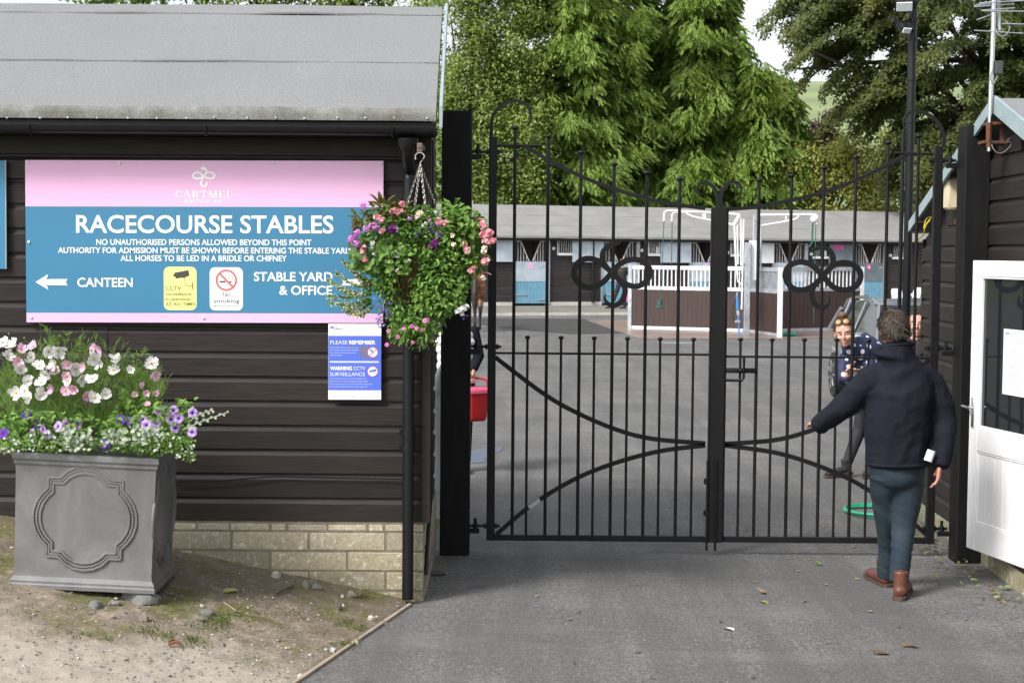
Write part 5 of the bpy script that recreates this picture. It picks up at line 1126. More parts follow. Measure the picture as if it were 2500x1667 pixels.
def broad(name, label, base, top, blobs, nclump, nleaf, ls, mat_, seed, group=None, mt='bark', droop=.35, cr=.75, cat='tree'):
    r_ = random.Random(seed); base = V(base); t = thing(name, label, cat, base, 0, group)
    limbs = []; tb = base.lerp(V(top), .35)
    for c, rad in blobs: limbs.append((base.lerp(V(top), r_.uniform(.25, .6)), V(c), .09))
    trunk(t, base, top, .26, mt, limbs)
    m = MB(); tot = sum(b[1][0] * b[1][2] for b in blobs)
    for c, rad in blobs:
        c = V(c); n = max(2, int(nclump * rad[0] * rad[2] / tot))
        for i in range(n):
            d = V((r_.gauss(0, 1), r_.gauss(0, 1), r_.gauss(0, 1))).normalized() * (r_.random() ** .33)
            if d.y > .55: continue
            cc = c + V((d.x * rad[0], d.y * rad[1], d.z * rad[2]))
            if not visible(cc): continue
            s_ = cr * r_.uniform(.55, 1.2)
            for j in range(nleaf):
                p = cc + V((r_.gauss(0, .55) * s_, r_.gauss(0, .5) * s_, r_.gauss(0, .38) * s_ - abs(r_.gauss(0, droop)) * s_))
                ld = V((r_.uniform(-1, 1), r_.uniform(-1, .6), r_.uniform(-1.2, .3)))
                m.leaf(p, ld, V((r_.uniform(-.6, .6), r_.uniform(-1, .1), 1)), ls * r_.uniform(.7, 1.3), ls * .62 * r_.uniform(.8, 1.2), .12)
    m.build('crown', M[mat_], t); return t
TY = 76.0
def tw(nx, ny, Y=TY): return W(nx, ny, Y)
def tg(nx, Y=TY): p = W(nx, 640, Y); return V((p.x, Y, -.05))
broad('birch_tree', 'pale green birch tree with hanging leaves behind the left gate post', tg(1150, 72), tw(1150, -60, 72),
      [(tw(1100, 40, 72), (2.6, 2, 2.6)), (tw(1220, 60, 72), (2.2, 2, 2.6)), (tw(1140, 200, 72), (2.4, 2, 2.4)), (tw(1265, 190, 72), (1.5, 1.5, 2.0)), (tw(1060, 330, 72), (2.2, 2, 2.6)), (tw(1180, 330, 72), (2.2, 2, 2.0)), (tw(1285, 300, 71.5), (1.5, 1.5, 1.9)), (tw(1130, 440, 72), (2.6, 2, 1.7)), (tw(1270, 420, 71.5), (1.1, 1.2, 1.2)), (tw(1300, 365, 71), (.8, 1, .9)), (tw(1160, -120, 72), (2.4, 2, 2.4))], 360, 170, .155, 'birch', 21, droop=.8, cr=.75)
broad('ridge_tree', 'light green tree top just showing over the left roof ridge', tg(640, 74), tw(640, -130, 74), [(tw(600, -60, 74), (2.6, 2, 1.5)), (tw(760, -62, 74), (3, 2, 1.5)), (tw(900, -60, 74), (2.6, 2, 1.5))], 90, 80, .24, 'birch', 22, 'trees over the roof ridge', droop=.6)
broad('ridge_tree', 'green tree top just showing over the far left of the roof ridge', tg(330, 75), tw(330, -100, 75), [(tw(260, -55, 75), (1.6, 1.6, 1.25)), (tw(420, -62, 75), (2.6, 2, 1.5))], 60, 80, .24, 'green', 23, 'trees over the roof ridge', droop=.6)

def conifer(label, base, H, spread, seed, z0=1.6, dens=1.0, tilt=0.0, lean=0.0, asym=None, nb=120):
    r_ = random.Random(seed); base = V(base); t = thing('cypress_tree', label, 'tree', base, 0, 'tall cypresses behind the stables'); top = base + V((lean, 0, H)); trunk(t, base, top, .38, 'bark')
    m = MB(); tw_ = MB()
    for b_ in range(int(nb * dens)):
        f = (b_ + r_.random()) / (nb * dens); z = z0 + (H - z0 - .3) * f ** .95 + r_.uniform(-.4, .4); an = r_.uniform(0, 2 * math.pi)
        if math.sin(an) > .75: continue
        L_ = spread * (1 - .5 * f) * r_.uniform(.5, 1.2); lift = r_.uniform(-.5, .45)
        if asym: L_ *= asym(math.cos(an), f)
        o = base.lerp(top, z / H); d = V((math.cos(an), math.sin(an), 0)); n = 13; path = []
        for i in range(n):
            s_ = i / (n - 1); path.append(o + d * L_ * s_ + V((0, 0, L_ * ((.05 + lift) * s_ - .42 * s_ * s_ + .20 * s_ ** 3))) + V((r_.gauss(0, .05), r_.gauss(0, .05), r_.gauss(0, .04))))
        if not any(visible(p) for p in path): continue
        tw_.tube(path, [.055 * (1 - .85 * i / (n - 1)) for i in range(n)], 4)
        perp = V((-d.y, d.x, 0))
        for i in range(2, n):
            s_ = i / (n - 1); wdt = .30 + .75 * math.sin(min(1, s_ * 1.05) * math.pi) * min(1, L_ / 3)
            for q in range(14):
                off = r_.uniform(-1, 1); rt = path[i] + perp * off * wdt * .8 + d * r_.uniform(-.4, .4) + V((0, 0, -.16 * off * off + r_.gauss(-.04, .26)))
                fd = (d * r_.uniform(.2, .8) + perp * off * .9 + V((0, 0, -.45 - .6 * r_.random()))).normalized(); fl = r_.uniform(.22, .6) * (.75 + .5 * min(1, L_ / 3.5))
                if not visible(rt): continue
                for z_ in range(5):     # a hanging spray: short scale-leaf fingers around its rib
                    p = rt + fd * fl * z_ / 5; sd_ = perp * ((-1) ** z_) * r_.uniform(.25, .6) + d * r_.uniform(-.3, .3)
                    m.leaf(p, fd + sd_ * .8, -d + V((0, -.4, .4)), fl * r_.uniform(.38, .6), .10 * r_.uniform(.7, 1.35), .10, bend=.15)
    m.build('crown', M['conifer'], t); tw_.build('branches', M['barkg'], t, 60)
    return t
conifer('tall bright green cypress behind the stables, nearest the birch', tg(1410, 75), 24, 4.6, 31, nb=300)
conifer('tall bright green cypress behind the stables, above the centre of the gate', tg(1555, 78), 13.5, 4.6, 35, nb=200)
conifer('tall cypress behind the stables with trunk showing against the sky, right of centre', tg(1725, 76), 25, 4.8, 32, nb=330, asym=lambda c, f: (1.0 - .62 * min(1, max(0, f - .10) / .45)) if c > 0 else .95)
conifer('shorter dark-edged cypress at the right end of the cypress row', tg(1855, 75), 10.4, 2.9, 33, nb=190)
broad('understorey_bush', 'dark green bush filling the gap under the cypresses above the stable roof', tg(1560, 80), tw(1560, 430, 80), [(tw(1400, 480, 80), (3.2, 1.5, 2.2)), (tw(1560, 470, 80), (3.2, 1.5, 2.6)), (tw(1720, 470, 80), (3.2, 1.5, 2.6)), (tw(1830, 480, 80), (2, 1.5, 2.2)), (tw(1480, 330, 81), (2.6, 1.5, 2.4)), (tw(1640, 340, 81), (2.6, 1.5, 2.4)), (tw(1330, 470, 79), (2, 1.5, 2.2)), (tw(1760, 370, 80), (1.6, 1.5, 2.0))], 260, 90, .26, 'conifer', 34, cat='bush')
broad('golden_tree', 'yellow-green bushy tree behind the stables below the dark beech', tg(2010, 74), tw(2010, 380, 74), [(tw(1960, 420, 74), (1.3, 1.3, 1.3)), (tw(2030, 410, 74), (1.5, 1.3, 1.4)), (tw(2090, 400, 74), (1.2, 1.3, 1.3)), (tw(1940, 480, 74), (1.5, 1.3, 1.0)), (tw(2040, 480, 74), (1.8, 1.3, 1.0)), (tw(2130, 470, 74), (1.3, 1.3, 1.0)), (tw(2060, 355, 74.5), (.9, 1, .8))], 170, 90, .17, 'gold', 41, droop=.5, cr=.6)
broad('green_tree', 'fresh mid green tree between the cypress row and the golden tree', tg(1925, 82), tw(1925, 330, 82), [(tw(1922, 390, 82), (.9, 1, 1.4)), (tw(1900, 450, 82), (1.3, 1, 1.4)), (tw(1860, 285, 86), (1.2, 1, 1.2))], 60, 90, .2, 'green', 42, droop=.4, cr=.6)
broad('golden_tree', 'yellow-green tree seen under the beech beside the thick gate post', tg(2230, 80), tw(2230, 330, 80), [(tw(2190, 440, 80), (1.7, 1.3, 2.0)), (tw(2270, 380, 80), (1.4, 1.3, 1.8)), (tw(2310, 330, 80), (1.2, 1.3, 1.3)), (tw(2170, 360, 80), (1.2, 1.3, 1.2))], 120, 80, .19, 'gold', 43, droop=.5, cr=.6)
broad('purple_beech', 'small purple leaved beech far off between the hill and the dark beech', tg(1998, 130), tw(1998, 285, 130), [(tw(1990, 335, 130), (1.7, 1.5, 1.5)), (tw(2015, 305, 130), (1.4, 1.5, 1.2)), (tw(1970, 340, 130), (1.2, 1.5, 1.0)), (tw(2020, 360, 130), (1.5, 1.5, 1.4))], 80, 90, .25, 'purple', 44, droop=.8, cr=.6)

# the dark beech: long drooping sprays sweeping down from the right
r_ = random.Random(51); bb = tg(2470, 70); bt = thing('beech_tree', 'big dark olive beech with drooping branches against the sky on the right', 'tree', bb)
lim = []; m = MB(); tips = []
root = V((bb.x + .3, 70, 11.0))
def spray(p0, d0, L_, droop, wd, dens):
    n = 12; p = V(p0); d = V(d0).normalized(); path = [p.copy()]
    for i in range(n):
        d = (d + V((0, 0, -droop / n))).normalized(); p = p + d * L_ / n; path.append(p.copy())
    if sum(visible(q) for q in path) < 2: return path
    side = d.cross(V((0, 0, 1))); side = side.normalized() if side.length > .05 else V((1, 0, 0))
    for i, q in enumerate(path[1:]):
        w_ = wd * math.sin(min(1.0, .22 + i / n) * math.pi * .95)
        for j in range(dens):
            a = r_.uniform(-1, 1); pt = q + side * a * w_ + V((r_.gauss(0, .12), r_.gauss(0, .25), r_.gauss(0, .13) - .12 * a * a))
            m.leaf(pt, d * .6 + side * a + V((r_.uniform(-.4, .4), r_.uniform(-.4, .4), r_.uniform(-.5, .1))), V((r_.uniform(-.3, .3), -.6, 1)), .145 * r_.uniform(.7, 1.3), .095 * r_.uniform(.8, 1.2), .12)
    return path
BR = MB()
for k in range(310):
    # spray starts: spread through the crown; heads out to the left and down
    u = r_.uniform(0, 1); 
    nx = 2010 + 615 * r_.random() ** .85
    lowest = 60 if nx < 2045 else 120 if nx < 2110 else 180 if nx < 2150 else 250 if nx < 2200 else 290 if nx < 2300 else 330
    ny = -260 + (lowest + 260) * r_.random() ** .8
    Y = r_.uniform(66, 73.5); s_ = W(nx, ny, Y); dd_ = V((-.95, r_.uniform(-.6, .2), r_.uniform(-.15, .25)))
    if nx > 2300: dd_.x = r_.uniform(-1, .8)
    pth = spray(s_, dd_, r_.uniform(1.8, 3.6), r_.uniform(.7, 1.5), r_.uniform(.35, .65), 50)
    if k % 4 == 0: BR.tube(pth, [.035 * (1 - .8 * i / (len(pth) - 1)) for i in range(len(pth))], 4)
for k in range(70):       # lower skirts over the golden trees
    nx = r_.uniform(2210, 2480); ny = r_.uniform(290, 390); s_ = W(nx, ny, r_.uniform(67, 71)); pth = spray(s_, V((r_.uniform(-.9, -.1), r_.uniform(-.5, .2), -.25)), r_.uniform(1.4, 2.8), 1.2, .5, 40)
m.build('crown', M['beech'], bt)
for k in range(16):
    e = W(r_.uniform(1930, 2600), r_.uniform(-150, 250), r_.uniform(66, 72)); lim.append((V((bb.x, 70, r_.uniform(4, 12))), e, .16))
trunk(bt, bb, (bb.x + .3, 70, 17), .62, 'bark', lim); BR.build('branches', M['bark'], bt, 60)
# ================================================================ lead-grey planter
PYF = 8.40; PS = FPX / PYF; ta = R(2.3)
pe = V((math.cos(ta), 0, -math.sin(ta))); pz = V((math.sin(ta), 0, math.cos(ta))); pyv = V((0, 1, 0)); PO_ = W(18, 1433, PYF)
PWd = .785; PDp = .56; PHt = .735
def pl(x, y, z): return PO_ + pe * x + pyv * y + pz * z
plant = thing('planter', 'square lead-grey planter with raised quatrefoil mouldings, propped on a stone', 'planter', pl(PWd / 2, PDp / 2, 0))
prof = [(.0, .0), (.0, .020), (.006, .028), (.006, .040), (.022, .062), (.026, .085), (.024, .3), (.020, .62), (.018, .655), (.010, .668), (.010, .682), (.002, .694), (.002, .712), (.008, .725), (.04, .727), (.045, .60)]
m = MB(); vs = []
for ins, z in prof: vs += [pl(ins, ins, z), pl(PWd - ins, ins, z), pl(PWd - ins, PDp - ins, z), pl(ins, PDp - ins, z)]
k = len(prof); m.add(vs, [(i * 4 + j, i * 4 + (j + 1) % 4, i * 4 + 4 + (j + 1) % 4, i * 4 + 4 + j) for i in range(k - 1) for j in range(4)] + [(3, 2, 1, 0)])
m.build('box', M['lead'], plant, 25)
qf = [(0, -290), (-55, -282), (-105, -256), (-138, -222), (-146, -219), (-202, -219), (-206, -215), (-206, -162), (-211, -156), (-240, -128), (-268, -85), (-283, -38), (-286, 0)]
half = qf + [(x, -y) for x, y in qf[-2::-1]]; full = half + [(-x, y) for x, y in half[-2:0:-1]]
def quatre(fn, name):
    m = MB()
    for sc_, rad, dz in ((1.0, .0095, .001), (.935, .0075, .0), (.865, .0095, .001)):
        sc2 = sc_ if sc_ == 1 else sc_
        m.tube([fn(x * sc_ / 1037 , -y * sc_ / 1037, dz) for x, y in full], rad, 6, closed=True)
    m.build(name, M['lead'], plant, 60)
cq = (PWd / 2 + .002, .385)
quatre(lambda x, y, o: pl(cq[0] + x, .024 - o * 0 - .001, cq[1] + y), 'front_moulding')
quatre(lambda x, y, o: pl(PWd - .024 + .001, PDp / 2 + x, cq[1] + y), 'side_moulding')
m = MB(); m.add([pl(.04, .04, .62), pl(PWd - .04, .04, .62), pl(PWd - .04, PDp - .04, .62), pl(.04, PDp - .04, .62)], [(0, 1, 2, 3)]); m.build('potting_soil', M['moss'], plant)

M['fern'] = leafmat('feathery_green', [(0.046, 0.104, 0.016), (0.091, 0.182, 0.026), (0.156, 0.260, 0.046), (0.221, 0.325, 0.078)], .3, 6)
M['leaf'] = leafmat('bedding_leaves', [(0.053, 0.120, 0.021), (0.098, 0.203, 0.033), (0.165, 0.300, 0.053), (0.255, 0.405, 0.090)], .3, 8)
M['leafd'] = leafmat('dark_bedding_leaves', [(0.038, 0.083, 0.021), (0.068, 0.150, 0.033), (0.112, 0.217, 0.045), (0.195, 0.315, 0.075)], .3, 8)
M['silver'] = leafmat('silver_leaves', [(.22, .28, .19), (.32, .38, .27), (.42, .47, .36)], .25, 8)
M['begl'] = leafmat('reddish_begonia_leaves', [(.11, .045, .02), (.14, .10, .025), (.10, .15, .03), (.17, .20, .05)], .3, 8)
M['pw'] = leafmat('white_petals', [(.58, .58, .57), (.68, .68, .67), (.76, .76, .76)], .25, 8)
M['pp'] = leafmat('pink_petals', [(.62, .22, .42), (.75, .40, .60), (.82, .55, .72)], .25, 8)
M['pl'] = leafmat('lilac_petals', [(.40, .22, .62), (.55, .36, .74), (.64, .46, .80)], .25, 8)
M['pv'] = leafmat('violet_petals', [(.055, .015, .22), (.085, .022, .32), (.12, .035, .40)], .2, 8)
M['pm'] = leafmat('mauve_pink_petals', [(.55, .18, .58), (.66, .28, .68), (.75, .40, .75)], .25, 8)
M['ps'] = leafmat('coral_petals', [(.72, .22, .30), (.82, .36, .42), (.87, .54, .58)], .25, 8)
M['pc'] = leafmat('cream_petals', [(.80, .68, .45), (.85, .76, .60), (.88, .82, .72)], .25, 8)
M['pk'] = leafmat('hot_pink_petals', [(.72, .10, .38), (.80, .18, .48), (.84, .40, .60)], .25, 8)
M['pb'] = leafmat('blue_lobelia_petals', [(.14, .12, .45), (.22, .18, .55), (.32, .25, .62)], .2, 8)
M['pd'] = leafmat('purple_petals', [(.10, .008, .12), (.16, .014, .18), (.22, .03, .24)], .2, 8)
M['eye'] = pm('yellow_flower_eye', (.62, .40, .03), (.50, .30, .02), 60, .8)

def facing(n):      # rotation taking +Z to the flower's facing direction
    return V((0, 0, 1)).rotation_difference(V(n).normalized()).to_matrix()
def cosmos_mesh(mat_, seed, n=8, rad=.034, cup=.2):
    r_ = random.Random(seed); m = MB()
    for k in range(n):
        a = 2 * math.pi * k / n + r_.uniform(-.16, .16); u = V((math.cos(a), math.sin(a), 0)); s_ = V((-u.y, u.x, 0)); L_ = rad * r_.uniform(.82, 1.15); cc = cup * r_.uniform(.4, 1.6); tw_ = r_.uniform(-.2, .2)
        rows = []
        for t, w_ in ((.12, .08), (.45, .24), (.8, .33), (1.0, .22)):
            h = L_ * (cc * t * t); rows.append([u * L_ * (t - (.05 if abs(q) < .1 and t == 1 else 0)) + s_ * q * L_ * w_ + V((0, 0, h + tw_ * q * L_ * w_ + .05 * L_ * (abs(q)))) for q in (-1, 0, 1)])
        vs = [p for r in rows for p in r]; m.add(vs, [(i * 3 + j, i * 3 + j + 1, i * 3 + 4 + j, i * 3 + 3 + j) for i in range(3) for j in range(2)])
    m.ball((0, 0, .003), (.0075, .0075, .005), 8, 1)
    return m
def trumpet_mesh(seed, rad=.031, lobes=5):
    r_ = random.Random(seed); m = MB(); n = 30; rings = []
    for t, h in ((.12, -.30), (.3, -.10), (.6, .03), (.85, .02), (1.0, -.05)):
        rings.append([V((rad * t * (1 - (.10 * t * t) * (1 + math.cos(lobes * a)) / 2) * math.cos(a), rad * t * (1 - (.10 * t * t) * (1 + math.cos(lobes * a)) / 2) * math.sin(a), rad * (h + .07 * t * math.sin(lobes * a + seed)))) for a in [2 * math.pi * i / n for i in range(n)]])
    vs = [p for r in rings for p in r]; k = len(rings)
    fs = [(i * n + j, i * n + (j + 1) % n, (i + 1) * n + (j + 1) % n, (i + 1) * n + j) for i in range(k - 1) for j in range(n)]
    m.add(vs, fs[:n] + [tuple(range(n))[::-1]], 1); b = len(m.f); m.add(vs, fs[n:], 0)
    for q in range(lobes * 2):
        a = math.pi * q / lobes; m.add([V((rad * .28 * math.cos(a), rad * .28 * math.sin(a), -.0025)), V((rad * .62 * math.cos(a - .05), rad * .62 * math.sin(a - .05), .0018)), V((rad * .62 * math.cos(a + .05), rad * .62 * math.sin(a + .05), .0018))], [(0, 1, 2)], 1)
    return m
def puff_mesh(n, rad, seed, ps_=.012):        # head of many small petals
    r_ = random.Random(seed); m = MB()
    for k in range(n):
        d = V((r_.gauss(0, 1), r_.gauss(0, 1), r_.gauss(.3, 1))).normalized(); c = d * rad * r_.uniform(.5, 1)
        for q in range(4): m.leaf(c, d.orthogonal() * math.cos(q * 1.57) + d.cross(d.orthogonal()) * math.sin(q * 1.57) + d * .5, d, ps_, ps_ * .9, .1)
    return m
_fm = {}
def flower(parent, key, p, n, scale=1.0, spin=0.0, name='flower', label=None):
    me, mats = FL[key][rnd.randrange(len(FL[key]))]
    o = bpy.data.objects.new(name, me); col.objects.link(o); o.parent = parent
    o.matrix_basis = wm(parent).inverted() @ (Matrix.Translation(V(p)) @ (facing(n) @ Matrix.Rotation(spin, 3, 'Z')).to_4x4() @ Matrix.Scale(scale, 4))
    if label: o['label'] = label
    return o
def fmesh(m, mats, name):
    o = m.build(name, mats, None); me = o.data; bpy.data.objects.remove(o); me.polygons.foreach_set('use_smooth', [True] * len(me.polygons)); return (me, mats)
FL = {}
FL['cw'] = [fmesh(cosmos_mesh(0, s, 8, .038, c), [M['pw'], M['eye']], 'white_cosmos') for s, c in ((1, .2), (2, .55), (3, .0), (4, 1.0), (8, .35), (9, .8))]
FL['cp'] = [fmesh(cosmos_mesh(0, s, 8, .030, c), [M['pp'], M['eye']], 'pink_cosmos') for s, c in ((5, .3), (6, .6), (7, .9))]
FL['tl'] = [fmesh(trumpet_mesh(s), [M['pl'], M['pv']], 'lilac_petunia') for s in (1, 2, 3)]
FL['tv'] = [fmesh(trumpet_mesh(s), [M['pv'], M['pd']], 'violet_petunia') for s in (4, 5)]
FL['mb'] = [fmesh(trumpet_mesh(s, .014), [M['pk'], M['pd']], 'small_bell') for s in (6, 7)]
FL['gm'] = [fmesh(puff_mesh(34, .030, s), [M['pm']], 'mauve_head') for s in (1, 2)]
FL['co'] = [fmesh(puff_mesh(10, .017, s, .019), [M['ps']], 'coral_flower') for s in (3, 4, 5)]
FL['cc'] = [fmesh(puff_mesh(8, .012, s, .017), [M['pc']], 'cream_flower') for s in (3, 4)]
FL['dp'] = [fmesh(puff_mesh(14, .022, s, .02), [M['pd']], 'purple_flower') for s in (3, 4)]
FL['ww'] = [fmesh(puff_mesh(5, .009, s, .013), [M['pw']], 'white_flower') for s in (3, 4, 5)]
FL['bl'] = [fmesh(puff_mesh(3, .008, s, .009), [M['pb']], 'lobelia_flower') for s in (3, 4)]
def N2(x, y): return (x / 2.24, 780 + y / 2.24)
r_ = random.Random(77)
def fdir(): return V((r_.uniform(-1.1, 1.1), -1, r_.uniform(-.5, 1.2)))
# cosmos
cs = thing('cosmos_plant', 'tall feathery cosmos with white and pink daisy flowers in the grey planter', 'plant', pl(.36, .40, .62))
m = MB()
def infol(nx, ny): return ((nx - 195) / 185) ** 2 + ((ny - 965) / 125) ** 2 < 1
for k in range(2100):
    a = r_.uniform(0, 2 * math.pi); q = r_.random() ** .5; nx = 190 + 205 * q * math.cos(a); ny = 955 + 120 * q * math.sin(a)
    if ny < 915 and r_.random() < .55: continue
    if ny < 880 and r_.random() < .6: continue
    if nx > 300 and ny < 905: continue
    p = W(nx, ny, PYF + .24 + r_.uniform(-.05, .36)); up = V((r_.uniform(-.8, .8), r_.uniform(-.6, .3), 1))
    for j in range(5): m.leaf(p + up * .012 * j, up + V((r_.uniform(-1, 1), r_.uniform(-1, .4), r_.uniform(-.3, .6))), V((0, -1, .3)), r_.uniform(.03, .06), .0032, .1)
for (nx, ny, tx, ty) in ((100, 860, 130, 825), (130, 825, 110, 795), (130, 830, 170, 815), (120, 850, 165, 830), (175, 870, 200, 850), (330, 870, 360, 858), (320, 880, 362, 862), (300, 885, 330, 862)):
    pts = [W(nx, ny + 40, PYF + .3), W(nx, ny, PYF + .3), W(tx, ty, PYF + .28)]
    for j in range(26):
        p = pts[1].lerp(pts[2], r_.random()) if j % 2 else pts[0].lerp(pts[1], r_.random()); m.leaf(p, V((r_.uniform(-1, 1), r_.uniform(-.6, .2), r_.uniform(-.1, 1))), V((0, -1, .3)), r_.uniform(.02, .045), .004, .1)
m.build('foliage', M['fern'], cs)
WHT = [(15, 125), (75, 140), (265, 175), (315, 170), (170, 205), (110, 270), (215, 255), (150, 335), (245, 305), (225, 345), (375, 335), (415, 268), (445, 325), (505, 325), (510, 212), (548, 228), (650, 225), (620, 280), (90, 400), (135, 390), (160, 428), (220, 420), (515, 425), (575, 410), (825, 240), (720, 270), (300, 245), (40, 205)]
PNK = [(118, 165), (182, 147), (98, 225), (550, 157), (520, 163), (300, 275), (370, 245), (360, 310), (290, 372), (355, 388), (405, 375), (478, 418), (850, 303), (770, 355), (735, 405), (798, 398), (465, 255), (808, 465), (848, 405)]
ms = MB()
for key, lst in (('cw', WHT), ('cp', PNK)):
    for i, (x, y) in enumerate(lst):
        nx, ny = N2(x, y); d = PYF + .06 + .16 * r_.random() - (.0003 * (y - 250)); p = W(nx, ny, d); small = (x > 700 and key == 'cp' and i not in (12,)) or (x, y) == (720, 270)
        n = fdir(); flower(cs, key, p, n, .62 if small else r_.uniform(.85, 1.08), r_.uniform(0, 6))
        e = W(190 + (nx - 190) * .5, ny + 110 + r_.uniform(-20, 30), d + .12); ms.tube(catmull([p - n.normalized() * .004, p.lerp(e, .4) + V((0, .03, -.01)), e], 4), .0017, 4)
for (nx, ny) in ((97, 788), (22, 815), (60, 825), (307, 870), (322, 922), (350, 945), (405, 948), (230, 860), (140, 850), (285, 915)): ms.ball(W(nx, ny, PYF + .3), .007, 6); ms.tube([W(nx, ny, PYF + .3), W(nx + 6, ny + 60, PYF + .38)], .0016, 4)
ms.tube(catmull([W(97, 790, PYF + .3), W(118, 805, PYF + .3), W(130, 835, PYF + .32), W(140, 890, PYF + .36)], 5), .0028, 5)
ms.build('stems', M['stem'], cs, 60)
# petunias
pt = thing('petunia_plant', 'lilac petunias with dark veined throats spilling over the planter', 'plant', pl(.5, .2, .63)); m = MB()
def leaves(m, box, n, L_, ysp, seedf=None, wd=.6, dr=0.0, Y0=PYF):
    for k in range(n):
        nx, ny = r_.uniform(box[0], box[2]), r_.uniform(box[1], box[3])
        if seedf and not seedf(nx, ny): continue
        m.leaf(W(nx, ny, Y0 + r_.uniform(*ysp)), V((r_.uniform(-1, 1), r_.uniform(-1, .1), r_.uniform(-.6, .8) - dr)), V((r_.uniform(-.4, .4), -.6, 1)), L_ * r_.uniform(.6, 1.3), L_ * wd * r_.uniform(.8, 1.2), .15, 0, r_.uniform(0, .4))
hump = lambda x0, y0, rx, ry: (lambda nx, ny: ((nx - x0) / rx) ** 2 + ((ny - y0) / ry) ** 2 < 1)
leaves(m, (250, 985, 470, 1105), 620, .042, (-.02, .35), hump(365, 1050, 115, 62)); leaves(m, (20, 1000, 260, 1105), 560, .042, (.0, .4), hump(130, 1055, 150, 52)); leaves(m, (290, 960, 400, 1040), 200, .04, (.2, .4), hump(345, 1005, 60, 50)); leaves(m, (0, 1010, 70, 1090), 200, .045, (.05, .4)); leaves(m, (430, 975, 475, 1010), 40, .04, (.1, .2)); m.build('foliage', M['leaf'], pt)
for (x, y) in [(172, 625), (232, 600), (315, 585), (258, 630), (360, 575), (425, 570), (872, 497), (783, 545), (855, 565), (960, 592), (950, 497), (978, 540), (935, 545), (1055, 510), (1050, 615), (848, 625), (800, 578)]:
    nx, ny = N2(x, y); side = -.75 if x < 430 else .15; flower(pt, 'tl', W(nx, ny, PYF - .02 + r_.uniform(0, .1)), V((side + r_.uniform(-.35, .35), -1, r_.uniform(.0, .5))), r_.uniform(.85, 1.1), r_.uniform(0, 6))
pv = thing('violet_petunia_plant', 'deep violet petunias among the planter foliage', 'plant', pl(.25, .2, .63)); m = MB(); leaves(m, (20, 1010, 110, 1070), 60, .035, (.02, .3)); leaves(m, (235, 1060, 280, 1090), 30, .03, (.0, .2)); m.build('foliage', M['leafd'], pv)
for (x, y) in [(18, 622), (145, 525), (205, 570), (577, 683), (660, 548), (712, 555)]: nx, ny = N2(x, y); flower(pv, 'tv', W(nx, ny, PYF - .03 + (0 if y > 600 else .12)), V((r_.uniform(-.4, .4), -1, r_.uniform(.0, .6))), r_.uniform(.85, 1.05), r_.uniform(0, 6))
# bacopa edging
bc = thing('bacopa_plant', 'small leaved trailing plant with tiny white flowers along the planter rim', 'plant', pl(.4, .03, .66)); m = MB(); f_ = MB()
def rimf(nx, ny): 
    top = 1062 + 8 * math.sin(nx / 23); low = 1102 + 12 * noise.noise(V((nx / 30, 0, 5))) + (18 if 430 < nx else 0) + (16 if nx > 455 else 0)
    return top < ny < low
for k in range(2600):
    nx, ny = r_.uniform(-10, 475), r_.uniform(1050, 1130)
    if not rimf(nx, ny): continue
    if 165 < nx < 265 and r_.random() < .75: continue
    p = W(nx, ny, PYF - .035 + r_.uniform(-.03, .06)); m.leaf(p, V((r_.uniform(-1, 1), r_.uniform(-1, .2), r_.uniform(-.8, .7))), V((0, -.6, 1)), .014 * r_.uniform(.7, 1.3), .011, .15)
    if r_.random() < .085: 
        for q in range(5): a = q * 1.257; f_.leaf(p + V((0, -.008, 0)), V((math.cos(a), -.25, math.sin(a))), V((0, -1, 0)), .0085, .006, .1)
m.build('foliage', M['leaf'], bc); tag(f_.build('blossom', M['pw'], bc), kind='stuff')
# silver trailing plant
sv = thing('silver_trailing_plant', 'silver leaved trailing plant with one long shoot reaching right from the planter', 'plant', pl(.55, .05, .66)); m = MB(); s2 = MB()
for (x0, y0, x1, y1, n) in ((340, 600, 500, 690, 60), (570, 600, 720, 690, 60), (700, 590, 880, 680, 60), (330, 640, 470, 720, 25)):
    for k in range(n): nx, ny = N2(r_.uniform(x0, x1), r_.uniform(y0, y1)); m.leaf(W(nx, ny, PYF - .05 + r_.uniform(-.02, .05)), V((r_.uniform(-1, 1), r_.uniform(-.6, 0), r_.uniform(-.5, .8))), V((0, -1, .5)), .027 * r_.uniform(.6, 1.2), .024, .1)
sh_ = [W(*N2(a, b), PYF + o) for a, b, o in ((1000, 600, .0), (1060, 575, -.05), (1120, 550, -.09), (1185, 528, -.12), (1250, 505, -.15))]; sh2 = [W(*N2(a, b), PYF + o) for a, b, o in ((1030, 560, -.03), (1080, 525, -.07), (1130, 505, -.1), (1165, 495, -.12))]
for path in (sh_, sh2):
    cpth = catmull(path, 6); s2.tube(cpth, .003, 5)
    for i, p in enumerate(cpth[3::2]):
        q = -1 if i % 2 else 1; m.leaf(p, V((.5, -.2, q * r_.uniform(.5, 1))), V((0, -1, .2)), .024 * (1 - .4 * i / 10) * r_.uniform(.8, 1.2), .021 * (1 - .4 * i / 10), .1)
m.build('foliage', M['silver'], sv); s2.build('stems', M['silver'], sv)

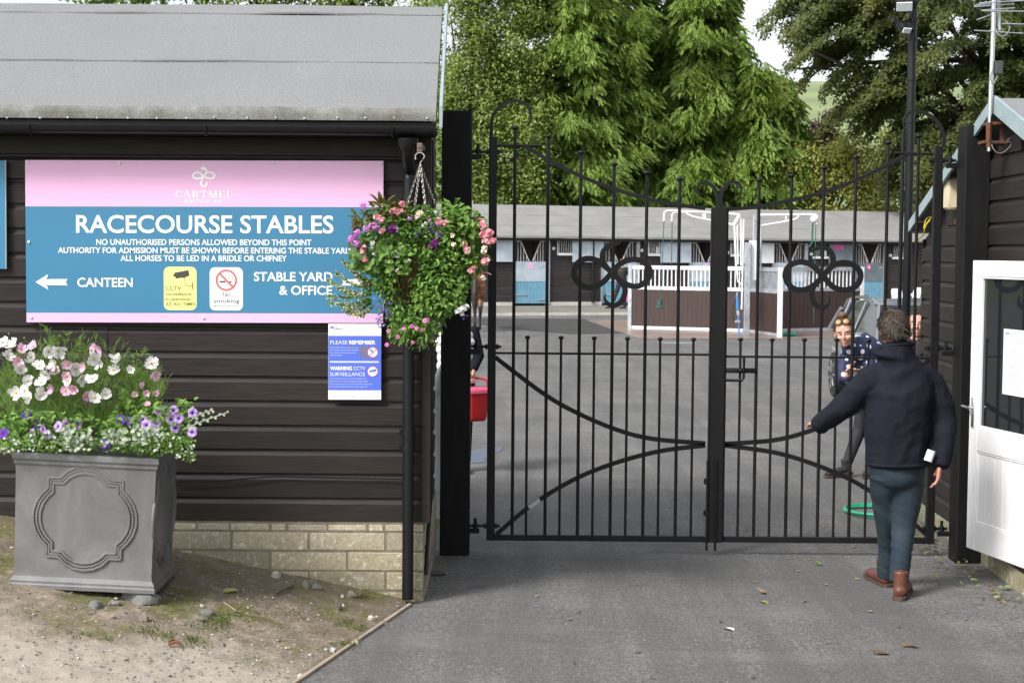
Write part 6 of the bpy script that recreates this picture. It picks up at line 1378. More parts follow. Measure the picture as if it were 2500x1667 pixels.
# ================================================================ hanging basket
BY = 9.12
def b3(x, y, off=0.0): return W(780 + x / 2.613, 300 + y / 2.613, BY + off)
bk = thing('hanging_basket', 'hanging basket of moss and coir on four chains at the building corner', 'hanging basket', b3(600, 900))
bc_ = b3(620, 860); 
m = MB(); vs = []; n = 28; prof = [(.175, .0), (.172, -.05), (.155, -.13), (.115, -.20), (.06, -.24), (.005, -.25)]
for (rr_, h) in prof:
    for j in range(n): a = 2 * math.pi * j / n; q = 1 + .09 * noise.noise(V((math.cos(a) * 3, math.sin(a) * 3, h * 14))); vs.append(bc_ + V((rr_ * q * math.cos(a), rr_ * q * math.sin(a), h * q)))
m.add(vs, [(i * n + j, (i + 1) * n + j, (i + 1) * n + (j + 1) % n, i * n + (j + 1) % n) for i in range(len(prof) - 1) for j in range(n)] + [tuple(range(n)), tuple((len(prof) - 1) * n + j for j in range(n))[::-1]])
for k in range(900):
    a = r_.uniform(math.pi, 2 * math.pi); h = r_.uniform(-.22, 0); rr_ = .175 * math.sqrt(max(.05, 1 - (h / .25) ** 2)); p = bc_ + V((rr_ * math.cos(a), rr_ * math.sin(a), h)); m.leaf(p, V((r_.uniform(-1, 1), -.4, r_.uniform(-1, .3))), V((math.cos(a), math.sin(a), 0)), .04, .004, .1)
m.build('moss_liner', M['moss'], bk, 60)
hk = b3(643, 265)
for (x, y, o) in ((545, 560, -.06), (600, 600, -.12), (683, 590, -.10), (748, 540, .08)):
    e = b3(x, y, o); m = MB(); d = e - hk; n = int(d.length / .016); d.normalize(); s1 = d.orthogonal().normalized(); s2_ = d.cross(s1)
    for i in range(n):
        c = hk + d * (.008 + i * .016); s_ = s1 if i % 2 else s2_
        m.tube([c + d * .011 * math.cos(a) + s_ * .0058 * math.sin(a) for a in [2 * math.pi * j / 8 for j in range(8)]], .0019, 4, closed=True)
    m.build('chain', M['chain'], bk)
m = MB(); m.tube(catmull([b3(612, 235), b3(612, 208), b3(630, 192), b3(655, 195), b3(668, 215), b3(655, 240), b3(643, 255), b3(643, 275)], 6), .0042, 6); m.build('hook', M['chrome'], bk, 60)
m = MB(); m.bbox(b3(640, 160, .0), (.032, .012, .055), .004); m.bbox(V((b3(640, 160).x, (BY + WY) / 2, b3(640, 148).z)), (.03, WY - BY + .02, .03), .004); tag(m.build('bracket', pm('brown_bracket', (.16, .10, .08), (.12, .08, .06), 20, .6)), 'brown timber bracket on the building corner holding the hanging basket', 'bracket')
def lv(m, c, rad, n, L_, wd=.6, dr=0.0, dy=.16, f=.15, fo=.06):
    for k in range(n):
        d = V((r_.gauss(0, 1), r_.gauss(0, 1), r_.gauss(0, 1))).normalized() * r_.random() ** .4
        x, y = c[0] + d.x * rad[0], c[1] + d.z * rad[1]; p = b3(x, y, d.y * dy - .02 - fo)
        m.leaf(p, V((d.x * .6 + r_.uniform(-.8, .8), -.7 + r_.uniform(-.5, .5), -d.z * .3 + r_.uniform(-.7, .6) - dr)), V((r_.uniform(-.4, .4), -.7, 1)), L_ * r_.uniform(.6, 1.3), L_ * wd * r_.uniform(.8, 1.2), f, 0, r_.uniform(0, .4))
def fl(t, key, pts, sc_=1.0, up=.2, jit=0.0):
    for x, y, *o in pts: flower(t, key, b3(x, y, (o[0] if o else -.24)), V((r_.uniform(-.5, .5), -1, up + r_.uniform(-.3, .3))), sc_ * r_.uniform(.85, 1.15), r_.uniform(0, 6))
# main bushy plants
t = thing('fuchsia_plant', 'bushy green trailing plant filling the lower right of the hanging basket', 'plant', b3(760, 900)); m = MB()
lv(m, (770, 1040), (185, 200), 1100, .036, .5, .2, .10, .15, .13); lv(m, (800, 860), (200, 110), 520, .036, .5, 0, .1, .15, .13); lv(m, (430, 1000), (90, 130), 300, .03, .5, .2, .1, .15, .1); lv(m, (640, 590), (300, 55), 420, .032, .5, -.3, .1, .15, .04); lv(m, (500, 1170), (120, 110), 260, .028, .45, .4, .08, .15, .06); lv(m, (830, 1110), (110, 100), 260, .03, .5, .3, .08, .15, .06); lv(m, (650, 1370), (110, 70), 110, .024, .45, .5, .06, .15, .04); lv(m, (640, 1260), (160, 130), 420, .032, .45, .4, .1); lv(m, (560, 1330), (130, 90), 220, .028, .45, .4, .08); lv(m, (640, 740), (340, 170), 1300, .03, .55, 0, .14, .15, .1); lv(m, (480, 640), (200, 130), 420, .032, .5); m.build('foliage', M['leaf'], t)
m = MB()
for (x0, y0, x1, y1) in ((700, 1240, 640, 1440), (720, 1250, 660, 1430), (740, 1200, 720, 1390), (760, 1200, 690, 1400)): m.tube(catmull([b3(x0, y0, -.05), b3((x0 + x1) / 2 + 8, (y0 + y1) / 2, -.07), b3(x1, y1, -.06)], 5), .0018, 4); [m.leaf(b3(x1 + r_.uniform(-12, 25), y1 - q * 13, -.06), V((r_.uniform(-1, 1), -.3, -.8)), V((0, -1, 0)), .02, .008) for q in range(9)]
m.build('trailing_stems', M['silver'], t)
t = thing('geranium_plant', 'geranium with mauve pink flower heads at the left of the hanging basket', 'plant', b3(350, 780)); m = MB()
for k in range(85):
    x, y = 330 + 130 * r_.uniform(-1, 1), 830 + 110 * r_.uniform(-1, 1); c = b3(x, y, -.18 + r_.uniform(-.06, .1)); nn_ = V((r_.uniform(-.5, .4), -1, r_.uniform(-.1, .8))); q = facing(nn_); rad = r_.uniform(.016, .03)
    vs = [c] + [c + q @ V((rad * (1 + .12 * math.sin(5 * a)) * math.cos(a), rad * (1 + .12 * math.sin(5 * a)) * math.sin(a), .006 * math.sin(2.5 * a))) for a in [2 * math.pi * j / 14 for j in range(14)]]; m.add(vs, [(0, 1 + j, 1 + (j + 1) % 14) for j in range(14)])
lv(m, (360, 960), (90, 150), 220, .03, .6); m.build('foliage', M['leafd'], t); fl(t, 'gm', [(330, 665), (355, 660), (300, 675), (222, 715), (200, 745), (245, 700), (235, 770), (280, 530), (215, 735, -.2)], .68); fl(t, 'gm', [(575, 610), (705, 622), (760, 635), (415, 683)], .4)
t = thing('begonia_plant', 'trailing begonia with coral pink flowers at the right of the hanging basket', 'plant', b3(950, 720)); m = MB(); lv(m, (930, 690), (130, 150), 260, .06, .55, .2); lv(m, (960, 880), (90, 90), 120, .055, .55, .3); lv(m, (860, 560), (70, 70), 60, .045, .5, -.6); m.build('foliage', M['leaf'], t)
fl(t, 'co', [(1070, 730), (1095, 700), (1045, 715), (1085, 755), (1105, 750), (1060, 755), (1045, 660), (1040, 640), (945, 805), (935, 815), (1065, 880), (1050, 885), (980, 935), (965, 945), (800, 635), (760, 630), (925, 775), (1078, 700)], .78)
fl(t, 'cc', [(855, 775), (848, 720), (1045, 990), (1055, 800), (945, 820), (1050, 820), (630, 590), (640, 575)], .8)
m = MB()
for (x0, y0, x1, y1) in ((1020, 640, 1060, 690), (1000, 880, 1048, 975), (1040, 960, 1095, 968), (990, 620, 1050, 620), (930, 690, 920, 760), (1010, 860, 1060, 870)): m.tube(catmull([b3(x0, y0, -.12), b3((x0 + x1) / 2, (y0 + y1) / 2 - 8, -.15), b3(x1, y1, -.16)], 5), .0025, 4)
m.build('flower_stalks', M['ps'], t)
t = thing('red_begonia_plant', 'begonia with bronze red leaves and salmon flowers at the top left of the basket', 'plant', b3(420, 590)); m = MB(); lv(m, (450, 560), (120, 60), 80, .07, .38, -.4); lv(m, (300, 630), (100, 60), 70, .06, .4, -.1); lv(m, (280, 800), (60, 80), 40, .05, .45); lv(m, (900, 620), (110, 50), 40, .05, .4); m.build('foliage', M['begl'], t); fl(t, 'co', [(380, 610), (365, 600), (395, 620), (490, 560), (500, 572), (515, 565), (470, 565), (395, 690), (275, 825), (290, 870), (280, 800), (530, 520)], .7)
t = thing('white_begonia_plant', 'small white flowered begonia with shiny round leaves at the front of the basket', 'plant', b3(480, 900)); m = MB()
for k in range(90):
    x, y = 470 + 110 * r_.uniform(-1, 1), 880 + 85 * r_.uniform(-1, 1); m.leaf(b3(x, y, -.23 + r_.uniform(-.03, .04)), V((r_.uniform(-1, 1), -.5, r_.uniform(-.6, .6))), V((0, -1, .5)), .034, .03, .12)
m.build('foliage', M['leaf'], t); fl(t, 'ww', [(487, 835), (480, 825), (500, 850), (430, 885), (555, 885), (565, 880), (465, 935), (495, 940), (530, 790), (340, 765), (338, 790), (495, 685), (490, 675), (680, 640), (660, 655), (620, 600), (740, 570), (350, 840)], .75)
t = thing('white_salvia_plant', 'white flowered spires arching left from the hanging basket across the sign', 'plant', b3(320, 1080)); m = MB(); f_ = MB()
for (x0, y0, x1, y1) in ((330, 1080, 60, 1110), (320, 1130, 75, 1150), (330, 1100, 65, 1010), (330, 1060, 110, 965), (340, 1040, 155, 885), (330, 1150, 180, 1210), (340, 1180, 235, 1220), (330, 1020, 190, 900), (320, 1100, 130, 1060), (330, 1060, 230, 960), (330, 1130, 150, 1180)):
    o0 = r_.uniform(-.12, .02); cpts = catmull([b3(x0, y0, o0), b3((x0 + x1) / 2, (y0 + y1) / 2 + 22, o0 - .05), b3(x1, y1, o0 - .06)], 12); m.tube(cpts, .002, 4)
    for i, p in enumerate(cpts):
        for q in range(3): m.leaf(p, V((-.5 + r_.uniform(-.6, .6), r_.uniform(-.6, .2), r_.uniform(-.5, 1))), V((0, -1, .3)), .022 * r_.uniform(.7, 1.2), .009, .12)
        if i > 4:
            for q in range(2): f_.leaf(p + V((r_.gauss(0, .008), r_.gauss(0, .008), r_.gauss(0, .008))), V((r_.uniform(-1, .2), -.6, r_.uniform(-.4, 1))), V((0, -1, .3)), .017 * r_.uniform(.7, 1.2), .009, .2)
m.build('foliage', M['leaf'], t); tag(f_.build('blossom', M['pc'], t), kind='stuff')
t = thing('lobelia_plant', 'blue and lilac lobelia sprays at the centre and lower left of the basket', 'plant', b3(420, 1190)); m = MB(); lv(m, (410, 1180), (50, 90), 70, .015, .4); lv(m, (740, 680), (70, 50), 60, .014, .4); m.build('foliage', M['leafd'], t)
f_ = [(r_.gauss(400, 28), r_.gauss(1200, 45), -.15) for _ in range(42)] + [(r_.gauss(740, 32), r_.gauss(680, 26), -.2) for _ in range(26)] + [(r_.gauss(650, 30), r_.gauss(700, 20), -.2) for _ in range(8)] + [(r_.gauss(925, 15), r_.gauss(1235, 8), -.05) for _ in range(4)] + [(r_.gauss(750, 12), r_.gauss(1290, 25), -.05) for _ in range(5)]
fl(t, 'bl', f_, .8)
t = thing('petunia_plant', 'trailing petunia with a dark purple bloom and small pink bells under the basket', 'plant', b3(600, 1300)); m = MB(); lv(m, (560, 1300), (140, 90), 120, .024, .4, .5, .08); m.build('foliage', M['leaf'], t); fl(t, 'dp', [(735, 770), (725, 790), (745, 765), (468, 680)], .85)
fl(t, 'mb', [(440, 1328), (535, 1312), (590, 1297), (500, 1365), (595, 1400), (690, 1258), (672, 1262), (655, 1320), (430, 1415), (618, 1310)], .85); fl(t, 'ww', [(880, 1200), (905, 1190), (925, 1185), (910, 1210), (935, 1175)], 1.2)

# ================================================================ stones, leaves, twigs and tufts on the ground
def onbank(nx, ny):
    p = G(nx, ny, .15)
    for _ in range(6): p = G(nx, ny, bank_z(p.x, p.y) if p.x < edge_x(min(p.y, 9.44)) else 0)
    return p
def rock(name, nx, ny, wpx, hpx, mat_, label, seed, dpt=.8, group=None, lift=0.0):
    p = onbank(nx, ny); s_ = FPX / p.y; w_, h_ = wpx / s_, hpx / s_; m = MB(); m.ball((0, 0, 0), 1, 14); rr_s = random.Random(seed); pls = [V((rr_s.gauss(0, 1), rr_s.gauss(0, 1), rr_s.gauss(0, .8))).normalized() for _ in range(7)]
    for i, v in enumerate(m.v):
        for pn_ in pls:
            e_ = v.dot(pn_) - .62
            if e_ > 0: v = v - pn_ * e_
        q = 1 + .2 * noise.noise(v * 1.3 + V((seed * 7.1, 0, 0))) + .12 * noise.noise(v * 4 + V((seed, 3, 0))); m.v[i] = p + V((v.x * q * w_ / 2, v.y * q * w_ * dpt / 2, max(-.5, v.z * q) * h_ * .72 + h_ * .2 + lift))
    return tag(m.build(name, M[mat_], None, 28), label, 'stone', group)
ST = [(345, 1466, 100, 40, 'stone', 'flat grey-green slab propping up the right corner of the planter'), (232, 1488, 50, 26, 'stone', 'rounded grey cobble under the middle of the planter front'), (284, 1478, 32, 14, 'stone', 'small grey cobble beside the prop slab'),
      (674, 1414, 27, 24, 'stonew', 'white angular stone against the block plinth'), (748, 1434, 20, 22, 'stoneb', 'pinkish stone at the foot of the plinth'), (775, 1438, 30, 20, 'stone', 'squat grey-brown stone beside the pinkish one at the plinth'), (858, 1456, 34, 16, 'stoneb', 'pale brick-like stone at the plinth near the downpipe'), (836, 1458, 12, 9, 'stonew', 'tiny white stone left of the brick-like stone'),
      (350, 1515, 32, 24, 'stoneb', 'pale wedge stone in front of the prop slab'), (493, 1482, 12, 12, 'stonew', 'round white pebble in the moss'), (503, 1500, 46, 16, 'stone', 'flat grey slate piece in the moss'), (492, 1511, 24, 8, 'stone', 'thin grey slate below the larger one'), (905, 1512, 24, 12, 'stonew', 'white chip lying near the timber edging'), (938, 1524, 22, 14, 'stoneb', 'pale stone against the timber edging'),
      (812, 1590, 18, 14, 'stonew', 'white cube-like stone by the lower timber edging'), (868, 1572, 16, 12, 'stonew', 'white stone beside a grass tuft at the edging'), (835, 1570, 12, 10, 'stone', 'grey pebble beside the grass tuft at the edging'), (732, 1652, 18, 10, 'stonew', 'white stone at the bottom of the gravel beside the edging'), (440, 1362, 24, 12, 'stone', 'brownish stone by the back corner of the planter'), (407, 1431, 28, 14, 'stone', 'grey stone beside the right side of the planter'), (415, 1452, 26, 9, 'stone', 'flat grey stone right of the prop slab'), (517, 1386, 12, 10, 'stoneb', 'small pinkish pebble below the plinth'), (545, 1576, 16, 10, 'stone', 'grey pebble beside the grass and red litter'), (275, 1508, 18, 12, 'stoneb', 'pale pebble below the planter front'), (832, 1486, 12, 12, 'dgrey', 'black pebble with a white neighbour in the dirt'), (838, 1480, 10, 8, 'stonew', 'white pebble next to the black one in the dirt')]
for i, (a, b, c, d, e, f) in enumerate(ST): rock('stone' if c > 14 else 'pebble', a, b, c, d, e, f, i + 1, .75)
# loose gravel: nobody could count it
m = MB(); mm = [M['stone'], M['stonew'], M['stoneb']]
for k in range(4200):
    y = r_.uniform(6.7, 9.4); ex = edge_x(y); x = ex - .03 - abs(r_.gauss(0, 1.4)); dn = noise.noise(V((x * 1.8, y * 1.8, 2)))
    if dn < -.15 and r_.random() < .75: continue
    if x < -3.4: continue
    s_ = .0035 * (1 + r_.expovariate(1.3)); s_ = min(s_, .014); p = V((x, y, bank_z(x, y) + s_ * .25)); q = Matrix.Rotation(r_.uniform(0, 3), 3, 'Z') @ Matrix.Rotation(r_.uniform(-.4, .4), 3, 'X')
    vs = [p + q @ V((a * s_ * r_.uniform(.6, 1.2), b * s_ * r_.uniform(.6, 1.2), c * s_ * .6 * r_.uniform(.6, 1.2))) for a, b, c in ((1, 0, 0), (-1, 0, 0), (0, 1, 0), (0, -1, 0), (.3, .2, 1), (-.2, .1, -1))]
    m.add(vs, [(0, 2, 4), (2, 1, 4), (1, 3, 4), (3, 0, 4), (2, 0, 5), (1, 2, 5), (3, 1, 5), (0, 3, 5)], r_.choice((0, 0, 0, 2, 2, 2, 1)))
tag(m.build('gravel', mm), 'loose pale gravel scattered over the bank', 'gravel', None, 'stuff')
M['grass'] = leafmat('short_grass', [(.06, .085, .018), (.11, .14, .03), (.19, .20, .06)], .3, 8)
def tuft(m, nx, ny, rx, ry, n, h=.035):
    for k in range(n):
        a, b = r_.gauss(0, .5), r_.gauss(0, .5); p = onbank(nx + a * rx, ny + b * ry); d = V((r_.uniform(-.8, .8), r_.uniform(-.6, .4), 1)); L_ = h * r_.uniform(.5, 1.2); s_ = V((1, .2, 0)) * .0022
        m.add([p - s_, p + s_, p + d * L_ * .6 + s_ * .6 + V((0, 0, 0)), p + d * L_ + V((d.x, d.y, -.25)) * L_ * .3], [(0, 1, 2), (0, 2, 3)])
m = MB()
for a in ((360, 1540, 36, 14, 70, .025), (400, 1555, 40, 14, 80, .025), (470, 1562, 26, 12, 60, .025), (480, 1575, 60, 14, 80, .02), (540, 1512, 40, 18, 150, .022), (590, 1505, 60, 14, 120, .018), (520, 1530, 60, 20, 160, .02), (150, 1548, 60, 10, 110, .018), (210, 1553, 24, 8, 50, .02), (265, 1560, 24, 8, 40, .02), (60, 1500, 50, 20, 80, .015), (850, 1575, 34, 10, 70, .03), (845, 1520, 30, 12, 70, .02), (880, 1535, 30, 12, 50, .02), (885, 1456, 26, 6, 60, .02), (480, 1460, 60, 20, 90, .012), (620, 1450, 80, 20, 110, .012), (720, 1500, 90, 24, 150, .012), (30, 1330, 30, 26, 90, .02), (15, 1290, 26, 20, 80, .03), (760, 1540, 60, 20, 90, .012)): tuft(m, *a)
tag(m.build('grass', M['grass']), 'short grass and weeds sprouting through the gravel bank', 'grass', None, 'stuff')
m = MB(); m.leaf(onbank(540, 1449) + V((0, 0, .012)), V((1, .15, .1)), V((0, -.3, 1)), .095, .05, .1); tag(m.build('fallen_leaf', pm('green_leaf', (.20, .28, .07), (.26, .28, .08), 30, .6)), 'single broad green and yellow leaf lying on the dirt bank', 'leaf')
m = MB(); m.tube([onbank(547, 1474) + V((0, 0, .01)), onbank(577, 1496) + V((0, 0, .012))], .0035, 5); tag(m.build('twig', M['wood']), 'pale straight twig lying in the moss', 'twig')
m = MB(); m.tube(catmull([onbank(672, 1455) + V((0, 0, .008)), onbank(690, 1446) + V((0, 0, .014)), onbank(715, 1436) + V((0, 0, .01))], 4), .006, 5); tag(m.build('twig', M['bark']), 'dark crooked twig near the plinth', 'twig')
rm = pm('red_brown_litter', (.15, .055, .03), (.11, .042, .025), 20, .7)
for i, (a, b, c, d) in enumerate(((411, 1578, 446, 1582), (412, 1572, 440, 1576))):
    m = MB(); m.tube(catmull([onbank(a, b) + V((0, 0, .01)), onbank((a + c) / 2, b - 3) + V((0, 0, .018)), onbank(c, d) + V((0, 0, .01))], 4), .0075, 6); tag(m.build('red_plastic_strip', rm), ('lower' if i == 0 else 'upper') + ' of two red brown strips lying beside the grass tuft', 'litter')
# leaves on the tarmac
LC = {'y': pm('yellow_leaf', (.28, .235, .06), (.20, .18, .05), 40, .7), 'g': pm('fresh_leaf', (.10, .17, .045), (.16, .20, .05), 40, .6), 'b': pm('brown_leaf', (.13, .075, .035), (.09, .05, .028), 40, .8), 't': pm('tan_leaf', (.24, .175, .105), (.19, .14, .085), 40, .8), 'w': M['paper']}
def Z5(x, y): return (1150 + x * .574, 1200 + y * .574)
def gleaf(nx, ny, c, L_, label=None, group=None):
    p = G(nx, ny, .006); m = MB(); a = r_.uniform(0, 6.28)
    m.leaf(p, V((math.cos(a), math.sin(a), .12)), V((r_.uniform(-.3, .3), r_.uniform(-.3, .3), 1)), L_, L_ * .55, .14, 0, r_.uniform(-.2, .3)); m.leaf(p, V((math.cos(a + 1.2), math.sin(a + 1.2), .18)), V((0, 0, 1)), L_ * .6, L_ * .4, .14) if c in 'bt' else None
    return tag(m.build('fallen_leaf', LC[c]), label, 'leaf', group)
gleaf(*Z5(1230, 465), 'g', .075, 'green leaf lying alone on the tarmac in front of the gate centre'); gleaf(*Z5(1485, 312), 'g', .085, 'light green leaf on the tarmac between the gate centre and the man')
gleaf(*Z5(1720, 688), 'b', .085, 'curled orange brown leaf at the bottom right of the tarmac'); gleaf(*Z5(1890, 655), 'b', .085, 'broad dull brown leaf right of the orange brown one'); gleaf(*Z5(1120, 590), 'w', .09, 'crumpled white scrap on the tarmac'); gleaf(*Z5(1255, 430), 't', .08, 'tan and white scrap above the green leaf on the tarmac')
for x, y, c in ((720, 262, 't'), (1100, 265, 't'), (1165, 292, 't'), (1020, 290, 't'), (1515, 397, 't'), (1055, 553, 'b'), (415, 540, 't'), (705, 684, 'b'), (1215, 383, 't'), (1190, 787, 'b'), (780, 792, 't'), (1410, 468, 't'), (450, 510, 't'), (275, 445, 't'), (1690, 507, 't'), (1520, 640, 't'), (160, 75, 't'), (1085, 92, 'b'), (1150, 58, 't'), (1180, 165, 'b'), (2220, 398, 't')): gleaf(*Z5(x, y), c, .034, 'small dry tan or brown leaf fragment on the tarmac', 'dry leaf fragments on the tarmac')
for x, y, c in ((1380, 338, 'g'), (1437, 290, 'y'), (1625, 238, 'g'), (1628, 268, 'g'), (555, 708, 'y'), (443, 722, 'y'), (1830, 574, 'y'), (2095, 545, 'y'), (740, 33, 'y'), (1490, 150, 'y'), (742, 125, 'y'), (1580, 60, 'y'), (1630, 370, 'y'), (1555, 83, 'y')): gleaf(*Z5(x, y), c, .036, 'small yellow or green leaf scrap on the tarmac', 'small green and yellow leaves on the tarmac')
# swept litter of leaves along the hut
for kk, (cc_, L_) in enumerate((('y', .05), ('b', .045), ('g', .05))):
    m = MB()
    for k in range(75):
        t_ = r_.random(); base = V((2.98, 9.3, 0)).lerp(V((3.12, 12.9, 0)), t_); p = base + V((abs(r_.gauss(0, .13)) * -1 + r_.uniform(-.02, .12), r_.uniform(-.1, .1), .01 + r_.random() * .02)); a = r_.uniform(0, 6.28)
        if p.x > HX - .05: p.x = HX - .06
        m.leaf(p, V((math.cos(a), math.sin(a), r_.uniform(-.1, .4))), V((r_.uniform(-.5, .5), r_.uniform(-.5, .5), 1)), L_ * r_.uniform(.4, 1.2), L_ * .5 * r_.uniform(.6, 1.2), .15)
    tag(m.build('leaf_litter', LC[cc_]), 'swept %s leaves lying along the foot of the hut and post' % {'y': 'yellow', 'b': 'brown', 'g': 'green'}[cc_], 'leaf litter', None, 'stuff')
m = MB()
for k in range(700):
    p = V((r_.uniform(-1.2, 3.0), r_.uniform(7.6, 16), .003)); 
    if p.x < edge_x(min(p.y, 9.44)) + .05 or (p.y > 9.4 and p.x < -.4): continue
    s_ = r_.uniform(.002, .006); a = r_.uniform(0, 6.28); u_ = V((math.cos(a), math.sin(a), 0)) * s_; v_ = V((-math.sin(a), math.cos(a), 0)) * s_ * r_.uniform(.4, 1)
    m.add([p + u_, p + v_, p - u_, p - v_, p + V((0, 0, s_ * .6))], [(0, 1, 4), (1, 2, 4), (2, 3, 4), (3, 0, 4)], r_.choice((0, 0, 2, 2, 1)))
tag(m.build('grit', mm), 'pale grit scattered over the tarmac', 'grit', None, 'stuff')
# ================================================================ people and the horse
M['hairb'] = pm('brown_grey_hair', (.024, .017, .012), (.085, .063, .046), 45, .7, vec=(3, 3, 1), lo=.3, hi=.7)
M['hairbr'] = pm('brown_hair', (.055, .028, .014), (.13, .07, .035), 60, .6)
M['haird'] = pm('dark_hair', (.02, .012, .009), (.045, .028, .02), 60, .6)
M['hairl'] = pm('light_brown_hair', (.20, .12, .06), (.28, .18, .10), 60, .6)
M['eyew'] = pm('eye_white', (.62, .60, .58), (.58, .55, .53), 10, .3)
M['eyed'] = pm('eye_dark', (.02, .014, .01), (.03, .02, .015), 10, .3)
M['lip'] = pm('lips', (.46, .19, .15), (.50, .21, .17), 20, .5)
M['teeth'] = pm('teeth', (.75, .72, .66), (.7, .68, .62), 20, .4)
M['orange'] = pm('orange_lens', (.45, .23, .09), (.36, .17, .06), 30, .2)
M['vest'] = pm('white_padded_cloth', (.72, .70, .70), (.66, .64, .65), 8, .8)
M['horse'] = pm('bay_horse_coat', (.17, .065, .028), (.23, .095, .042), 6, .45)
M['horsed'] = pm('black_horse_points', (.016, .012, .011), (.026, .02, .018), 10, .5)
def fmat(fwd, up):
    y = V(fwd).normalized(); z = V(up); z = (z - y * z.dot(y)).normalized(); x = y.cross(z); return Matrix((x, y, z)).transposed()
def headgeo(mb, c, F, s=1.0):
    q = lambda x, y, z: V(c) + F @ V((x * s, y * s, z * s))
    mb.ball(q(0, -.008, .030), (.074 * s, .094 * s, .092 * s), 18, 0, F); mb.ball(q(0, .018, -.030), (.060 * s, .070 * s, .075 * s), 16, 0, F); mb.ball(q(0, .052, -.082), (.027 * s, .026 * s, .024 * s), 10, 0, F)
    limb(mb, [q(0, .086, .022), q(0, .100, -.004), q(0, .108, -.024)], [(.007 * s, .009 * s), (.009 * s, .011 * s), (.015 * s, .012 * s)], F @ V((1, 0, 0)), 8)
    for sx in (-1, 1):
        mb.ball(q(sx * .077, -.006, -.006), (.010 * s, .019 * s, .032 * s), 10, 0, F); mb.ball(q(sx * .036, .062, -.024), (.026 * s, .026 * s, .024 * s), 10, 0, F); mb.ball(q(sx * .030, .076, .036), (.026 * s, .014 * s, .010 * s), 10, 0, F)
    return q
def face(t, q, F, s=1.0, mouth=.0, brow='haird'):
    for sx in (-1, 1):
        m = MB(); m.ball(q(sx * .030, .0775, .012), (.0125 * s, .008 * s, .0060 * s), 10, 0, F); e = m.build('eye', M['eyew'], t, 60)
        m = MB(); m.ball(q(sx * .030, .0830, .012), (.0056 * s, .0036 * s, .0054 * s), 8, 0, F); m.build('iris', M['eyed'], e, 60)
        m = MB(); limb(m, [q(sx * .014, .0905, .028), q(sx * .030, .0925, .033), q(sx * .047, .080, .028)], [.0016 * s, .0022 * s, .0012 * s]); m.build('eyebrow', M[brow], t, 60)
    m = MB(); limb(m, [q(-.024, .072, -.053), q(-.008, .085, -.049 + mouth * .2), q(.008, .085, -.049 + mouth * .2), q(.024, .072, -.053)], [.002 * s, .0048 * s, .0048 * s, .002 * s]); limb(m, [q(-.022, .072, -.056), q(0, .084, -.059 - mouth), q(.022, .072, -.056)], [.002 * s, .0058 * s, .002 * s]); m.build('lips', M['lip'], t, 60)
    if mouth > 0: m = MB(); m.ball(q(0, .082, -.054 - mouth * .3), (.014 * s, .004 * s, (.003 + mouth * .4) * s), 8, 0, F); m.build('teeth', M['teeth'], t, 60)
def hair(t, q, F, s, mat_, keep, n, L_, seed, cap=1.07, down=.7, name='hair', wd=.016):     # cap of short locks over the skull
    r2 = random.Random(seed); m = MB()
    for k in range(n):
        d = V((r2.gauss(0, 1), r2.gauss(0, 1), r2.gauss(0, 1))).normalized()
        if not keep(d): continue
        p = q(d.x * .074 * cap, -.008 + d.y * .094 * cap, .030 + d.z * .092 * cap); nn_ = F @ d
        t_ = F @ V((d.x * .3 + r2.uniform(-.5, .5), -.25 + d.y * .3 + r2.uniform(-.4, .4), -down + r2.uniform(-.3, .5))); t_ = (t_ - nn_ * t_.dot(nn_) * .85).normalized()
        m.leaf(p - t_ * L_ * .35 * s, t_, nn_, L_ * s * r2.uniform(.5, 1.35), wd * s * r2.uniform(.6, 1.3), .18, 0, r2.uniform(-.25, .15))
    return m.build(name, M[mat_], t, 180)
def hand(mb, wr, d, pn, tn, curl, s=1.0):      # palm, five fingers, thumb; pn: palm normal, tn: towards the thumb
    wr, d = V(wr), V(d).normalized(); pn = V(pn); pn = (pn - d * pn.dot(d)).normalized(); tn_ = d.cross(pn); tn_ = tn_ if tn_.dot(V(tn)) > 0 else -tn_
    limb(mb, [wr - d * .03 * s, wr, wr + d * .03 * s, wr + d * .085 * s], [(.026 * s, .020 * s), (.027 * s, .018 * s), (.037 * s, .016 * s), (.041 * s, .014 * s)], tn_, 12)
    for off, L_, cx in ((.031, .072, 0), (.011, .082, .05), (-.010, .077, .1), (-.030, .060, .2)):
        p = wr + d * .080 * s + tn_ * off * s; a = curl * .5 + cx * curl; pts = [p - d * .02 * s, p]; dd_ = d
        for seg_ in (.45, .32, .23):
            ca, sa = math.cos(a), math.sin(a); dd_ = (d * ca + pn * sa); p = p + dd_ * L_ * seg_ * s; pts.append(p); a += curl * .75
        limb(mb, pts, [.0095 * s, .0095 * s, .0088 * s, .008 * s, .0065 * s], tn_, 8)
    b0 = wr + d * .018 * s + tn_ * .026 * s; d2 = (d * .75 + tn_ * .6 + pn * .25).normalized(); d3 = (d * .95 + tn_ * .15 + pn * .35 * (1 + curl)).normalized()
    limb(mb, [b0 - d2 * .015 * s, b0, b0 + d2 * .042 * s, b0 + d2 * .042 * s + d3 * .034 * s], [.013 * s, .013 * s, .0105 * s, .008 * s], None, 8)
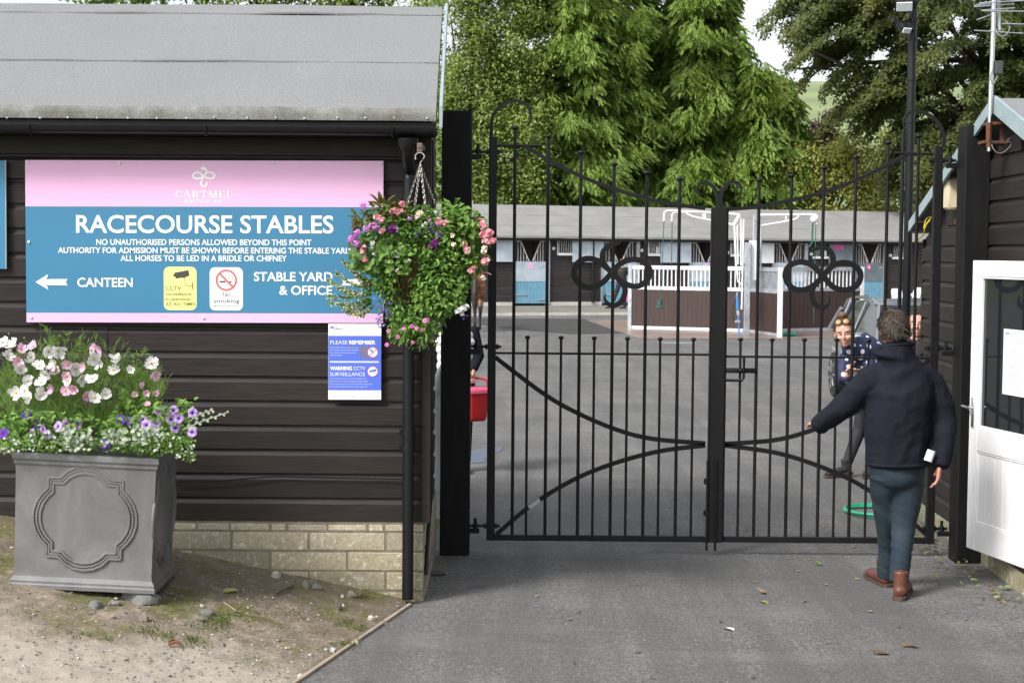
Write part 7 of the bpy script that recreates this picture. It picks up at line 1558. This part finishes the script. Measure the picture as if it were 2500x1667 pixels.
def body(mb, j, s=1.0, hands=True):
    sd_ = (j['shR'] - j['shL']).normalized()
    limb(mb, [j['pel'] - V((0, 0, .08 * s)), j['pel'], j['wai'], j['che'], j['che'].lerp(j['nec'], .6), j['nec'], j['hea']], [(.14 * s, .10 * s), (.15 * s, .11 * s), (.125 * s, .09 * s), (.145 * s, .105 * s), (.12 * s, .08 * s), (.058 * s, .058 * s), (.05 * s, .055 * s)], sd_, 16)
    for k in 'LR':
        limb(mb, [j['che'].lerp(j['nec'], .5), j['sh' + k], j['sh' + k].lerp(j['el' + k], .5), j['el' + k], j['el' + k].lerp(j['wr' + k], .35), j['wr' + k]], [.05 * s, .052 * s, .045 * s, .038 * s, .038 * s, (.028 * s, .022 * s)], None, 12)
        limb(mb, [j['pel'], j['hi' + k], j['hi' + k].lerp(j['kn' + k], .5), j['kn' + k], j['kn' + k].lerp(j['an' + k], .35), j['an' + k], j['an' + k] + V((0, 0, -.02 * s))], [.06 * s, .07 * s, .058 * s, .042 * s, .042 * s, .026 * s, .022 * s], None, 12)
        f_ = j.get('ft' + k)
        if f_ is not None: limb(mb, [j['an' + k] + V((0, 0, -.045 * s)) - (f_ - j['an' + k]) * .15, j['an' + k].lerp(f_, .5) + V((0, 0, -.03 * s)), f_], [.035 * s, .036 * s, .028 * s], None, 10)
    return sd_
def fold(sc1, amp, stretch=(1, 1, .45), seed=0):
    def f(p, n):
        a = noise.noise(V((p.x * sc1 * stretch[0], p.y * sc1 * stretch[1], p.z * sc1 * stretch[2])) + V((seed, 0, 0))); return n * amp * (abs(a) * 1.6 - .45)
    return f
def boot(t, an, toe, zs, s=1.0, mat_='boot', name='boot', heel=True):
    d = (V(toe) - V(an)); d.z = 0; d.normalize(); sd_ = V((d.y, -d.x, 0)); hl = V(an) - d * .045 * s; tp = V(toe); tilt = (tp.z - (V(an).z - .085 * s)); zb = V(an).z - .085 * s
    b = lambda a, z: V((hl.x + d.x * a * s, hl.y + d.y * a * s, zb + z * s + tilt * max(0, a) / .24)); m = MB()
    limb(m, [b(.0, .045), b(.04, .045), b(.12, .040), b(.20, .034), b(.262, .028)], [(.036 * s, .034 * s), (.039 * s, .04 * s), (.044 * s, .038 * s), (.048 * s, .030 * s), (.034 * s, .020 * s)], sd_, 14)
    limb(m, [b(.035, .04), b(.04, .09), b(.045, .145)], [(.038 * s, .045 * s), (.040 * s, .046 * s), (.047 * s, .052 * s)], sd_, 14)
    o = skinned(name, m, M[mat_], t, .008, 2)
    m = MB(); pts = []
    for (a, w_) in ((-.036, .018), (-.02, .036), (.04, .040), (.12, .040), (.20, .050), (.26, .040), (.285, .016)): pts.append((a, w_))
    out_ = [b(a, -.002) + sd_ * w_ * s for a, w_ in pts] + [b(a, -.002) - sd_ * w_ * s for a, w_ in pts[::-1]]
    m.prism(out_, (0, 0, .018 * s))
    if heel: h_ = [(a, w_) for a, w_ in pts[:3]]; m.prism([b(a, -.012) + sd_ * w_ * s for a, w_ in h_] + [b(a, -.012) - sd_ * w_ * s for a, w_ in h_[::-1]], (0, 0, .0118 * s))
    m.build('sole', M['sole'], o); return o
# ---- the man walking through the gate, seen from behind
Y0 = 9.6
t = man = thing('person', 'man seen from behind in navy jacket, teal jeans and brown boots, reaching to the gate', 'person', G(2190, 1440))
j = dict(pel=W(2190, 1105, 9.70), wai=W(2194, 1040, 9.68), che=W(2199, 960, 9.66), nec=W(2184, 868, 9.63), hea=W(2180, 820, 9.64), shL=W(2124, 922, 9.66), shR=W(2270, 930, 9.68), elL=W(2054, 994, 9.74), wrL=W(2006, 1036, 9.95), elR=W(2311, 1030, 9.66), wrR=W(2294, 1126, 9.60),
         hiL=W(2156, 1155, 9.70), hiR=W(2226, 1155, 9.70), knL=W(2168, 1290, 9.86), knR=W(2206, 1290, 9.70), anL=W(2158, 1392, 10.0), anR=W(2193, 1418, 9.62))

m = MB(); body(m, j); F = fmat((-.12, 1, -.06), (0.02, 0, 1)); q = headgeo(m, j['hea'] + V((0, .0, .032)), F, 1.0)
hand(m, j['wrL'], V((-.45, .85, .10)), V((.3, .2, -1)), V((.6, .6, .2)), .7); hand(m, j['wrR'] + V((0, 0, -.02)), V((-.08, .0, -1)), V((-1, .25, 0)), V((0, .8, -.3)), .5)
skinned('body', m, M['skinred'], t, .0065, 2)
# jacket: one continuous shell
m = MB(); s_ = V((1, 0, 0))
limb(m, [W(2194, 1131, 9.69), W(2194, 1112, 9.69), W(2194, 1075, 9.69), W(2195, 1010, 9.67), W(2199, 955, 9.65), W(2199, 920, 9.65), W(2194, 886, 9.64), W(2187, 864, 9.63)],
     [(.192, .145), (.198, .150), (.206, .160), (.212, .165), (.212, .155), (.185, .130), (.125, .105), (.100, .092)], s_, 24)
limb(m, [W(2184, 874, 9.63), W(2187, 858, 9.63), W(2186, 846, 9.635)], [(.125, .105), (.118, .098), (.112, .094)], s_, 20)
limb(m, [W(2152, 916, 9.66), W(2126, 926, 9.66), W(2088, 966, 9.70), W(2054, 996, 9.75), W(2024, 1019, 9.84), W(1998, 1039, 9.95)], [.085, .090, .084, .074, .066, .057], None, 16)
limb(m, [W(2246, 916, 9.66), W(2270, 934, 9.68), W(2293, 975, 9.67), W(2307, 1030, 9.66), W(2303, 1085, 9.63), W(2294, 1136, 9.60)], [.083, .088, .084, .077, .068, .060], None, 16)
def jf(p, n):
    a = noise.noise(V((p.x * 5 + p.z * 4, p.y * 4, p.z * 7 - p.x * 5))); b_ = noise.noise(V((p.x * 16 + p.z * 8, p.y * 12, p.z * 14 - p.x * 9)) + V((5, 0, 0)))
    return n * (.008 * (.5 - abs(a) * 2.2) + .003 * (.5 - abs(b_) * 2.2))
skinned('jacket', m, M['navy'], t, .011, 3, jf)
m = MB(); limb(m, [W(2194, 1134, 9.69), W(2194, 1127, 9.69)], [(.199, .149), (.200, .150)], s_, 28); skinned('hem_band', m, M['navy'], t, .009, 2)
m = MB(); limb(m, [W(2187, 849, 9.632), W(2186, 842, 9.635)], [(.118, .099), (.117, .098)], s_, 24); skinned('collar', m, M['navy'], t, .008, 1)
m = MB(); limb(m, [W(2192, 1108, 9.70), W(2191, 1140, 9.70), W(2190, 1168, 9.70), W(2190, 1182, 9.70)], [(.172, .125), (.172, .13), (.166, .128), (.12, .11)], s_, 20)
limb(m, [W(2162, 1150, 9.70), W(2161, 1200, 9.76), W(2168, 1290, 9.86), W(2170, 1340, 9.93), W(2164, 1404, 9.99)], [.098, .094, .074, .066, .062], s_, 16)
limb(m, [W(2220, 1150, 9.70), W(2217, 1200, 9.71), W(2206, 1290, 9.70), W(2200, 1350, 9.66), W(2194, 1420, 9.63)], [.098, .094, .074, .066, .060], s_, 16)
def tf(p, n):
    a = noise.noise(V((p.x * 5, p.y * 5, p.z * 17 + p.x * 8))); return n * .004 * (.45 - abs(a) * 2.2)
skinned('trousers', m, M['jeans'], t, .010, 3, tf)
boot(t, j['anL'], j['anL'] + V((-.04, .24, -.085)), 0, 1.08); boot(t, V((j['anR'].x + .012, j['anR'].y - .01, .098)), V((j['anR'].x + .10, j['anR'].y + .22, .012)), 0, 1.1)
hair(t, q, F, 1.0, 'hairb', lambda d: d.z > -.62 + (.75 if d.y > .35 else 0) and not (d.z > .86 and abs(d.x - .05) < .35 and d.y < .2), 7000, .055, 5, 1.12, .7, 'hair', .0075)
c_ = W(2270, 1112, Y0 - .06); m = MB(); rt = Matrix.Rotation(R(18), 3, 'Y')
pts = [c_ + rt @ V((.026 * math.cos(a), .011 * math.sin(a), .034)) for a in [2 * math.pi * i / 14 for i in range(14)]]; pb = [p - rt @ V((0, 0, .068)) for p in pts]; m.add(pts + pb, [(i, (i + 1) % 14, 14 + (i + 1) % 14, 14 + i) for i in range(14)] + [tuple(range(14, 28))]); tag(m.build('paper_roll', M['white'], None, 60), 'white folded paper sticking out of the man\'s back pocket', 'paper')
# ---- the woman in the polka dot top, bending to look round
t = thing('person', 'woman in navy polka dot top with hair bun and orange sunglasses, bending sideways', 'person', G(2100, 1172)); j = dict(pel=W(2134, 935, 14.9), wai=W(2132, 895, 14.85), che=W(2112, 858, 14.72), nec=W(2078, 850, 14.58), hea=W(2064, 830, 14.52), shL=W(2118, 872, 14.65), shR=W(2068, 872, 14.62), elL=W(2122, 925, 14.5), wrL=W(2094, 905, 14.40), elR=W(2063, 926, 14.50), wrR=W(2072, 912, 14.42),
         hiL=W(2142, 950, 14.9), hiR=W(2122, 950, 14.92), knL=W(2136, 1060, 14.9), knR=W(2098, 1050, 14.95), anL=W(2126, 1152, 14.92), anR=W(2064, 1146, 14.85)); j['ftL'] = j['anL'] + V((-.08, -.16, -.06)); j['ftR'] = j['anR'] + V((-.18, -.06, -.03))
m = MB(); body(m, j, .93); F = fmat((-.30, -1, -.10), (-.16, -.05, 1)); q = headgeo(m, W(2062, 815, 14.48), F, 1.08); hand(m, j['wrR'], V((.1, -.1, 1)), V((1, -.3, 0)), V((.5, -.6, 0)), .7, .88); hand(m, j['wrL'], V((-1, -.2, .25)), V((0, -.4, -1)), V((0, -.3, 1)), .6, .88)
skinned('body', m, M['skin'], t, .0065, 2); face(t, q, F, 1.08, .006, 'hairbr')
m = MB(); limb(m, [W(2134, 950, 14.9), W(2133, 915, 14.86), W(2126, 878, 14.8), W(2108, 858, 14.7), W(2088, 855, 14.62), W(2076, 852, 14.56), W(2070, 843, 14.53)], [(.17, .15), (.17, .15), (.185, .16), (.17, .15), (.125, .125), (.095, .095), (.068, .068)], V((1, 0, .4)), 20)
for pts in ([W(2084, 868, 14.64), W(2068, 876, 14.60), W(2060, 905, 14.53), W(2063, 928, 14.48), W(2069, 922, 14.45)], [W(2110, 872, 14.66), W(2120, 890, 14.6), W(2123, 926, 14.5), W(2104, 912, 14.42)]): limb(m, pts, [.075, .078, .066, .062, .05][:len(pts)], None, 14)
limb(m, [W(2096, 845, 14.68), W(2112, 832, 14.72), W(2128, 842, 14.75)], [.06, .085, .06]); skinned('polka_top', m, M['polka'], t, .010, 3, fold(9, .010))
m = MB(); limb(m, [W(2134, 925, 14.9), W(2133, 955, 14.9), W(2132, 985, 14.92)], [(.17, .14), (.18, .14), (.12, .11)], V((1, 0, 0)), 16)
limb(m, [j['hiL'], j['knL'], j['anL'] + V((0, 0, .02))], [.095, .065, .048]); limb(m, [j['hiR'], j['hiR'].lerp(j['knR'], .5), j['knR'], j['anR'] + V((0, 0, .02))], [.095, .085, .065, .046]); skinned('trousers', m, M['dark'], t, .011, 3)
boot(t, V((j['anL'].x, j['anL'].y, .095)), V((j['anL'].x - .1, j['anL'].y - .2, .012)), 0, .92, 'dark', 'shoe'); boot(t, V((j['anR'].x, j['anR'].y, .115)), V((j['anR'].x - .22, j['anR'].y - .08, .012)), 0, .95, 'dark', 'shoe')
hr_ = hair(t, q, F, 1.08, 'hairbr', lambda d: d.z > .62 - (d.y < .2) * 1.1 - (d.y < .45) * .2, 2200, .045, 6, 1.04, -.3, 'hair', .009)
m = MB(); m.ball(q(.0, -.03, .155), (.045, .042, .036), 14, 0, F)
for i, v in enumerate(m.v): m.v[i] = v + (v - q(0, -.03, .155)) * .35 * noise.noise(v * 40)
m.build('bun', M['hairbr'], hr_, 60)
m = MB()
for sx in (-1, 1): m.lathe(q(sx * .033, .066, .113), [(.0, .0025), (.022, .002), (.025, .0), (.022, -.002)], 16, 0, F @ V((sx * .12, 1, .55)))
m2_ = MB(); m2_.tube([q(-.010, .070, .112), q(.010, .070, .112)], .0025, 6); 
for sx in (-1, 1): m2_.tube([q(sx * .057, .060, .112), q(sx * .080, .0, .075)], .0025, 6)
g_ = thing('sunglasses', 'orange mirrored sunglasses pushed up on the bending woman\'s hair', 'sunglasses', q(0, .08, .088)); m.build('lens', M['orange'], g_, 60); m2_.build('frame', M['dark'], g_)
# ---- a second woman half hidden by the hut corner
t = thing('person', 'woman in dark top half hidden behind the hut corner, only her face showing', 'person', G(2246, 1205)); X0 = W(2243, 800, 13.7).x
def stand(X0, Y, s=1.0, arms=.0): 
    jj = dict(pel=(0, 0, .95), wai=(0, 0, 1.1), che=(0, 0, 1.28), nec=(0, 0, 1.44), hea=(0, -.02, 1.52), shL=(.17, 0, 1.38), shR=(-.17, 0, 1.38), elL=(.22, .02, 1.1), wrL=(.22, -.06, .86), elR=(-.22, .02, 1.1), wrR=(-.22, -.06, .86), hiL=(.09, 0, .9), hiR=(-.09, 0, .9), knL=(.10, -.02, .5), knR=(-.1, -.02, .5), anL=(.1, .02, .095), anR=(-.1, .02, .095), ftL=(.12, -.17, .035), ftR=(-.12, -.17, .035)); return {k: V((X0 + v[0] * s, Y + v[1] * s, v[2] * s)) for k, v in jj.items()}
def dress(t, j, s, top, low, topname='top', shoe='dark'):
    sx = V((1, 0, 0)); m = MB(); limb(m, [j['pel'] + V((0, 0, -.06)), j['pel'], j['wai'], j['che'], j['che'].lerp(j['nec'], .55), j['nec'] - V((0, 0, .03))], [(.165 * s, .125 * s), (.165 * s, .125 * s), (.15 * s, .115 * s), (.175 * s, .13 * s), (.15 * s, .10 * s), (.075 * s, .07 * s)], sx, 18)
    return m
j = stand(X0, 13.7, .965); m = MB(); body(m, j, .95); F = fmat((-.35, -1, -.02), (0, 0, 1)); q = headgeo(m, V((W(2241, 793, 13.66).x, 13.66, W(2241, 792, 13.66).z)), F, .98); hand(m, j['wrL'], V((0, -.1, -1)), V((-1, 0, 0)), V((0, -1, 0)), .5, .9); hand(m, j['wrR'], V((0, -.1, -1)), V((1, 0, 0)), V((0, -1, 0)), .5, .9)
skinned('body', m, M['skin'], t, .0075, 2); face(t, q, F, .98, .008, 'haird')
m = dress(t, j, 1.0, 0, 0)
for k in 'LR': limb(m, [j['che'].lerp(j['nec'], .5), j['sh' + k], j['el' + k], j['wr' + k]], [.06, .07, .055, .04])
skinned('dark_top', m, M['dark'], t, .012, 2); m = MB(); limb(m, [j['pel'], j['pel'] - V((0, 0, .1))], [(.17, .13), (.13, .12)], V((1, 0, 0)), 16)
for k in 'LR': limb(m, [j['hi' + k], j['kn' + k], j['an' + k]], [.095, .068, .05])
skinned('trousers', m, M['jeans'], t, .012, 2)
for k in 'LR': boot(t, j['an' + k], V((j['an' + k].x, j['an' + k].y - .22, .012)), 0, .92, 'dark', 'shoe')
hair(t, q, F, .98, 'haird', lambda d: d.z > .66 - (d.y < .1) * 1.1 - (d.y < .4) * .1, 1800, .045, 8, 1.04, -.2, 'hair', .009)
# ---- stable hand far across the yard with a pink bucket
P_ = G(1518, 755); P_.z = .02; t = thing('person', 'stable worker in black t-shirt carrying a pink bucket in front of the stable doors', 'person', P_); j = stand(P_.x, P_.y, 1.07)
j['wrL'] = V((P_.x + .26, P_.y - .05, .80)); j['elR'] = j['elR'] + V((-.08, -.05, 0)); j['wrR'] = V((P_.x - .36, P_.y - .2, .98)); j['knR'].x -= .12; j['anR'].x -= .28; j['ftR'] = j['anR'] + V((-.2, -.05, -.06)); j['ftL'] = j['anL'] + V((-.2, -.05, -.06))
m = MB(); body(m, j, 1.0); F = fmat((-.8, -.5, -.1), (0, 0, 1)); q = headgeo(m, V((P_.x, P_.y - .02, 1.69)), F, 1.02); hand(m, j['wrL'], V((0, 0, -1)), V((-1, 0, 0)), V((0, -1, 0)), .9); hand(m, j['wrR'], V((-.4, -.2, -1)), V((1, 0, 0)), V((0, -1, 0)), .5); skinned('body', m, M['skin'], t, .009, 2); face(t, q, F, 1.0)
m = dress(t, j, 1.08, 0, 0)
for k in 'LR': limb(m, [j['che'].lerp(j['nec'], .5), j['sh' + k], j['sh' + k].lerp(j['el' + k], .75)], [.065, .075, .07])
skinned('black_shirt', m, M['dark'], t, .014, 2); m = MB(); limb(m, [j['pel'], j['pel'] - V((0, 0, .1))], [(.17, .13), (.13, .12)], V((1, 0, 0)), 16)
for k in 'LR': limb(m, [j['hi' + k], j['kn' + k], j['an' + k]], [.1, .072, .055])
skinned('trousers', m, M['dark'], t, .014, 2); hair(t, q, F, 1.02, 'hairl', lambda d: d.z > .3 - (d.y < .2) * .8, 700, .045, 9, 1.05)
for k in 'LR': boot(t, V((j['an' + k].x, j['an' + k].y, .115)), V((j['an' + k].x - .24, j['an' + k].y - .05, .03)), 0, 1.0, 'dark', 'shoe')
c_ = V((P_.x + .27, P_.y - .08, .30)); b_ = thing('bucket', 'pink plastic bucket carried by the stable worker across the yard', 'bucket', c_); m = MB(); m.lathe(c_, [(.11, 0), (.15, .33), (.165, .335), (.16, .35), (.145, .34), (.105, .01)], 18); m.build('tub', M['pinkhot'], b_, 40); m = MB(); m.tube(catmull([c_ + V((-.155, 0, .34)), c_ + V((-.08, 0, .43)), c_ + V((0, 0, .45)), c_ + V((.08, 0, .43)), c_ + V((.155, 0, .34))], 4), .006, 5); m.build('handle', M['white'], b_)
# ---- groom behind the left gate post with a red bucket
P_ = V((W(1113, 900, 15).x, 15.0, 0)); t = thing('person', 'person in white gilet and navy sleeves half hidden behind the left gate post', 'person', P_); j = stand(P_.x, P_.y, .97)
hw_ = W(1157, 915, 14.9); j['shL'].x += .0; j['elL'] = V((P_.x + .215, 14.96, 1.10)); j['wrL'] = V((hw_.x - .005, 14.9, hw_.z + .05))
m = MB(); body(m, j, .95); F = fmat((-.1, -1, -.1), (0, 0, 1)); q = headgeo(m, V((P_.x, 14.97, 1.53)), F, .98); hand(m, j['wrL'], V((.12, -.05, -1)), V((-1, 0, 0)), V((0, -1, 0)), 1.1, .9); hand(m, j['wrR'], V((0, -.1, -1)), V((1, 0, 0)), V((0, -1, 0)), .6, .9); skinned('body', m, M['skin'], t, .007, 2); face(t, q, F, .98)
m = dress(t, j, 1.14, 0, 0)
skinned('gilet', m, M['vest'], t, .012, 2, lambda p, n: n * .012 * abs(math.sin(p.z * 42))); m = MB()
for k in 'LR': limb(m, [j['che'].lerp(j['nec'], .5), j['sh' + k], j['el' + k], j['wr' + k]], [.06, .068, .056, .042])
limb(m, [j['pel'] - V((0, 0, .12)), j['pel']], [(.185, .14), (.18, .14)], V((1, 0, 0)), 16); skinned('navy_sleeves', m, M['navy'], t, .012, 2)
m = MB()
for k in 'LR': limb(m, [j['hi' + k], j['kn' + k], j['an' + k]], [.095, .068, .05])
skinned('trousers', m, M['navy'], t, .012, 2); hair(t, q, F, .98, 'haird', lambda d: d.z > .3 - (d.y < .2) * .8, 900, .05, 10, 1.05)
for k in 'LR': boot(t, j['an' + k], V((j['an' + k].x, j['an' + k].y - .22, .012)), 0, .92, 'dark', 'shoe')
# red bucket with lid, rounded square
c_ = W(1156, 1026, 14.85); b_ = thing('bucket', 'red lidded plastic box bucket held beside the left gate post', 'bucket', c_)
def rsq(cz, hx, hy, rot_=.5): 
    out_ = []
    for (sx, sy, a0) in ((1, 1, 0), (-1, 1, 90), (-1, -1, 180), (1, -1, 270)): out_ += [c_ + Matrix.Rotation(rot_, 3, 'Z') @ V((sx * (hx - .03) + .03 * math.cos(R(a0 + 30 * i)), sy * (hy - .03) + .03 * math.sin(R(a0 + 30 * i)), cz)) for i in range(4)]
    return out_
def loftr(m, secs):
    vs = [p for s_ in secs for p in s_]; n = 16; k = len(secs); m.add(vs, [(i * n + j_, i * n + (j_ + 1) % n, (i + 1) * n + (j_ + 1) % n, (i + 1) * n + j_) for i in range(k - 1) for j_ in range(n)] + [tuple(range(n))[::-1], tuple((k - 1) * n + j_ for j_ in range(n))])
m = MB(); loftr(m, [rsq(0, .075, .10), rsq(.012, .086, .11), rsq(.04, .092, .115), rsq(.27, .106, .13)]); m.build('tub', M['redp'], b_, 50)
m = MB(); loftr(m, [rsq(.262, .113, .137), rsq(.295, .116, .14), rsq(.312, .104, .128)]); m.build('lid', M['redlid'], b_, 50)
rz_ = Matrix.Rotation(.5, 3, 'Z'); m = MB(); m.tube(catmull([c_ + rz_ @ V((.130, -.02, .20)), c_ + rz_ @ V((.132, -.03, .34)), V((hw_.x + .10, hw_.y, hw_.z - .04)), V((hw_.x + .0, hw_.y, hw_.z - .025)), c_ + rz_ @ V((-.10, -.03, .45)), c_ + rz_ @ V((-.130, -.02, .30))], 5), .011, 8); m.build('handle', M['redp'], b_, 60)
# ---- bay horse seen from behind, mostly hidden by the post
hx0 = W(1160, 700, 41).x; t = thing('horse', 'bay horse with black legs seen from behind between the post and the gate', 'horse', (hx0, 41, 0)); hy = 41.0
def hq(x, y, z): return V((hx0 + x - y * .12, hy + y, z))
m = MB()
limb(m, [hq(0, -.02, 1.22), hq(0, .12, 1.27), hq(0, .4, 1.27), hq(0, .8, 1.22), hq(0, 1.2, 1.18), hq(0, 1.5, 1.20), hq(0, 1.75, 1.22)], [(.20, .22), (.285, .30), (.29, .31), (.30, .31), (.29, .33), (.25, .33), (.16, .22)], V((1, 0, 0)), 20)
limb(m, [hq(0, 1.55, 1.30), hq(0, 1.8, 1.55), hq(0, 2.05, 1.82), hq(0, 2.15, 1.95)], [(.16, .26), (.12, .20), (.10, .15), (.085, .12)], V((1, 0, 0)), 14); limb(m, [hq(0, 2.05, 1.98), hq(0, 2.3, 1.85), hq(0, 2.6, 1.62)], [(.09, .12), (.085, .11), (.055, .07)], V((1, 0, 0)), 14)
for sx in (-1, 1):
    limb(m, [hq(sx * .07, 2.06, 2.06), hq(sx * .08, 2.05, 2.2)], [.035, .012], None, 8)
    limb(m, [hq(sx * .15, .15, 1.2), hq(sx * .17, .18, .95), hq(sx * .16, .22, .78), hq(sx * .14, .0, .52), hq(sx * .13, .02, .30), hq(sx * .13, .03, .14), hq(sx * .13, .10, .06)], [(.15, .22), (.125, .19), (.085, .13), (.05, .065), (.036, .04), (.042, .045), (.05, .06)], V((1, 0, 0)), 12)
    limb(m, [hq(sx * .15, 1.45, 1.1), hq(sx * .15, 1.45, .85), hq(sx * .14, 1.47, .55), hq(sx * .14, 1.46, .3), hq(sx * .14, 1.45, .13), hq(sx * .14, 1.52, .05)], [(.10, .16), (.08, .10), (.055, .06), (.038, .042), (.042, .045), (.05, .06)], V((1, 0, 0)), 12)
skinned('body', m, [M['horse'], M['horsed']], t, .022, 3, None, lambda c: 1 if c.z < .66 else 0)
m = MB(); limb(m, [hq(-.01, -.02, 1.42), hq(-.015, -.16, 1.30), hq(-.02, -.2, 1.0), hq(-.02, -.18, .7), hq(-.015, -.17, .5)], [.05, .075, .085, .08, .03], None, 12); skinned('tail', m, M['horsed'], t, .018, 2)
m = MB()
for i in range(12): p = hq(.01, 1.6 + i * .045, 1.56 + i * .045); m.leaf(p, V((.8, .1, -1)), V((1, 0, .6)), .2, .08, .1)
m.build('mane', M['horsed'], t)
